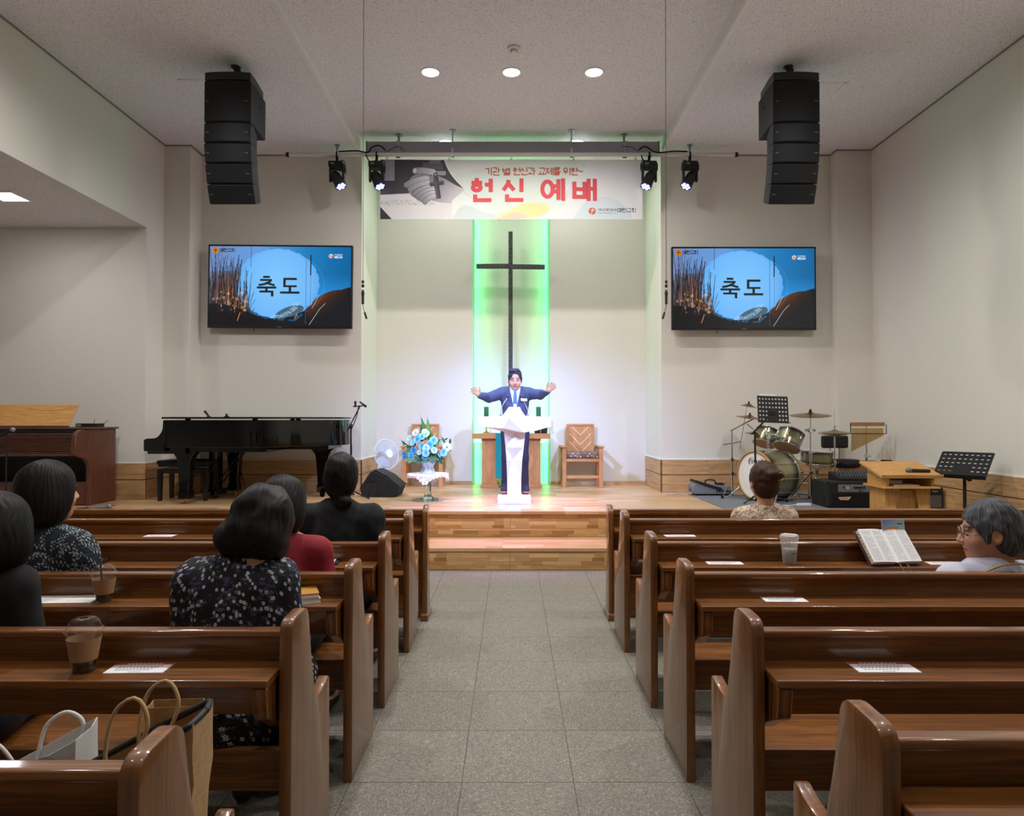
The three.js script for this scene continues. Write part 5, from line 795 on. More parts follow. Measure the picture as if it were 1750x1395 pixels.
// ------------------------------------------------------------------ flower arrangement on its glass stand
{
  const X = -1.062, Z = -8.5;
  const glass = phy({ color: 0xe8f6ee, roughness: 0.03, transmission: 1, thickness: 0.03, ior: 1.5, attenuationColor: new THREE.Color(0x9fc8b8), attenuationDistance: 1.2 });
  const t = thing('glass_flower_stand', 'glass pedestal stand with octagonal mirror-edged foot under the lace cloth', 'stand', [X, S, Z]);
  mesh(t, 'foot_plate', cyl(0.207, 0.212, 0.01, 0, 0.005, 0, { seg: 8, ry: 0.39 }), phy({ color: 0x9fb8a8, roughness: 0.04, metalness: 0.35, clearcoat: 1 }));
  mesh(t, 'pedestal', lathe([[0.001, 0.011], [0.085, 0.011], [0.075, 0.04], [0.052, 0.055], [0.045, 0.075], [0.052, 0.085], [0.042, 0.1], [0.042, 0.3], [0.055, 0.325], [0.001, 0.325]], 28), glass);
  mesh(t, 'top_plate', cyl(0.25, 0.25, 0.012, 0, 0.332, 0, { seg: 40 }), glass);
  // lace cloth
  const alpha = canvasTex(512, 512, (x) => { x.fillStyle = '#000'; x.fillRect(0, 0, 512, 512); x.save(); x.beginPath(); for (let i = 0; i < 4; i++) for (let k = 0; k < 9; k++) { const a = [[40, 40, 1, 0], [472, 40, 0, 1], [472, 472, -1, 0], [40, 472, 0, -1]][i], q = k * 48; const px = a[0] + a[2] * q, py = a[1] + a[3] * q; (i || k) ? x.lineTo(px, py) : x.moveTo(px, py); x.arc(px + a[2] * 24, py + a[3] * 24, 24, Math.atan2(-a[3], -a[2]), Math.atan2(a[3], a[2]), false); } x.closePath(); x.fillStyle = '#fff'; x.fill(); x.clip(); x.fillStyle = '#000'; for (let i = 0; i < 1100; i++) { const px = rr(20, 492), py = rr(20, 492), d = Math.max(Math.abs(px - 256), Math.abs(py - 256)); if (d < 120) continue; x.beginPath(); x.arc(px, py, rr(2, 5), 0, 7); x.fill(); } x.restore(); }, { data: true });
  const c = thing('lace_cloth', 'white lace doily draped over the glass flower stand', 'cloth', [X, S + 0.3395, Z]);
  const N = 48, pos = [], uv = [], idx = [], L = 0.305; for (let j = 0; j <= N; j++) for (let i = 0; i <= N; i++) { let a = (i / N * 2 - 1) * L, b = (j / N * 2 - 1) * L; uv.push(i / N, j / N); const ra = (a + b) * 0.7071, rb = (b - a) * 0.7071, r = Math.hypot(ra, rb), th = Math.atan2(rb, ra), R0 = 0.25; let x, y, z; if (r <= R0) { x = ra; z = rb; y = 0; } else { const ov = r - R0, rrr = R0 + 0.012 + 0.022 * Math.sin(th * 8) * Math.min(1, ov / 0.15) + ov * 0.06; x = Math.cos(th) * rrr; z = Math.sin(th) * rrr; y = -ov * 0.97; } pos.push(x, y + 0.002, z); }
  for (let j = 0; j < N; j++) for (let i = 0; i < N; i++) { const a = j * (N + 1) + i; idx.push(a, a + N + 1, a + 1, a + 1, a + N + 1, a + N + 2); }
  const g = new THREE.BufferGeometry(); g.setAttribute('position', new THREE.Float32BufferAttribute(pos, 3)); g.setAttribute('uv', new THREE.Float32BufferAttribute(uv, 2)); g.setIndex(idx); g.computeVertexNormals(); mesh(c, 'lace', g, std({ color: 0xf4f2f6, roughness: 0.85, alphaMap: alpha, alphaTest: 0.5, side: THREE.DoubleSide }));
  // flowers
  const f = thing('flower_arrangement', 'blue roses and long green leaves in a white vase on the lace cloth', 'flowers', [X, S + 0.343, Z]);
  mesh(f, 'vase', lathe([[0.001, 0], [0.092, 0], [0.095, 0.01], [0.075, 0.06], [0.07, 0.09], [0.1, 0.15], [0.105, 0.16], [0.098, 0.158], [0.066, 0.09], [0.001, 0.08]], 32), phy({ color: 0xc9d3dc, roughness: 0.2, clearcoat: 0.6 }));
  mesh(f, 'floral_foam', ball(0.085, 0, 0.16, 0, { sy: 0.7 }), std({ color: 0x24402a, roughness: 1 }));
  const petal = (r, w, h, open) => { const p = [], ix = []; for (let j = 0; j <= 4; j++) for (let i = 0; i <= 5; i++) { const a = (i / 5 - 0.5) * w, q = j / 4, rad = r * (0.35 + open * q * q + 0.35 * q * (1 - q)) ; p.push(Math.sin(a) * rad, q * h - open * 0.25 * h * q * q * q, Math.cos(a) * rad); } for (let j = 0; j < 4; j++) for (let i = 0; i < 5; i++) { const a = j * 6 + i; ix.push(a, a + 1, a + 6, a + 1, a + 7, a + 6); } const gg = new THREE.BufferGeometry(); gg.setAttribute('position', new THREE.Float32BufferAttribute(p, 3)); gg.setIndex(ix); gg.computeVertexNormals(); return gg; };
  const rose = (() => { const a = []; for (let l = 0; l < 4; l++) for (let k = 0; k < 5; k++) a.push(T(petal(0.016 + l * 0.012, 1.7, 0.036 - l * 0.002, 0.2 + l * 0.28), 0, -l * 0.002, 0, 0, k * 1.2566 + l * 0.6, 0)); a.push(ball(0.011, 0, 0.02, 0, { sy: 1.4, seg: 10, seg2: 8 }), T(petal(0.01, 4.5, 0.036, 0.1), 0, 0.002, 0)); return joined(a); })();
  const daisy = (() => { const a = []; for (let k = 0; k < 8; k++) a.push(T(petal(0.035, 0.8, 0.012, 1.2), 0, 0, 0, 0, k * 0.785, 0)); return joined(a); })();
  const roseM = [0x5fb4de, 0x7cc6e8, 0x4aa0d4, 0x93d2ea].map((c2) => std({ color: c2, roughness: 0.7, side: THREE.DoubleSide })), paleM = std({ color: 0xbfe6f0, roughness: 0.7, side: THREE.DoubleSide }), whiteF = std({ color: 0xeef4f0, roughness: 0.7, side: THREE.DoubleSide });
  const pxs = [[193, 680, 0.12, 1.15], [275, 690, 0.13, 1.05], [325, 385, 0.05, 1.1, 1], [240, 455, 0.02, 0.9, 1], [350, 470, 0.09, 1.05], [410, 435, 0.08, 1.05], [455, 400, 0.06, 1.1, 1], [290, 515, 0.1, 0.9], [420, 560, 0.14, 1.0], [475, 580, 0.15, 1.0, 1], [310, 615, 0.14, 1.0], [470, 645, 0.16, 1.05], [515, 545, 0.12, 1.05], [560, 490, 0.08, 1.2], [455, 700, 0.15, 0.85], [690, 640, 0.1, 1.1], [660, 665, 0.1, 1.0], [575, 610, 0.14, 0.9, 1], [380, 640, 0.14, 0.7, 1], [435, 370, 0.04, 0.8, 1]];
  const toL = (u, v) => [(670 + u / 7.754 - 731.3) * 8.5 / 1150, 1.55 - (690 + v / 7.754 - 716) * 8.5 / 1150 - S - 0.343];
  pxs.forEach(([u, v, z, s, pale], i) => { const [x, y] = toL(u, v); const m = mesh(f, 'rose', rose, pale ? paleM : roseM[i % 4]); m.position.set(x, y, z); m.scale.setScalar(s * 0.64); m.lookAt(0, 0, 0); const out = V(x * 1.2, (y - 0.25) * 0.8, z + 0.25).normalize(); m.quaternion.setFromUnitVectors(V(0, 1, 0), out); });
  { const [x, y] = toL(735, 573), m = mesh(f, 'white_bloom', daisy, whiteF); m.position.set(x, y, 0.06); m.quaternion.setFromUnitVectors(V(0, 1, 0), V(0.2, 0.1, 1).normalize()); mesh(f, 'bloom_centre', ball(0.012, x, y, 0.066), std({ color: 0x4a8a5a, roughness: 0.8 })); }
  const leafM = [0x3f7a3a, 0x2f5e34, 0x5f9a48, 0x234a2c].map((c2) => std({ color: c2, roughness: 0.55, side: THREE.DoubleSide }));
  const blade = (a, b, w, bend, mi) => { const A = V(...a), B = V(...b), up = V(0, 0, 1), side = B.clone().sub(A).cross(up).normalize(), p = [], ix = []; for (let j = 0; j <= 10; j++) { const q = j / 10, c2 = A.clone().lerp(B, q).addScaledVector(V(bend[0], bend[1], bend[2]), Math.sin(q * PI)), ww = w * Math.sin(Math.min(1, q * 1.15 + 0.18) * PI) ** 0.8 * 0.5; for (const s of [-1, 0, 1]) { const r = c2.clone().addScaledVector(side, s * ww); p.push(r.x, r.y, r.z + (s ? 0.004 : -0.004)); } } for (let j = 0; j < 10; j++) for (let i = 0; i < 2; i++) { const k = j * 3 + i; ix.push(k, k + 1, k + 3, k + 1, k + 4, k + 3); } const g2 = new THREE.BufferGeometry(); g2.setAttribute('position', new THREE.Float32BufferAttribute(p, 3)); g2.setIndex(ix); g2.computeVertexNormals(); return mesh(f, 'leaf', g2, leafM[mi]); };
  const lf = (u0, v0, u1, v1, z0, z1, w, mi, bend = [0, 0, 0.02]) => { const [x0, y0] = toL(u0, v0), [x1, y1] = toL(u1, v1); blade([x0, y0, z0], [x1, y1, z1], w * 1.5, bend, mi); };
  lf(440, 480, 335, 55, 0, -0.02, 0.03, 0, [0.02, 0, 0]); lf(480, 480, 445, 72, 0, 0.0, 0.034, 2, [0.015, 0, 0]); lf(400, 480, 378, 175, 0, 0, 0.018, 1); lf(500, 480, 520, 300, 0, 0.03, 0.02, 2); lf(525, 500, 540, 320, 0, 0.05, 0.02, 2); lf(400, 500, 390, 300, 0, 0.04, 0.03, 1);
  lf(230, 600, 98, 435, 0.02, 0.06, 0.026, 0); lf(300, 680, 215, 820, 0.1, 0.18, 0.05, 0); lf(340, 700, 315, 805, 0.1, 0.16, 0.03, 1); lf(380, 720, 370, 830, 0.1, 0.17, 0.05, 3); lf(500, 700, 415, 800, 0.12, 0.18, 0.05, 1); lf(560, 690, 555, 815, 0.13, 0.18, 0.075, 3); lf(590, 700, 725, 825, 0.1, 0.16, 0.045, 3); lf(600, 680, 740, 770, 0.08, 0.12, 0.035, 3);
  lf(560, 590, 650, 455, 0.06, 0.08, 0.028, 2); lf(560, 600, 690, 445, 0.02, 0.02, 0.02, 0, [0, 0.03, 0]); lf(690, 560, 775, 525, 0, 0.03, 0.016, 0); lf(770, 530, 780, 430, 0, 0.03, 0.02, 0); lf(720, 610, 825, 628, 0.04, 0.06, 0.02, 0); lf(250, 640, 120, 640, 0.04, 0.08, 0.03, 2); lf(240, 570, 130, 520, 0.03, 0.05, 0.02, 0); lf(700, 520, 640, 400, 0, 0, 0.02, 0); lf(700, 480, 760, 445, 0, 0, 0.014, 0); lf(320, 560, 240, 500, 0.05, 0.09, 0.04, 1); lf(540, 560, 600, 480, 0.05, 0.02, 0.04, 1);
  for (let i = 0; i < 26; i++) { const a = rr(0, 2 * PI), r = rr(0.08, 0.2); blade([Math.cos(a) * 0.04, 0.16, Math.sin(a) * 0.04], [Math.cos(a) * r, rr(0.18, 0.34), Math.sin(a) * r], rr(0.03, 0.055), [0, 0.03, 0], Math.floor(rr(0, 4))); }
  const gy = [], st = []; for (let i = 0; i < 130; i++) { const u = rr(190, 730), v = rr(440, 740), [x, y] = toL(u, v), z = rr(-0.05, 0.15); gy.push(new THREE.IcosahedronGeometry(rr(0.004, 0.008), 0).translate(x, y, z)); if (i % 3 === 0) st.push(rod([x * 0.25, 0.18, z * 0.3], [x, y, z], 0.001, 0.0008, 4)); }
  mesh(f, 'filler_blossom', gy, std({ color: 0xe6eef2, roughness: 0.9 })).userData.kind = 'stuff'; mesh(f, 'filler_stem', st, leafM[0]).userData.kind = 'stuff';
}
// ------------------------------------------------------------------ drum corner
const shellTex = pixTex(256, 128, (i, j) => { const v = Math.abs(j / 127 - 0.5) * 2, n = (((i * 7919 + j * 104729) % 97) / 97 - 0.5) * 26, t = Math.min(1, Math.max(0, (v - 0.45) / 0.5)); return [150 - t * 112 + n * (1 - t), 146 - t * 108 + n * (1 - t), 112 - t * 80 + n * (1 - t)].map(cl); });
const shellM = phy({ map: shellTex, roughness: 0.28, metalness: 0.45, clearcoat: 0.9, clearcoatRoughness: 0.06 }), headM = std({ color: 0xe9e7e4, roughness: 0.5 });
// a drum along local y: shell, hoops, lugs; h = depth
function drumParts(t, r, h, n, q, pos, hoopM = M.chrome, bottom = headM) {
  const put = (g) => { g.applyQuaternion(q); g.translate(...pos); return g; };
  mesh(t, 'shell', put(cyl(r, r, h, 0, 0, 0, { seg: 40, open: true })), shellM);
  for (const s of [-1, 1]) { mesh(t, 'hoop', put(T(new THREE.TorusGeometry(r + 0.007, 0.008, 8, 48), 0, s * (h / 2 - 0.002), 0, PI / 2, 0, 0)), hoopM); mesh(t, 'drumhead', put(cyl(r, r, 0.004, 0, s * (h / 2 + 0.001), 0, { seg: 40 })), s > 0 ? headM : bottom); }
  for (let k = 0; k < n; k++) { const a = k / n * 2 * PI; mesh(t, 'lug', put(joined([box(0.018, Math.min(0.06, h * 0.3), 0.014, Math.cos(a) * (r + 0.007), h * 0.18, Math.sin(a) * (r + 0.007), { ry: -a + PI / 2, b: 0.005 }), rod([Math.cos(a) * (r + 0.013), 0, Math.sin(a) * (r + 0.013)], [Math.cos(a) * (r + 0.013), h / 2, Math.sin(a) * (r + 0.013)], 0.0035, 0.0035, 6)])), M.chrome); }
}
const qTo = (x, y, z) => new THREE.Quaternion().setFromUnitVectors(V(0, 1, 0), V(x, y, z).normalize());
solo('drum_rug', 'grey-blue flat rug under the drum kit', 'rug', (() => { const g = ext([[2.4, -9.15], [2.42, -7.57], [3.6, -7.57], [4.9, -7.8], [4.9, -9.15]].map(([a, b]) => [a, -b]), 0.008, 0.002); g.rotateX(-PI / 2); g.translate(0, S + 0.0045, 0); return uvBox(g); })(), M.rug);
const SR = S + 0.009;
{
  const t = thing('bass_drum', 'bass drum with white front head lettered Pearl and olive sparkle shell', 'drum', [3.02, SR, -8.36]);
  const ax = V(-0.915, 0, 0.4).normalize(), q = qTo(ax.x, ax.y, ax.z), c = [0.2, 0.318, -0.1], r = 0.29, h = 0.42;
  const maple = std({ map: woodTex([206, 160, 104], [170, 122, 70], 141, [0.5, 0.2]), roughness: 0.4 });
  const put = (g) => { g.applyQuaternion(q); g.translate(...c); return g; };
  mesh(t, 'shell', put(cyl(r, r, h, 0, 0, 0, { seg: 56, open: true })), shellM);
  for (const s of [-1, 1]) mesh(t, 'hoop', put(lathe([[r - 0.004, s * (h / 2 - 0.015)], [r + 0.012, s * (h / 2 - 0.015)], [r + 0.016, s * (h / 2 + 0.025)], [r - 0.006, s * (h / 2 + 0.025)], [r - 0.004, s * (h / 2 - 0.015)]], 56)), s > 0 ? maple : shellM);
  mesh(t, 'rear_head', put(cyl(r, r, 0.004, 0, -h / 2, 0, { seg: 48 })), headM);
  const ht = canvasTex(512, 512, (x) => { x.fillStyle = '#e9e7e8'; x.fillRect(0, 0, 512, 512); x.strokeStyle = '#d4d2d4'; x.lineWidth = 5; x.beginPath(); x.arc(256, 256, 190, 0, 7); x.stroke(); x.fillStyle = '#1c1a1e'; x.strokeStyle = '#1c1a1e'; x.font = 'italic bold 78px serif'; x.textAlign = 'center'; x.fillText('Pearl', 256, 128); x.lineWidth = 5; x.beginPath(); x.moveTo(172, 132); x.quadraticCurveTo(150, 100, 182, 66); x.quadraticCurveTo(225, 44, 236, 84); x.stroke(); x.beginPath(); x.moveTo(160, 142); x.quadraticCurveTo(200, 132, 215, 104); x.stroke(); });
  const hd = new THREE.CircleGeometry(r - 0.004, 56); hd.translate(0, 0, 0); const hm = mesh(t, 'front_head', hd, std({ map: ht, roughness: 0.45 })); hm.position.set(c[0] + ax.x * (h / 2 + 0.012), c[1], c[2] + ax.z * (h / 2 + 0.012)); hm.rotation.y = Math.atan2(ax.x, ax.z);
  for (let k = 0; k < 10; k++) { const a = k / 10 * 2 * PI; mesh(t, 'lug', put(joined([box(0.02, 0.055, 0.016, Math.cos(a) * (r + 0.008), 0.03, Math.sin(a) * (r + 0.008), { ry: -a + PI / 2, b: 0.006 }), rod([Math.cos(a) * (r + 0.016), -h / 2, Math.sin(a) * (r + 0.016)], [Math.cos(a) * (r + 0.016), h / 2 + 0.02, Math.sin(a) * (r + 0.016)], 0.0035, 0.0035, 6)])), M.chrome); }
  for (const s of [-1, 1]) mesh(t, 'spur', rod([c[0] + ax.x * 0.1 + ax.z * s * 0.27, 0.22, c[2] + ax.z * 0.1 - ax.x * s * 0.27], [c[0] + ax.x * 0.3 + ax.z * s * 0.4, 0.006, c[2] + ax.z * 0.3 - ax.x * s * 0.4], 0.009), M.chrome);
  mesh(t, 'tom_post', [rod([c[0], c[1] + 0.26, c[2]], [c[0], 0.86, c[2]], 0.014), rod([c[0], 0.8, c[2]], [c[0] + 0.12, 0.8, c[2] - 0.06], 0.011), rod([c[0], 0.84, c[2]], [c[0] + 0.24, 0.76, c[2] + 0.02], 0.011), box(0.04, 0.06, 0.04, c[0], 0.8, c[2]), box(0.04, 0.05, 0.04, c[0], 0.62, c[2]), rod([c[0] - 0.05, 0.8, c[2] + 0.03], [c[0] + 0.05, 0.8, c[2] - 0.03], 0.012), box(0.045, 0.05, 0.045, c[0] + 0.12, 0.8, c[2] - 0.06), rod([c[0] - 0.03, 0.7, c[2] + 0.04], [c[0] + 0.03, 0.7, c[2]], 0.009)], M.chrome);
  const pd = thing('bass_drum_pedal', 'black and chrome kick pedal behind the bass drum', 'pedal', [3.66, SR, -8.66], -1.15);
  mesh(pd, 'footboard', box(0.08, 0.012, 0.26, 0, 0.05, 0.0, { rx: 0.25, b: 0.004 }), M.steel); mesh(pd, 'frame', [box(0.14, 0.01, 0.3, 0, 0.005, 0), rod([-0.07, 0.01, -0.12], [-0.07, 0.2, -0.12], 0.008), rod([0.07, 0.01, -0.12], [0.07, 0.2, -0.12], 0.008), rod([-0.08, 0.19, -0.12], [0.08, 0.19, -0.12], 0.007)], M.chrome); mesh(pd, 'beater', [rod([0, 0.19, -0.12], [0, 0.33, -0.08], 0.004), ball(0.03, 0, 0.34, -0.078)], M.steel);
  const tq = qTo(0.42, 0.86, -0.3);
  const a1 = thing('tom_drum', 'olive sparkle rack tom tilted back, right of the two', 'drum', [3.52, 1.28, -8.56]); drumParts(a1, 0.155, 0.22, 6, tq, [0, 0, 0], M.chrome, std({ color: 0xb58f68, roughness: 0.5 }));
  const a2 = thing('tom_drum', 'olive sparkle rack tom behind the music stand, left of the two', 'drum', [3.32, 1.31, -8.8]); drumParts(a2, 0.135, 0.2, 6, qTo(0.38, 0.88, -0.28), [0, 0, 0], M.chrome, std({ color: 0xb58f68, roughness: 0.5 }));
}
{
  const t = thing('snare_drum', 'olive sparkle snare drum on its stand behind the crash cymbal stand', 'drum', [3.955, SR, -8.75]);
  drumParts(t, 0.19, 0.165, 8, qTo(0.04, 1, 0.08), [0, 0.525, 0]);
  mesh(t, 'stand', [rod([0, 0.12, 0], [0, 0.36, 0], 0.012), rod([0, 0.36, 0], [-0.17, 0.44, 0.05], 0.008), rod([0, 0.36, 0], [0.16, 0.44, 0.06], 0.008), rod([0, 0.36, 0], [0.02, 0.44, -0.18], 0.008), box(0.05, 0.06, 0.05, 0, 0.33, 0)], M.chrome);
  for (const a of [0.4, 2.5, 4.6]) mesh(t, 'leg', rod([0, 0.22, 0], [Math.cos(a) * 0.22, 0.008, Math.sin(a) * 0.22], 0.008), M.chrome);
}
function cymbalGeo(r) { return lathe([[0.006, 0.022], [0.03, 0.018], [0.045, 0.006], [r * 0.6, -0.004], [r, -0.02], [r, -0.0215], [r * 0.6, -0.006], [0.045, 0.004], [0.006, 0.019]], 44); }
function tripod(t, H, foot = 0.3, y = 0.22, rot = 0.3, m = M.chrome) { mesh(t, 'pole', [rod([0, 0.05, 0], [0, H * 0.55, 0], 0.0135), rod([0, H * 0.5, 0], [0, H, 0], 0.0095)], m); mesh(t, 'collar', [box(0.04, 0.05, 0.03, 0, H * 0.55, 0, { b: 0.006 }), rod([0.01, H * 0.55, 0], [0.05, H * 0.55, 0.01], 0.006), box(0.045, 0.04, 0.045, 0, y + 0.06, 0)], m); for (let k = 0; k < 3; k++) { const a = rot + k * 2.094; mesh(t, 'leg', [bar([0, y + 0.06, 0], [Math.cos(a) * foot, 0.02, Math.sin(a) * foot], 0.018, 0.006), bar([0, 0.08, 0], [Math.cos(a) * foot * 0.6, 0.1, Math.sin(a) * foot * 0.6], 0.012, 0.005)], m); mesh(t, 'rubber_foot', ball(0.02, Math.cos(a) * foot, 0.0205, Math.sin(a) * foot), M.rubber); } }
{
  const t = thing('crash_cymbal', 'large bronze crash cymbal on a chrome tripod stand over the snare', 'cymbal', [3.68, SR, -8.3]);
  tripod(t, 1.1, 0.32, 0.3, 0.9); const c = mesh(t, 'cymbal', cymbalGeo(0.24), M.bronze); c.position.set(0, 1.08, 0); c.rotation.set(0.12, 0, 0.04); mesh(t, 'wing_nut', [cyl(0.018, 0.018, 0.03, 0, 1.105, 0), cyl(0.012, 0.012, 0.03, 0, 1.125, 0), cyl(0.022, 0.022, 0.02, 0, 1.05, 0)], M.rubber); mesh(t, 'boom_joint', [box(0.04, 0.06, 0.04, 0, 0.88, 0), rod([-0.06, 0.88, 0], [0.06, 0.88, 0], 0.014)], M.chrome);
  const h = thing('hi_hat', 'pair of bronze hi-hat cymbals on a stand before the throne', 'cymbal', [4.12, SR, -8.6]); tripod(h, 0.84, 0.27, 0.2, 0.1); mesh(h, 'pull_rod', rod([0, 0.8, 0], [0, 1.13, 0], 0.003), M.chrome); const c1 = mesh(h, 'top_cymbal', cymbalGeo(0.2), M.bronze); c1.position.set(0, 0.862, 0); const c2 = mesh(h, 'bottom_cymbal', T(cymbalGeo(0.2), 0, 0, 0, PI, 0, 0), M.bronze); c2.position.set(0, 0.812, 0); mesh(h, 'clutch', [cyl(0.012, 0.012, 0.05, 0, 0.905, 0), box(0.04, 0.012, 0.008, 0.015, 0.92, 0)], M.chrome); mesh(h, 'foot_pedal', box(0.07, 0.012, 0.24, 0, 0.04, 0.14, { rx: 0.2, b: 0.003 }), M.steel);
  const l = thing('cymbal_stand', 'chrome boom stand with three cymbals left of the drum kit', 'cymbal', [2.89, SR, -8.85]); tripod(l, 0.88, 0.3, 0.24, 0.2);
  mesh(l, 'boom_arm', [rod([-0.02, 0.86, 0], [0.28, 1.02, 0.02], 0.009), rod([0.1, 0.62, 0.0], [0.2, 1.19, 0.0], 0.006), rod([-0.12, 0.68, 0], [0.12, 0.72, 0], 0.01), rod([0.19, 0.95, 0.02], [0.32, 0.84, 0.04], 0.008)], M.chrome);
  for (const [x, y, r, rz] of [[0.225, 1.2, 0.11, -0.15], [0.24, 1.05, 0.18, -0.12], [0.33, 0.84, 0.15, -0.08]]) { const c3 = mesh(l, 'cymbal', cymbalGeo(r), M.bronze); c3.position.set(x, y, 0.0); c3.rotation.set(0.1, 0, rz); mesh(l, 'wing_nut', cyl(0.012, 0.01, 0.04, x, y + 0.03, 0), M.rubber); }
}
{
  const t = thing('drum_throne', 'black padded drum throne with backrest', 'stool', [4.44, SR, -8.98]); tripod(t, 0.36, 0.24, 0.16, 0.6, M.steel);
  mesh(t, 'seat', T(lathe([[0.001, 0.11], [0.16, 0.11], [0.185, 0.09], [0.19, 0.05], [0.18, 0.015], [0.15, 0], [0.001, 0]], 36), 0, 0.37, 0), M.black); mesh(t, 'backrest', box(0.36, 0.17, 0.06, -0.09, 0.71, -0.1, { b: 0.028, seg: 4 }), M.black); mesh(t, 'back_post', [rod([-0.14, 0.36, -0.12], [-0.14, 0.7, -0.12], 0.008), rod([-0.02, 0.36, -0.12], [-0.02, 0.7, -0.12], 0.008)], M.steel);
  const c = thing('bar_chimes', 'set of golden bar chimes hanging from a wooden bar on a stand', 'chimes', [4.58, SR, -8.7]); tripod(c, 0.98, 0.2, 0.14, 0.2);
  mesh(c, 'wooden_bar', box(0.44, 0.05, 0.035, 0.0, 0.95, 0.02, { b: 0.006 }), std({ map: woodTex([178, 128, 82], [140, 92, 54], 151, [0.6, 0.2]), roughness: 0.5 }));
  const gm = std({ color: 0xc9a542, metalness: 0.75, roughness: 0.4 }); for (let k = 0; k < 26; k++) { const q = k / 25, L = 0.3 - 0.2 * q; mesh(c, 'chime', rod([-0.2 + q * 0.4, 0.9, 0.02], [-0.2 + q * 0.4, 0.9 - L, 0.02], 0.0062, 0.0062, 8), gm); }
  mesh(c, 'damper_frame', [rod([-0.23, 0.95, 0.05], [-0.23, 0.83, 0.05], 0.005), rod([0.23, 0.95, 0.05], [0.23, 0.83, 0.05], 0.005), rod([-0.23, 0.83, 0.05], [0.23, 0.83, 0.05], 0.005)], M.black);
  const s = thing('drumstick_holder', 'cup holding upright wooden drumsticks beside the chimes', 'drumsticks', [4.735, SR, -8.52]); mesh(s, 'post', rod([0, 0, 0], [0, 0.38, 0], 0.008), M.steel); mesh(s, 'foot', cyl(0.1, 0.09, 0.012, 0, 0.006, 0), M.black); mesh(s, 'cup', lathe([[0.001, 0.38], [0.06, 0.38], [0.065, 0.5], [0.061, 0.5], [0.056, 0.385], [0.001, 0.385]], 20), M.black);
  const sm = std({ color: 0xc9a272, roughness: 0.5 }); for (const [x, z, dx, h] of [[-0.045, 0, -0.01, 0.26], [-0.02, 0.02, 0.0, 0.2], [0.0, 0.03, 0.0, 0.21], [0.025, 0.01, 0.01, 0.22], [0.04, 0.0, 0.03, 0.23]]) mesh(s, 'drumstick', rod([x, 0.39, z], [x + dx, 0.42 + h, z], 0.007, 0.004), sm);
}
// perforated music stands
function deskPlate(w, h, rows, cols, hole) { const s = shape(roundShape([[-w / 2, 0], [w / 2, 0], [w / 2, h], [-w / 2, h]], 0.015)); for (let j = 0; j < rows; j++) for (let i = 0; i < cols; i++) { const p = new THREE.Path(), mid = Math.abs(i - (cols - 1) / 2) < cols * 0.2 && j < rows * 0.5; if (mid) continue; p.absellipse(-w / 2 + w * (i + 0.75) / (cols + 0.5), h * (j + 0.75) / (rows + 0.5), hole[0], hole[1], 0, 2 * PI, true); s.holes.push(p); } const g = new THREE.ExtrudeGeometry(s, { depth: 0.003, bevelEnabled: false, curveSegments: 8 }); return g; }
{
  const t = thing('music_stand', 'black perforated music stand before the drum kit holding a white sheet', 'music stand', [2.93, SR, -8.12]);
  const p = mesh(t, 'desk_plate', [deskPlate(0.38, 0.33, 6, 9, [0.0115, 0.0115])], M.blackSatin); p.position.set(0.225, 0.972, 0.0); p.rotation.set(-0.18, 0.05, -0.03); mesh(p, 'lip', box(0.39, 0.004, 0.05, 0, 0, 0.025, { b: 0.001 }), M.blackSatin); mesh(p, 'sheet', box(0.2, 0.3, 0.002, -0.06, 0.2, -0.006, { b: 0 }), M.paper);
  mesh(t, 'boom_arm', [rod([-0.03, 0.83, -0.04], [0.21, 1.08, -0.02], 0.011), box(0.07, 0.06, 0.03, 0.215, 1.09, -0.02, { b: 0.01 })], M.black); mesh(t, 'pole', rod([0.03, 0.02, -0.06], [0.02, 0.88, -0.06], 0.012), M.black); mesh(t, 'base', [bar([0.03, 0.1, -0.06], [-0.16, 0.006, 0.06], 0.014, 0.014), bar([0.03, 0.1, -0.06], [0.16, 0.006, 0.1], 0.014, 0.014), bar([0.03, 0.1, -0.06], [0.02, 0.006, -0.24], 0.014, 0.014)], M.black);
  const u = thing('music_stand', 'black perforated music stand tilted back by the right wall', 'music stand', [4.6, 0.004, -6.85]);
  const q = mesh(u, 'desk_plate', deskPlate(0.48, 0.36, 6, 9, [0.015, 0.008]), M.blackSatin); q.position.set(-0.1, 0.945, 0.05); q.rotation.set(-0.78, -0.95, 0.0, 'YXZ'); mesh(q, 'lip', box(0.49, 0.004, 0.06, 0, 0, 0.03, { b: 0.001 }), M.blackSatin);
  mesh(u, 'pole', rod([0, 0.02, 0], [0, 1.0, 0], 0.016), M.black); mesh(u, 'knob', [cyl(0.022, 0.022, 0.02, 0.05, 0.93, 0, { rz: PI / 2 }), rod([0, 0.93, 0], [0.05, 0.93, 0], 0.006)], M.black); mesh(u, 'swivel', box(0.07, 0.06, 0.05, -0.01, 1.01, -0.01, { b: 0.015, seg: 2 }), M.black); mesh(u, 'base', [0.3, 2.4, 4.5].map((a) => bar([0, 0.08, 0], [Math.cos(a) * 0.26, 0.008, Math.sin(a) * 0.26], 0.016, 0.016)), M.black);
}
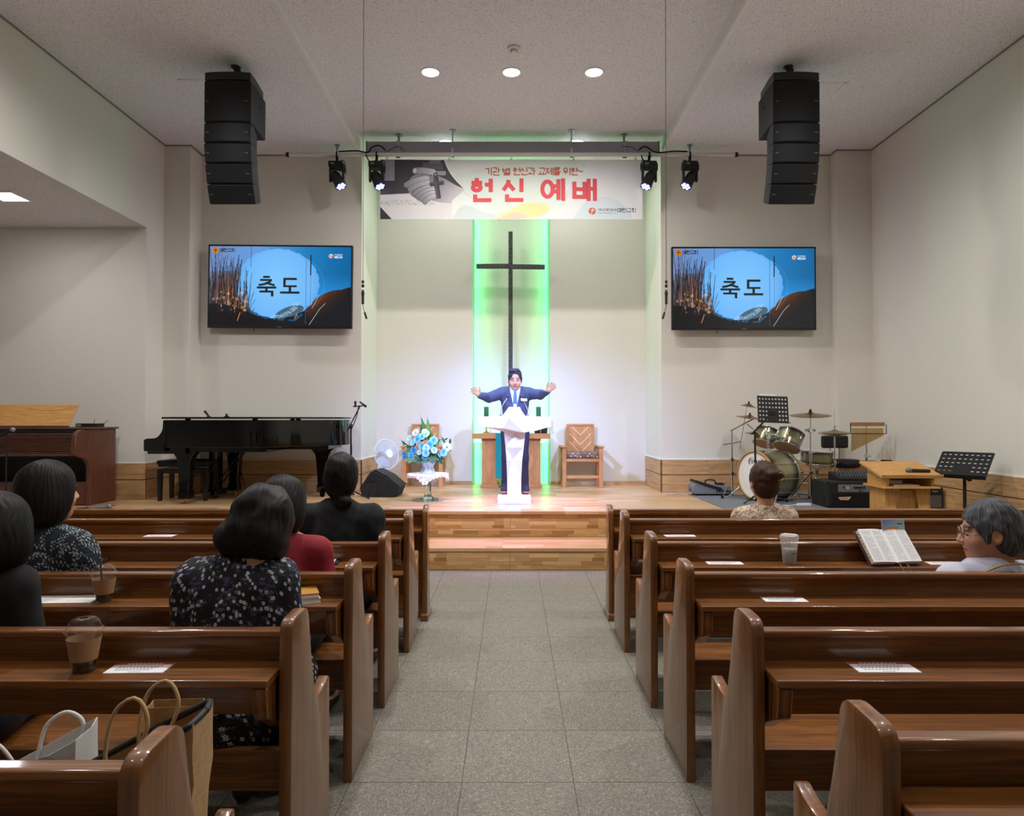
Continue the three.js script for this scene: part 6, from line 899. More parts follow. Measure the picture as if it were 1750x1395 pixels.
{ // amplifiers, fog machine, cable box
  const knob = (x, y, z) => cyl(0.009, 0.007, 0.014, x, y, z, { rx: PI / 2, seg: 14 });
  const t = thing('bass_amplifier', 'black bass combo amplifier with knob panel behind the wooden lectern', 'amplifier', [3.93, SR, -7.92]);
  mesh(t, 'cabinet', box(0.64, 0.3, 0.42, 0, 0.15, 0, { b: 0.015, seg: 2 }), M.blackTex); const pn = mesh(t, 'control_panel', box(0.52, 0.085, 0.008, 0.06, 0.225, 0.208, { b: 0.002 }), M.greyPlastic); mesh(pn, 'knob', [-0.14, -0.02, 0.0, 0.02, 0.04, 0.06, 0.08, 0.1, 0.2, 0.26].map((x) => knob(x, 0.24 - (Math.abs(x) > 0.11 ? 0.0 : 0.004), 0.219)).concat([0.05, 0.16].map((x) => knob(x, 0.2, 0.219))), M.black); mesh(pn, 'meter', cyl(0.018, 0.018, 0.006, -0.09, 0.228, 0.214, { rx: PI / 2 }), std({ color: 0xb9a878, roughness: 0.4 }));
  mesh(t, 'speaker_grille', box(0.58, 0.15, 0.01, 0.01, 0.09, 0.208, { b: 0.003 }), M.grille); mesh(t, 'badge', ext([[-0.075, 0.018], [0.075, 0.024], [0.045, -0.014], [-0.05, -0.014]], 0.006, 0.001).translate(-0.13, 0.105, 0.216), std({ color: 0xd2b38a, roughness: 0.4 })); mesh(t, 'port', box(0.006, 0.09, 0.06, -0.321, 0.09, 0.12, { b: 0.002 }), M.rubber); mesh(t, 'corner', [-1, 1].map((s) => box(0.04, 0.03, 0.03, s * 0.305, 0.288, 0.198, { b: 0.01 })), M.rubber);
  const bt = canvasTex(256, 64, (x) => { x.fillStyle = '#d2b38a'; x.fillRect(0, 0, 256, 64); x.fillStyle = '#171310'; x.font = 'italic bold 44px serif'; x.fillText('Ashdown', 30, 46); }); const bd = mesh(t, 'badge_lettering', new THREE.PlaneGeometry(0.1, 0.026), std({ map: bt, roughness: 0.5 })); bd.position.set(-0.135, 0.1085, 0.2195);
  const k = thing('small_mixer', 'black mixer with a row of knobs lying on the bass amplifier', 'mixer', [4.02, SR + 0.3015, -7.92]); mesh(k, 'case', ext([[-0.16, 0], [0.16, 0], [0.16, 0.09], [-0.16, 0.03]], 0.46, 0.004).rotateY(PI / 2), M.black); const kb = []; for (let i = 0; i < 12; i++) for (let j = 0; j < 3; j++) kb.push(cyl(0.008, 0.006, 0.018, -0.18 + i * 0.033, 0.052 + j * 0.016 + 0.01, 0.06 - j * 0.09, { rx: 0.2 })); mesh(k, 'knob', kb, M.greyPlastic);
  const a = thing('practice_amplifier', 'small grey-fronted practice amplifier right of the wooden lectern', 'amplifier', [4.8, S, -7.8]); mesh(a, 'cabinet', box(0.26, 0.25, 0.2, 0, 0.125, 0, { b: 0.02, seg: 2 }), M.blackTex); mesh(a, 'grille_cloth', box(0.22, 0.14, 0.008, -0.005, 0.085, 0.099, { b: 0.002 }), std({ color: 0x55544f, roughness: 0.9 })); mesh(a, 'control_panel', box(0.22, 0.05, 0.008, -0.005, 0.195, 0.099, { b: 0.002 }), M.black); mesh(a, 'knob', [-0.08, -0.055, -0.03].map((x) => knob(x, 0.195, 0.108)), M.steel); const at = canvasTex(128, 48, (x) => { x.fillStyle = '#121214'; x.fillRect(0, 0, 128, 48); x.fillStyle = '#d8d8d4'; x.font = 'italic bold 24px serif'; x.fillText('Rumble', 16, 22); x.font = '13px serif'; x.fillText('LT25', 46, 40); }); const al = mesh(a, 'lettering', new THREE.PlaneGeometry(0.085, 0.034), std({ map: at, roughness: 0.5 })); al.position.set(0.03, 0.195, 0.1045);
  const f = thing('fog_machine', 'silver-grey fog machine with black handle on the rug', 'fog machine', [2.66, SR, -9.06], 0.02); mesh(f, 'body', ext(roundShape([[-0.24, 0.02], [-0.27, 0.07], [-0.26, 0.15], [-0.2, 0.155], [0.27, 0.12], [0.27, 0.02]], 0.015), 0.22, 0.006), std({ color: 0x8f959b, metalness: 0.5, roughness: 0.45 })); mesh(f, 'handle_bracket', [bar([-0.23, 0.19, 0.125], [0.12, 0.085, 0.125], 0.035, 0.01), bar([-0.23, 0.19, -0.125], [0.12, 0.085, -0.125], 0.035, 0.01), box(0.02, 0.03, 0.25, -0.22, 0.19, 0)], M.black); mesh(f, 'carry_handle', tube([[-0.06, 0.15, 0], [-0.06, 0.19, 0], [0.06, 0.19, 0], [0.08, 0.145, 0]], 0.01, 20, 6), M.black); mesh(f, 'nozzle', cyl(0.04, 0.045, 0.03, -0.272, 0.09, 0, { rz: PI / 2 }), M.greyPlastic); mesh(f, 'tank_cap', box(0.1, 0.03, 0.1, 0.13, 0.145, 0), M.black); mesh(f, 'vents', [0, 1, 2, 3, 4, 5].map((i) => box(0.02, 0.035, 0.004, 0.06 + i * 0.033, 0.06, 0.111, { rz: -0.4 })), M.black); mesh(f, 'feet', [[-0.2, 0.08], [0.2, 0.08], [-0.2, -0.08], [0.2, -0.08]].map(([x, z]) => cyl(0.015, 0.015, 0.02, x, 0.01, z)), M.rubber);
  const p = thing('power_strip', 'white power strip and cable on the rug by the cymbal stand', 'power strip', [3.42, SR, -7.9], 0.05); mesh(p, 'body', box(0.16, 0.03, 0.05, 0, 0.015, 0, { b: 0.006 }), M.white); mesh(p, 'cable', tube([[-0.08, 0.012, 0], [-0.16, 0.006, 0.01], [-0.26, 0.006, 0.0]], 0.005, 16, 5), M.white);
  const o = thing('floor_socket', 'flat grey floor socket plate in the stage boards', 'floor box', [2.2, S, -9.13]); mesh(o, 'plate', box(0.24, 0.003, 0.06, 0, 0.0015, 0, { b: 0.001 }), M.grey); mesh(o, 'lid', box(0.1, 0.002, 0.04, 0.04, 0.004, 0, { b: 0.0005 }), M.steel);
}
{ // wooden lectern with sloping top and shelf
  const t = thing('wooden_lectern', 'light wooden lectern with sloping top and open shelf, right of the stage front', 'lectern', [4.02, 0.004, -6.98]);
  const top = mesh(t, 'sloping_top', box(0.62, 0.026, 0.46, 0, 0, 0, { b: 0.005 }), M.lectern); top.position.set(0.0, 1.02, 0.0); top.rotation.x = 0.27; mesh(top, 'pen_stop', box(0.62, 0.014, 0.016, 0, 0.018, 0.222, { b: 0.003 }), M.lectern);
  for (const s of [-1, 1]) { const g = ext(roundShape([[-0.2, 0.862], [0.17, 0.862], [0.2, 0.945], [-0.2, 1.055]], 0.01), 0.025, 0.003); g.rotateY(-PI / 2); mesh(t, 'shelf_side', g.translate(s * 0.225, 0, 0), M.lectern); }
  mesh(t, 'shelf_back', box(0.45, 0.14, 0.02, 0, 0.93, -0.17, { b: 0.002 }), M.lectern); mesh(t, 'shelf_board', box(0.57, 0.022, 0.42, 0, 0.852, 0.01, { b: 0.006 }), M.lectern);
  mesh(t, 'shelf_papers', [box(0.26, 0.012, 0.18, -0.02, 0.87, 0.06, { b: 0.001 }), box(0.15, 0.03, 0.02, -0.06, 0.893, 0.0, { b: 0.001 })], M.paper);
  for (const s of [-1, 1]) mesh(t, 'side_upright', ext(roundShape([[-0.065, 0.0], [0.065, 0.0], [0.065, 0.84], [-0.085, 0.84], [-0.075, 0.75], [-0.05, 0.66]].map(([a, b]) => [s * -a * -1, b]), [0, 0, 0, 0.01, 0.03, 0.05]), 0.3, 0.004, { swap: true }).translate(s * 0.165, 0, -0.02), M.lectern);
  mesh(t, 'front_panel', box(0.21, 0.8, 0.24, 0, 0.42, -0.03, { b: 0.003, swap: true }), M.lectern); mesh(t, 'peg', [-1, 1].map((s) => box(0.07, 0.016, 0.04, s * 0.165, 0.63, 0.145, { b: 0.006 })), M.lectern); mesh(t, 'plinth', box(0.5, 0.05, 0.4, 0, 0.025, -0.01, { b: 0.006 }), M.lectern);
  const m = thing('hand_microphone', 'black wireless microphone with grey head lying on the lectern', 'microphone', [4.11, 1.0, -6.87]); m.rotation.set(0.27, -0.05, 0); mesh(m, 'body', rod([-0.05, 0.022, 0], [0.14, 0.022, 0], 0.021, 0.017, 16), M.black); mesh(m, 'grille_head', ball(0.027, -0.07, 0.026, 0, { sx: 1.1 }), std({ color: 0x6d7176, metalness: 0.6, roughness: 0.5 })); mesh(m, 'collar', rod([-0.052, 0.022, 0], [-0.045, 0.022, 0], 0.026, 0.024), M.greyPlastic);
}

// ------------------------------------------------------------------ people: smooth-blended bodies meshed from distance fields
const cap = (x, y, z, a, b, ra, rb) => { const bx = b[0] - a[0], by = b[1] - a[1], bz = b[2] - a[2], px = x - a[0], py = y - a[1], pz = z - a[2]; let t = (px * bx + py * by + pz * bz) / (bx * bx + by * by + bz * bz); t = t < 0 ? 0 : t > 1 ? 1 : t; const dx = px - bx * t, dy = py - by * t, dz = pz - bz * t; return Math.sqrt(dx * dx + dy * dy + dz * dz) - (ra + (rb - ra) * t); };
const ell = (x, y, z, c, r) => { const px = x - c[0], py = y - c[1], pz = z - c[2], k0 = Math.sqrt((px / r[0]) ** 2 + (py / r[1]) ** 2 + (pz / r[2]) ** 2), k1 = Math.sqrt((px / r[0] ** 2) ** 2 + (py / r[1] ** 2) ** 2 + (pz / r[2] ** 2) ** 2); return k1 < 1e-9 ? -Math.min(...r) : k0 * (k0 - 1) / k1; };
const smin = (a, b, k) => { const h = Math.max(k - Math.abs(a - b), 0) / k; return Math.min(a, b) - h * h * k * 0.25; };
const smax = (a, b, k) => -smin(-a, -b, k);
function nets(f, mn, mx, c) {
  const nx = Math.ceil((mx[0] - mn[0]) / c) + 1, ny = Math.ceil((mx[1] - mn[1]) / c) + 1, nz = Math.ceil((mx[2] - mn[2]) / c) + 1, F = new Float32Array(nx * ny * nz), id = new Int32Array(nx * ny * nz).fill(-1);
  for (let k = 0, q = 0; k < nz; k++) for (let j = 0; j < ny; j++) for (let i = 0; i < nx; i++, q++) F[q] = f(mn[0] + i * c, mn[1] + j * c, mn[2] + k * c);
  const pos = [], nor = [], idx = [], sx = 1, sy = nx, sz = nx * ny, off = [0, sx, sy, sx + sy, sz, sx + sz, sy + sz, sx + sy + sz], E = [[0, 1], [2, 3], [4, 5], [6, 7], [0, 2], [1, 3], [4, 6], [5, 7], [0, 4], [1, 5], [2, 6], [3, 7]], e = c * 0.5;
  for (let k = 0; k < nz - 1; k++) for (let j = 0; j < ny - 1; j++) for (let i = 0; i < nx - 1; i++) {
    const q = i + j * sy + k * sz; let m = 0; for (let n = 0; n < 8; n++) if (F[q + off[n]] < 0) m |= 1 << n; if (m === 0 || m === 255) continue;
    let X = 0, Y = 0, Z = 0, cnt = 0; for (const [a, b] of E) { const fa = F[q + off[a]], fb = F[q + off[b]]; if ((fa < 0) === (fb < 0)) continue; const t = fa / (fa - fb); X += (a & 1) + t * ((b & 1) - (a & 1)); Y += ((a >> 1) & 1) + t * (((b >> 1) & 1) - ((a >> 1) & 1)); Z += (a >> 2) + t * ((b >> 2) - (a >> 2)); cnt++; }
    const x = mn[0] + (i + X / cnt) * c, y = mn[1] + (j + Y / cnt) * c, z = mn[2] + (k + Z / cnt) * c; id[q] = pos.length / 3; pos.push(x, y, z);
    let gx = f(x + e, y, z) - f(x - e, y, z), gy = f(x, y + e, z) - f(x, y - e, z), gz = f(x, y, z + e) - f(x, y, z - e); const l = Math.hypot(gx, gy, gz) || 1; nor.push(gx / l, gy / l, gz / l);
  }
  const quad = (a, b, d, g, flip) => { if (a < 0 || b < 0 || d < 0 || g < 0) return; flip ? idx.push(a, d, b, b, d, g) : idx.push(a, b, d, b, g, d); };
  for (let k = 1; k < nz - 1; k++) for (let j = 1; j < ny - 1; j++) for (let i = 1; i < nx - 1; i++) {
    const q = i + j * sy + k * sz, a = F[q] < 0;
    if (a !== F[q + sx] < 0) quad(id[q - sy - sz], id[q - sz], id[q - sy], id[q], !a);
    if (a !== F[q + sy] < 0) quad(id[q - sx - sz], id[q - sz], id[q - sx], id[q], a);
    if (a !== F[q + sz] < 0) quad(id[q - sx - sy], id[q - sy], id[q - sx], id[q], !a);
  }
  const g = new THREE.BufferGeometry(); g.setAttribute('position', new THREE.Float32BufferAttribute(pos, 3)); g.setAttribute('normal', new THREE.Float32BufferAttribute(nor, 3)); g.setIndex(idx); g.setAttribute('uv', new THREE.Float32BufferAttribute(new Float32Array(pos.length / 3 * 2), 2)); return g;
}
function tint(g, fn) { const p = g.attributes.position, c = new Float32Array(p.count * 3), col = new THREE.Color(); for (let i = 0; i < p.count; i++) { col.setHex(fn(p.getX(i), p.getY(i), p.getZ(i))); c[3 * i] = col.r; c[3 * i + 1] = col.g; c[3 * i + 2] = col.b; } g.setAttribute('color', new THREE.BufferAttribute(c, 3)); return g; }
function uvRound(g, cx, cz, R) { const p = g.attributes.position, uv = new Float32Array(p.count * 2); for (let i = 0; i < p.count; i++) { uv[2 * i] = Math.atan2(p.getX(i) - cx, p.getZ(i) - cz) * R; uv[2 * i + 1] = p.getY(i); } g.setAttribute('uv', new THREE.BufferAttribute(uv, 2)); return g; }
function uvBack(g) { const p = g.attributes.position, uv = new Float32Array(p.count * 2); for (let i = 0; i < p.count; i++) { const x = p.getX(i), y = p.getY(i), z = p.getZ(i), s = Math.max(-1, Math.min(1, x / 0.12)); uv[2 * i] = x + s * (0.12 - z) * 0.8; uv[2 * i + 1] = y - z * 0.8; } g.setAttribute('uv', new THREE.BufferAttribute(uv, 2)); return g; }
// head, face towards -z, centred between the ears
function headF(x, y, z) {
  const ax = Math.abs(x);
  let d = ell(x, y, z, [0, 0.025, 0.012], [0.074, 0.098, 0.094]);
  d = smin(d, ell(x, y, z, [0, -0.05, -0.03], [0.056, 0.07, 0.058]), 0.04);
  d = smin(d, ell(x, y, z, [0, -0.095, -0.052], [0.026, 0.024, 0.026]), 0.025);            // chin
  d = smin(d, ell(ax, y, z, [0.04, -0.03, -0.058], [0.024, 0.026, 0.022]), 0.025);          // cheeks
  d = smin(d, ell(ax, y, z, [0.026, 0.022, -0.078], [0.026, 0.009, 0.012]), 0.012);         // brow
  d = smax(d, -ell(ax, y, z, [0.031, 0.002, -0.092], [0.017, 0.012, 0.014]), 0.012);        // eye sockets
  d = smin(d, ell(ax, y, z, [0.031, 0.001, -0.075], [0.012, 0.0085, 0.01]), 0.004);         // lids
  d = smin(d, cap(x, y, z, [0, 0.008, -0.082], [0, -0.028, -0.1], 0.008, 0.0115), 0.012);   // nose
  d = smin(d, ell(ax, y, z, [0.011, -0.032, -0.092], [0.008, 0.007, 0.009]), 0.006);
  d = smin(d, ell(x, y, z, [0, -0.058, -0.082], [0.022, 0.006, 0.009]), 0.005); d = smin(d, ell(x, y, z, [0, -0.069, -0.08], [0.018, 0.0065, 0.009]), 0.004);
  let e = ell(ax, y, z, [0.079, -0.005, 0.012], [0.009, 0.031, 0.019]); e = smax(e, -ell(ax, y, z, [0.087, -0.002, 0.01], [0.006, 0.018, 0.01]), 0.006); d = smin(d, e, 0.008);
  d = smin(d, cap(x, y, z, [0, -0.05, 0.03], [0, -0.125, 0.03], 0.049, 0.046), 0.03);         // neck stub
  return d;
}
const skinTone = 0xc79878;
function faceTint(tone, old) { return (x, y, z) => { const ax = Math.abs(x); if (z < -0.055) { if (Math.hypot((ax - 0.029) / 0.022, (y - 0.03 + (ax - 0.03) * 0.15) / 0.0055) < 1) return 0x2b2320; if (Math.hypot((ax - 0.031) / 0.014, (y + 0.001) / 0.0035) < 1) return 0x35261f; if (Math.hypot(x / 0.024, (y + 0.0635) / 0.011) < 1) return Math.abs(y + 0.0635) < 0.0025 ? 0x6b3a34 : 0xb4695c; } return tone; }; }
// hair styles in head space
const strand = (x, y, z, n, a) => a * 0.45 * Math.sin(Math.atan2(x, z + 0.0001) * n + Math.sin(y * 30) * 0.8 + perlin.noise(x * 22, y * 9, z * 22) * 9);
const HAIR = {
  short: (x, y, z) => { let d = ell(x, y, z, [0, 0.038, 0.014], [0.084, 0.098, 0.103]); d = smax(d, -(y + 0.03 - (z < -0.02 ? (-0.02 - z) * 1.3 : 0) - Math.max(0, -z * 0.2)), 0.01); d = smax(d, -ell(x, y, z, [0, 0.0, -0.12], [0.082, 0.1, 0.085]), 0.012); d = smin(d, ell(x, y, z, [0.014, 0.118, -0.03], [0.06, 0.026, 0.052]), 0.02); return d + strand(x, y, z, 34, 0.0016) + perlin.noise(x * 26, y * 26, z * 20) * 0.011; },
  man: (x, y, z) => { let d = ell(x, y, z, [0, 0.03, 0.018], [0.09, 0.108, 0.108]); d = smin(d, ell(x, y, z, [0, -0.03, 0.065], [0.075, 0.07, 0.055]), 0.04); d = smax(d, -ell(x, y, z, [0, -0.05, -0.11], [0.1, 0.115, 0.1]), 0.012); d = smax(d, -ell(Math.abs(x), y, z, [0.09, -0.02, 0.008], [0.03, 0.04, 0.024]), 0.01); return d + strand(x, y, z, 30, 0.002) + perlin.noise(x * 36, y * 30, z * 36) * 0.006; },
  bob: (x, y, z) => { let d = ell(x, y, z, [0, 0.03, 0.014], [0.098, 0.112, 0.115]); d = smin(d, ell(x, y, z, [0, -0.05, 0.03], [0.112, 0.105, 0.105]), 0.05); d = smax(d, -(y + 0.135 + Math.abs(x) * 0.05), 0.025); d = smax(d, -ell(x, y, z, [0, -0.06, -0.125], [0.074, 0.125, 0.11]), 0.015); return d + strand(x, y, z, 36, 0.0018) + perlin.noise(x * 12, y * 9, z * 12) * 0.006; },
  wavy: (x, y, z) => { let d = ell(x, y, z, [0, 0.035, 0.02], [0.108, 0.115, 0.122]); d = smin(d, ell(x, y, z, [-0.01, -0.055, 0.035], [0.125, 0.09, 0.105]), 0.05); d = smin(d, ell(x, y, z, [-0.085, -0.05, 0.01], [0.045, 0.06, 0.06]), 0.03); d = smax(d, -(y + 0.125), 0.035); d = smax(d, -ell(x, y, z, [0, -0.06, -0.13], [0.074, 0.125, 0.11]), 0.015); return d + strand(x, y, z, 30, 0.002) + perlin.noise(x * 16, y * 14, z * 16) * 0.011; },
  lowbun: (x, y, z) => { let d = ell(x, y, z, [0, 0.028, 0.018], [0.09, 0.11, 0.11]); d = smin(d, ell(x, y, z, [0, -0.04, 0.05], [0.078, 0.085, 0.07]), 0.05); d = smin(d, ell(x, y, z, [0.025, -0.125, 0.085], [0.05, 0.036, 0.04]), 0.02); d = smin(d, ell(x, y, z, [-0.1, -0.08, 0.03], [0.014, 0.03, 0.014]), 0.02); d = smax(d, -ell(x, y, z, [0, -0.06, -0.12], [0.08, 0.125, 0.1]), 0.012); return d + strand(x, y, z, 34, 0.0018) + perlin.noise(x * 30, y * 20, z * 30) * 0.004; },
  updo: (x, y, z) => { let d = ell(x, y, z, [0, 0.03, 0.014], [0.09, 0.108, 0.108]); d = smin(d, ell(x, y, z, [0, -0.045, 0.045], [0.065, 0.06, 0.06]), 0.04); d = smin(d, ell(x, y, z, [0.03, 0.055, 0.105], [0.055, 0.036, 0.036]), 0.015); d = smax(d, -ell(x, y, z, [0, -0.06, -0.115], [0.085, 0.12, 0.1]), 0.012); d = smax(d, -ell(Math.abs(x), y, z, [0.085, -0.02, 0.008], [0.025, 0.036, 0.024]), 0.01); return d + strand(x, y, z, 26, 0.002) + perlin.noise(x * 30, y * 30, z * 30) * 0.004; },
};
const hairTex = (a, b, s) => { const n = tnoise(256, s); return pixTex(256, 64, (i, j) => { const t = n(i, j * 0.06) * 0.7 + n(i * 0.3, j * 0.1 + 40) * 0.3; return [0, 1, 2].map((k) => cl(a[k] + (b[k] - a[k]) * t)); }, { rep: [2.2, 2] }); };
const hairMat = (a, b, s) => { const t = hairTex(a, b, s); return phy({ map: t, bumpMap: t, bumpScale: 0.003, roughness: 0.5, specularIntensity: 0.35 }); };
// hand: wrist at the origin, fingers along +y, palm towards +z, thumb on +x
function handGeo(curl, spread, cell) {
  const F = [[-0.03, 0.078, 0.062], [-0.0105, 0.086, 0.074], [0.0105, 0.085, 0.07], [0.031, 0.078, 0.058]].reverse(), segs = [];
  F.forEach(([bx, by, len], i) => { const sp = (bx / 0.031) * spread; let p = [bx, by, 0], ang = curl * 0.35; const L = [len * 0.45, len * 0.31, len * 0.24], R = [0.0098, 0.0088, 0.008, 0.007]; for (let k = 0; k < 3; k++) { const q = [p[0] + Math.sin(sp) * L[k], p[1] + Math.cos(ang) * L[k], p[2] + Math.sin(ang) * L[k]]; segs.push([p, q, R[k], R[k + 1], i]); p = q; ang += curl; } });
  segs.push([[0.03, 0.02, 0.008], [0.055, 0.05, 0.018], 0.014, 0.0115, 9], [[0.055, 0.05, 0.018], [0.068, 0.078, 0.024], 0.0115, 0.0095, 9], [[0.068, 0.078, 0.024], [0.074, 0.098, 0.026], 0.0095, 0.0075, 9]);
  const f = (x, y, z) => { let d = 1; for (let k = 0; k < 4; k++) { const [bx, by] = F[k]; d = smin(d, cap(x, y, z, [bx * 0.7, 0.012, 0], [bx, by, 0], 0.0135, 0.0112), 0.014); } d = smin(d, cap(x, y, z, [0, -0.03, 0], [0, 0.02, 0], 0.026, 0.026), 0.02); let fd = 1; for (const [a, b, ra, rb, id] of segs) { const q = cap(x, y, z, a, b, ra, rb); fd = Math.min(fd, q); } return smin(d, fd, 0.008); };
  return nets(f, [-0.06, -0.06, -0.04], [0.1, 0.19, 0.1], cell);
}
const handR = tint(handGeo(0.28, 0.22, 0.0034), () => skinTone), handRest = tint(handGeo(0.6, 0.08, 0.0045), () => skinTone);
const mirrorX = (g) => { const h = g.clone(); h.scale(-1, 1, 1); const ix = h.index.array; for (let i = 0; i < ix.length; i += 3) { const t = ix[i]; ix[i] = ix[i + 1]; ix[i + 1] = t; } return h; };
function placeHand(base, left, at, dir, palm) { const g = (left ? mirrorX(base) : base.clone()), y = V(...dir).normalize(), z = V(...palm); z.addScaledVector(y, -z.dot(y)).normalize(); const x = y.clone().cross(z); g.applyMatrix4(new THREE.Matrix4().makeBasis(x, y, z)); g.translate(...at); return g; }
const skinM = std({ vertexColors: true, roughness: 0.58 });
function headMatrix(o) { return new THREE.Matrix4().makeTranslation(...o.head).multiply(new THREE.Matrix4().makeRotationFromEuler(new THREE.Euler(o.pitch || 0, o.yaw || 0, o.roll || 0, 'YXZ'))).multiply(new THREE.Matrix4().makeScale(o.hs || 1, o.hs || 1, o.hs || 1)); }
function buildPerson(o) {
  const t = thing('person', o.label, 'person', o.pos, o.turn || 0), B = o.bones, hm = headMatrix(o);
  const torso = (x, y, z) => { let d = 1; for (const [c, r, k] of B.ell) d = smin(d, ell(x, y, z, c, r), k || 0.06); for (const [a, b, ra, rb] of B.trunk) d = smin(d, cap(x, y, z, a, b, ra, rb), 0.05); return d; };
  const arms = (x, y, z) => { let d = 1; for (const s of B.arm) { let q = cap(x, y, z, s[0], s[1], s[3], s[4]); q = smin(q, cap(x, y, z, s[1], s[2], s[4], s[5]), 0.02); d = Math.min(d, q); } return d; };
  const legs = (x, y, z) => { let d = 1; for (const s of B.leg) { let q = cap(x, y, z, s[0], s[1], s[4], s[5]); q = smin(q, cap(x, y, z, s[1], s[2], s[5], s[6]), 0.03); q = smin(q, cap(x, y, z, s[2], s[3], s[6], s[6] * 0.8), 0.02); d = Math.min(d, q); } return d; };
  const neckTop = V(0, -0.1, 0.03).applyMatrix4(hm), nb = B.neck;
  const body = (x, y, z) => smin(smin(smin(torso(x, y, z), arms(x, y, z), 0.04), legs(x, y, z), 0.05), cap(x, y, z, nb, neckTop.toArray(), 0.056, 0.05), 0.035);
  const bb = B.box, bg = tint(nets(body, bb[0], bb[1], 0.013), () => o.skin || skinTone);
  const hg = tint(nets(headF, [-0.1, -0.19, -0.13], [0.1, 0.14, 0.13], o.fine || 0.0052), faceTint(o.skin || skinTone)); hg.applyMatrix4(hm);
  const parts = [bg, hg]; B.arm.forEach((s, i) => parts.push(placeHand(o.hands ? handR : handRest, s[7], s[2], s[8], s[9])));
  mesh(t, 'body', parts, skinM);
  // upper garment
  const wr = (x, y, z, k) => perlin.noise(x * 9 + (o.seed || 0), y * 7, z * 9) * k + perlin.noise(x * 22, y * 16 + (o.seed || 0), z * 22) * k * 0.4;
  const T0 = o.top, sleeve = (x, y, z) => { let d = 1; for (const s of B.arm) { const A = s[0], E = s[1], W = s[2]; if (T0.sleeve <= 1) { const e = A.map((v, k) => v + (E[k] - v) * T0.sleeve); d = Math.min(d, cap(x, y, z, A, e, s[3] + T0.loose, s[4] + T0.loose * 1.3)); } else { const w = E.map((v, k) => v + (W[k] - v) * (T0.sleeve - 1)); d = Math.min(d, smin(cap(x, y, z, A, E, s[3] + T0.loose, s[4] + T0.loose), cap(x, y, z, E, w, s[4] + T0.loose, s[5] + T0.loose * 0.9), 0.02)); } if (T0.puff) d = smin(d, ell(x, y, z, [A[0] * 1.12, A[1] - 0.06, A[2]], [0.075, 0.09, 0.075]), 0.03); } return d; };
  const topF = (x, y, z) => { let d = smin(torso(x, y, z) - T0.off, sleeve(x, y, z), 0.035); if (T0.collar) d = smin(d, cap(x, y, z, nb, [(nb[0] + neckTop.x) / 2, (nb[1] + neckTop.y) / 2 + 0.0, (nb[2] + neckTop.z) / 2], 0.064, 0.062), 0.02); if (T0.flare && y < T0.flare) d -= (T0.flare - y) * 0.12; d += wr(x, y, z, T0.wrinkle ?? 0.007); d = smax(d, y - T0.neck(x, z), 0.006); d = smax(d, T0.hem - y, 0.006); if (T0.cut) d = smax(d, T0.cut(x, y, z), 0.004); return d; };
  const tg = uvBack(nets(topF, bb[0], bb[1], T0.cell || 0.0105)); mesh(t, T0.name, tg, T0.mat);
  // lower garment and shoes
  const P0 = o.low, lowF = (x, y, z) => { let d = smin(legs(x, y, z) - P0.off, Math.max(torso(x, y, z) - P0.off * 0.8, y - P0.waist), 0.04); d += wr(x, y, z, 0.005); d = smax(d, P0.hem - y, 0.004); return smax(d, y - P0.waist, 0.004); };
  mesh(t, P0.name, uvBack(nets(lowF, [bb[0][0], 0, bb[0][2]], [bb[1][0], P0.waist + 0.03, bb[1][2]], 0.013)), P0.mat);
  for (const s of B.leg) { const a = s[2], b = s[3], fx = (x, y, z) => smax(smin(cap(x, y, z, [a[0], 0.045, a[2] + 0.02], [b[0], 0.03, b[2]], 0.04, 0.032), cap(x, y, z, [a[0], 0.05, a[2]], [a[0], 0.085, a[2]], 0.042, 0.04), 0.02), 0.002 - y, 0.004); mesh(t, 'shoe', nets(fx, [Math.min(a[0], b[0]) - 0.06, -0.02, Math.min(a[2], b[2]) - 0.06], [Math.max(a[0], b[0]) + 0.06, 0.14, Math.max(a[2], b[2]) + 0.08], 0.009), o.shoe || M.black); }
  const hair = uvRound(nets(HAIR[o.hair], [-0.16, -0.19, -0.15], [0.16, 0.18, 0.17], o.fineHair || 0.005), 0, 0, 0.2); hair.applyMatrix4(hm); mesh(t, 'hair', hair, o.hairMat);
  t.userData.hm = undefined; delete t.userData.hm; return { t, hm };
}
// seated skeleton: shoulders at height sh, forward lean, half width sw
function seatedBones({ sh = 0.96, sw = 0.165, lean = 0.0, el = 0.055, kz = 0, w = 1, arm = 1 }) {
  const z = -lean, A = (s) => [[s * sw, sh - 0.035, z], [s * (sw + el), sh - 0.3, z * 0.6 - 0.03], [s * 0.09, 0.6, -0.27], 0.056 * arm, 0.043 * arm, 0.028, 0, s < 0, [-s * 0.45, -0.12, -0.88], [0, -1, 0.1]];
  return { ell: [[[0, 0.535, 0.02], [0.175 * w, 0.11, 0.14]], [[0, 0.68, z * 0.35 + 0.005], [0.148 * w, 0.17, 0.115]], [[0, sh - 0.14, z * 0.85], [0.165 * w, 0.18, 0.112]]], trunk: [[[-sw, sh - 0.035, z], [0, sh + 0.012, z], 0.056, 0.058], [[sw, sh - 0.035, z], [0, sh + 0.012, z], 0.056, 0.058]], neck: [0, sh + 0.0, z + 0.005], arm: [A(1), A(-1)], leg: [1, -1].map((s) => [[s * 0.085, 0.52, 0.0], [s * 0.1, 0.51, -0.41 + kz], [s * 0.1, 0.09, -0.4 + kz * 1.5], [s * 0.11, 0.05, -0.54 + kz * 1.5], 0.085, 0.062, 0.04]), box: [[-0.36, 0, -0.62], [0.36, sh + 0.12, 0.2]] };
}
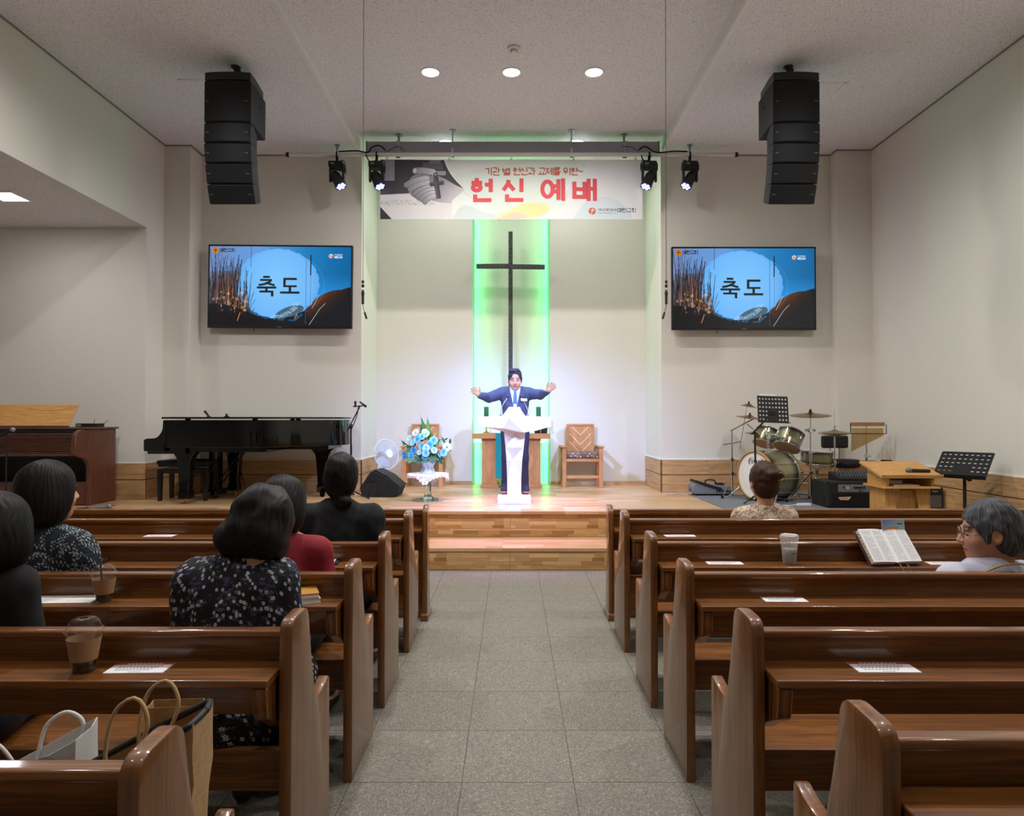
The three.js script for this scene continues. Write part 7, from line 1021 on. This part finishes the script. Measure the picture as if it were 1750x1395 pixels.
function floral(W, bg, n, draw) { return canvasTex(W, W, (x) => { x.fillStyle = bg; x.fillRect(0, 0, W, W); for (let i = 0; i < n; i++) { const px = rnd() * W, py = rnd() * W, s = seed; for (const ox of [-W, 0, W]) for (const oy of [-W, 0, W]) { if (px + ox < -50 || px + ox > W + 50 || py + oy < -50 || py + oy > W + 50) continue; seed = s; x.save(); x.translate(px + ox, py + oy); draw(x, i); x.restore(); } } }); }
const leafy = (x, c, l, w, a) => { x.save(); x.rotate(a); x.fillStyle = c; x.beginPath(); x.moveTo(0, 0); x.quadraticCurveTo(l / 2, -w, l, 0); x.quadraticCurveTo(l / 2, w, 0, 0); x.fill(); x.restore(); };
const blackFloral = repeat(floral(768, '#101012', 330, (x, i) => { const a = rr(0, 6.3); if (i % 3 === 0) { for (let k = 0; k < 5; k++) { x.fillStyle = '#c9c6d2'; x.beginPath(); x.ellipse(Math.cos(a + k * 1.257) * 9, Math.sin(a + k * 1.257) * 9, 7.5, 5.5, a + k * 1.257, 0, 7); x.fill(); } x.fillStyle = '#2a2a30'; x.beginPath(); x.arc(0, 0, 4, 0, 7); x.fill(); } else if (i % 3 === 1) { const c = ['#6a5f96', '#5a63a0', '#8c7cac', '#7a6c9a'][i % 4]; for (let k = 0; k < 9; k++) { x.fillStyle = c; x.beginPath(); x.ellipse(k * 5 - 20, Math.sin(k * 1.3 + a) * 9, 4.5, 3, k, 0, 7); x.fill(); } } else leafy(x, ['#4f7a4a', '#3f6646', '#6a8f62', '#2c3a34'][i % 4], rr(24, 44), rr(5, 9), a); }), 0.36, 0.36);
const navyFloral = repeat(floral(512, '#14161f', 70, (x, i) => { const a = rr(0, 6.3); x.rotate(a); x.strokeStyle = '#6d7f8c'; x.lineWidth = 2; x.beginPath(); x.moveTo(-30, 0); x.quadraticCurveTo(0, -8, 34, 4); x.stroke(); for (let k = 0; k < 6; k++) { leafy(x, ['#93a4ae', '#7d909c', '#b8beb8', '#5d7486'][(i + k) % 4], 24, 8, (k % 2 ? 1 : -1) * 0.9); x.translate(13, k % 2 ? 2 : -2); } }), 0.4, 0.4);
const creamFloral = repeat(floral(512, '#d2bfa4', 210, (x, i) => { const a = rr(0, 6.3); x.rotate(a); x.strokeStyle = '#3d4442'; x.lineWidth = 3.4; x.beginPath(); x.moveTo(-26, 0); x.quadraticCurveTo(0, -10, 30, 2); x.stroke(); for (let k = 0; k < 5; k++) { leafy(x, '#474d48', 14, 4.5, (k % 2 ? 1 : -1)); x.translate(9, 0); } for (let k = 0; k < 4; k++) { x.fillStyle = i % 2 ? '#a0343c' : '#8a3f3a'; x.beginPath(); x.ellipse(rr(-14, 10), rr(-14, 14), 5, 3.4, k, 0, 7); x.fill(); } }), 0.34, 0.34);
const cloth = (c, r = 0.9) => std({ color: c, roughness: r });
const black1 = hairMat([6, 5, 6], [30, 26, 25], 3), black2 = hairMat([6, 6, 7], [26, 24, 24], 13), brown1 = hairMat([34, 22, 18], [88, 58, 42], 23), gray1 = hairMat([22, 23, 26], [128, 130, 136], 33), suitHair = hairMat([16, 16, 24], [92, 92, 112], 43), black3 = hairMat([9, 7, 8], [38, 30, 30], 53);
const round = (h, front = 0.03) => (x, z) => h - Math.max(0, -z) * 0.5 + Math.abs(x) * 0.12;
const low = (c, name = 'trousers') => ({ name, mat: cloth(c), off: 0.012, waist: 0.64, hem: 0.1 });
const sit = (row) => ROWS[row] - 0.27;
// --- the congregation
{ const p5 = buildPerson({ label: 'woman with low bun in a black shirt, second left pew by the aisle', pos: [-0.995, 0.004, sit(1)], seed: 1, head: [0.012, 1.21, -0.01], hs: 1.06, yaw: 0.02, hair: 'lowbun', hairMat: black2, bones: seatedBones({ sh: 1.005, sw: 0.178, w: 1.05, arm: 1.06 }), top: { name: 'shirt', mat: cloth(0x15171d), off: 0.018, loose: 0.022, sleeve: 1.7, collar: true, hem: 0.48, neck: round(1.085), wrinkle: 0.011 }, low: low(0x111317) }); }
{ const p = buildPerson({ label: 'woman in a red blouse with straight black bob, third left pew', pos: [-1.085, 0.004, sit(2)], seed: 2, head: [0.0, 1.135, -0.05], hs: 1.04, pitch: -0.2, yaw: -0.1, hair: 'bob', hairMat: black2, bones: seatedBones({ sh: 0.955, sw: 0.162, lean: 0.03, arm: 1.0 }), top: { name: 'blouse', mat: cloth(0x8a1226, 0.8), off: 0.012, loose: 0.012, sleeve: 1.3, hem: 0.46, neck: round(1.0), wrinkle: 0.005 }, low: low(0x17151a) }); }
buildPerson({ label: 'woman in a black flowered blouse with wavy dark hair, fourth left pew', pos: [-0.985, 0.004, sit(3)], seed: 3, head: [0.075, 1.15, -0.1], hs: 1.04, pitch: -0.35, roll: -0.06, hair: 'wavy', hairMat: black3, bones: seatedBones({ sh: 1.0, sw: 0.138, lean: 0.055, w: 1.08, arm: 1.05, el: 0.035 }), top: { name: 'blouse', mat: std({ map: blackFloral, roughness: 0.85 }), off: 0.018, loose: 0.026, sleeve: 1.55, collar: true, hem: 0.45, neck: round(1.07), wrinkle: 0.011, flare: 0.62 }, low: { name: 'skirt', mat: std({ map: blackFloral, roughness: 0.85 }), off: 0.02, waist: 0.62, hem: 0.3 } });
buildPerson({ label: 'woman in a navy leaf-print blouse with bob, third left pew at the frame edge', pos: [-2.19, 0.004, sit(2)], seed: 4, turn: -0.12, head: [0.02, 1.2, -0.01], hs: 1.12, yaw: -0.5, pitch: 0.03, hair: 'bob', hairMat: black3, fine: 0.0042, bones: seatedBones({ sh: 0.985, sw: 0.168, w: 1.05, arm: 1.05 }), top: { name: 'blouse', mat: std({ map: navyFloral, roughness: 0.85 }), off: 0.016, loose: 0.02, sleeve: 0.75, puff: true, collar: true, hem: 0.46, neck: round(1.05), wrinkle: 0.009 }, low: low(0x1a1c24) });
buildPerson({ label: 'person in a black T-shirt cut off by the left frame edge, fourth left pew', pos: [-1.905, 0.004, sit(3)], seed: 5, turn: 0.1, head: [0.09, 1.15, -0.02], hs: 1.02, yaw: 0.1, hair: 'bob', hairMat: black1, bones: seatedBones({ sh: 0.99, sw: 0.15, arm: 1.05, el: 0.04 }), top: { name: 'tshirt', mat: cloth(0x0c0c0e), off: 0.012, loose: 0.018, sleeve: 0.6, hem: 0.46, neck: round(1.03), wrinkle: 0.006 }, low: low(0x15161a) });
{ const p = buildPerson({ label: 'woman in a cream flowered blouse with clipped-up brown hair, frontmost right pew', pos: [1.775, 0.004, sit(0)], seed: 6, head: [0.0, 1.1, -0.01], hs: 1.12, hair: 'updo', hairMat: brown1, skin: 0xc09070, bones: seatedBones({ sh: 0.885, sw: 0.152, w: 1.0, arm: 1.05, kz: 0.07 }), top: { name: 'blouse', mat: std({ map: creamFloral, roughness: 0.85 }), off: 0.014, loose: 0.018, sleeve: 0.9, hem: 0.46, neck: round(0.945), wrinkle: 0.006 }, low: low(0x2a2a30) });
  const clip = V(0.055, 0.045, 0.135).applyMatrix4(p.hm), c = mesh(p.t, 'hair_clip', [tube([[-0.02, 0.02, 0], [0.0, 0.028, 0.006], [0.02, 0.01, 0.006], [0.022, -0.015, 0]], 0.004, 14, 6), ball(0.006, 0.02, -0.018, 0.004), ball(0.006, 0.002, -0.022, 0.006), ball(0.005, -0.016, -0.024, 0.004)], M.brass); c.position.copy(clip); }
{ const p = buildPerson({ label: 'grey-haired man in glasses and pale shirt turned left, third right pew', pos: [2.235, 0.004, sit(2)], seed: 7, turn: 0.2, head: [-0.01, 1.015, 0.0], hs: 1.17, yaw: 0.98, pitch: -0.08, hair: 'man', hairMat: gray1, fine: 0.0038, skin: 0xb98468, bones: seatedBones({ sh: 0.825, sw: 0.19, w: 1.1, arm: 1.12 }), top: { name: 'polo_shirt', mat: cloth(0xb9b8c8), off: 0.016, loose: 0.024, sleeve: 0.85, collar: true, hem: 0.46, neck: (x, z) => 0.905 + z * 0.12, wrinkle: 0.009 }, low: low(0x2c2e36) });
  const gl = new THREE.Group(); const lens = [-1, 1].map((s) => T(new THREE.TorusGeometry(0.021, 0.0016, 6, 28), s * 0.031, 0.0, -0.094)); const g = mesh(p.t, 'glasses', [...lens, rod([-0.01, 0.003, -0.096], [0.01, 0.003, -0.096], 0.0014), rod([0.052, 0.004, -0.09], [0.08, 0.008, 0.005], 0.0014), rod([-0.052, 0.004, -0.09], [-0.08, 0.008, 0.005], 0.0014)], M.steel); g.applyMatrix4(p.hm);
  const k = mesh(p.t, 'collar_piping', tube([[-0.13, 0.855, 0.09], [-0.06, 0.885, 0.11], [0.04, 0.89, 0.112], [0.11, 0.87, 0.095]], 0.004, 24, 6), std({ color: 0xb08a2a, roughness: 0.7 })); }
// --- the preacher, arms spread in blessing
{
  const B = { ell: [[[0, 0.93, 0.0], [0.165, 0.13, 0.115]], [[0, 1.1, 0.0], [0.155, 0.18, 0.112]], [[0, 1.27, 0.005], [0.175, 0.16, 0.118]]], trunk: [[[-0.185, 1.375, 0], [0, 1.425, 0.01], 0.06, 0.06], [[0.185, 1.375, 0], [0, 1.425, 0.01], 0.06, 0.06]], neck: [0, 1.42, 0.0],
    arm: [[[0.19, 1.375, 0], [0.35, 1.315, -0.17], [0.475, 1.34, -0.36], 0.06, 0.05, 0.03, 0, false, [0.62, 0.62, -0.45], [-0.35, -0.1, -1]], [[-0.19, 1.375, 0], [-0.335, 1.355, -0.17], [-0.43, 1.4, -0.36], 0.06, 0.05, 0.03, 0, true, [-0.62, 0.55, -0.5], [0.35, -0.1, -1]]],
    leg: [1, -1].map((s) => [[s * 0.09, 0.88, 0], [s * 0.1, 0.48, 0.0], [s * 0.125, 0.09, 0.02], [s * 0.15, 0.05, -0.12], 0.095, 0.068, 0.05]), box: [[-0.56, 0, -0.5], [0.58, 1.56, 0.2]] };
  const suit = std({ map: speckTex([66, 76, 108], 8, 201, 128, [12, 12]), roughness: 0.8 }), trou = cloth(0x262b44, 0.8);
  const p = buildPerson({ label: 'man in a navy suit behind the white pulpit with both arms spread', pos: [0.042, S, -9.2], turn: PI, seed: 8, head: [0.0, 1.555, -0.035], hs: 1.16, pitch: -0.16, hair: 'short', hairMat: suitHair, fine: 0.0034, fineHair: 0.004, hands: true, skin: 0xcf9a80, bones: B,
    top: { name: 'suit_jacket', mat: suit, off: 0.02, loose: 0.017, sleeve: 1.93, hem: 0.75, neck: (x, z) => 1.47 + z * 0.2, wrinkle: 0.008, cell: 0.0085, flare: 0.95, cut: (x, y, z) => Math.min(-z - 0.03, (y - 1.13) * 0.3 - Math.abs(x)) },
    low: { name: 'trousers', mat: trou, off: 0.014, waist: 1.0, hem: 0.06 }, shoe: cloth(0x15151c, 0.4) });
  const zc = (y) => -0.128 + (y - 1.2) * 0.1;
  const shirt = nets((x, y, z) => { let d = smin(smin(ell(x, y, z, [0, 1.27, 0.005], [0.175, 0.16, 0.118]), ell(x, y, z, [0, 1.1, 0], [0.155, 0.18, 0.112]), 0.06), cap(x, y, z, [0, 1.37, 0.0], [0, 1.45, -0.01], 0.07, 0.068), 0.05) - 0.006; d = smax(d, Math.abs(x) - Math.max(0, (y - 1.1) * 0.34), 0.004); d = smax(d, z + 0.0, 0.004); d = smax(d, y - 1.475 - z * 0.15, 0.004); return smax(d, 1.12 - y, 0.004); }, [-0.16, 1.08, -0.2], [0.16, 1.5, 0.03], 0.007);
  mesh(p.t, 'shirt', shirt, cloth(0xe6e8ee));
  mesh(p.t, 'tie', ext(roundShape([[-0.022, 1.43], [0.022, 1.43], [0.016, 1.395], [0.032, 1.19], [0, 1.14], [-0.032, 1.19], [-0.016, 1.395]], 0.003), 0.012, 0.003).rotateX(-0.12).translate(0, 0.01, 0.033), cloth(0x4f7ca8, 0.5));
  for (const s of [-1, 1]) { mesh(p.t, 'lapel', ext(roundShape([[s * 0.005, 1.12], [s * 0.08, 1.46], [s * 0.12, 1.4], [s * 0.13, 1.345], [s * 0.105, 1.33]], 0.006), 0.008, 0.002).rotateX(-0.1).translate(0, 0.008, 0.0), suit); }
  mesh(p.t, 'name_tag', box(0.085, 0.032, 0.004, -0.12, 1.285, -0.147, { ry: 0.25, b: 0.001 }), M.paper); mesh(p.t, 'jacket_button', cyl(0.008, 0.008, 0.004, 0, 1.1, -0.152, { rx: PI / 2 }), M.black);
}
renderer.render(scene, camera);
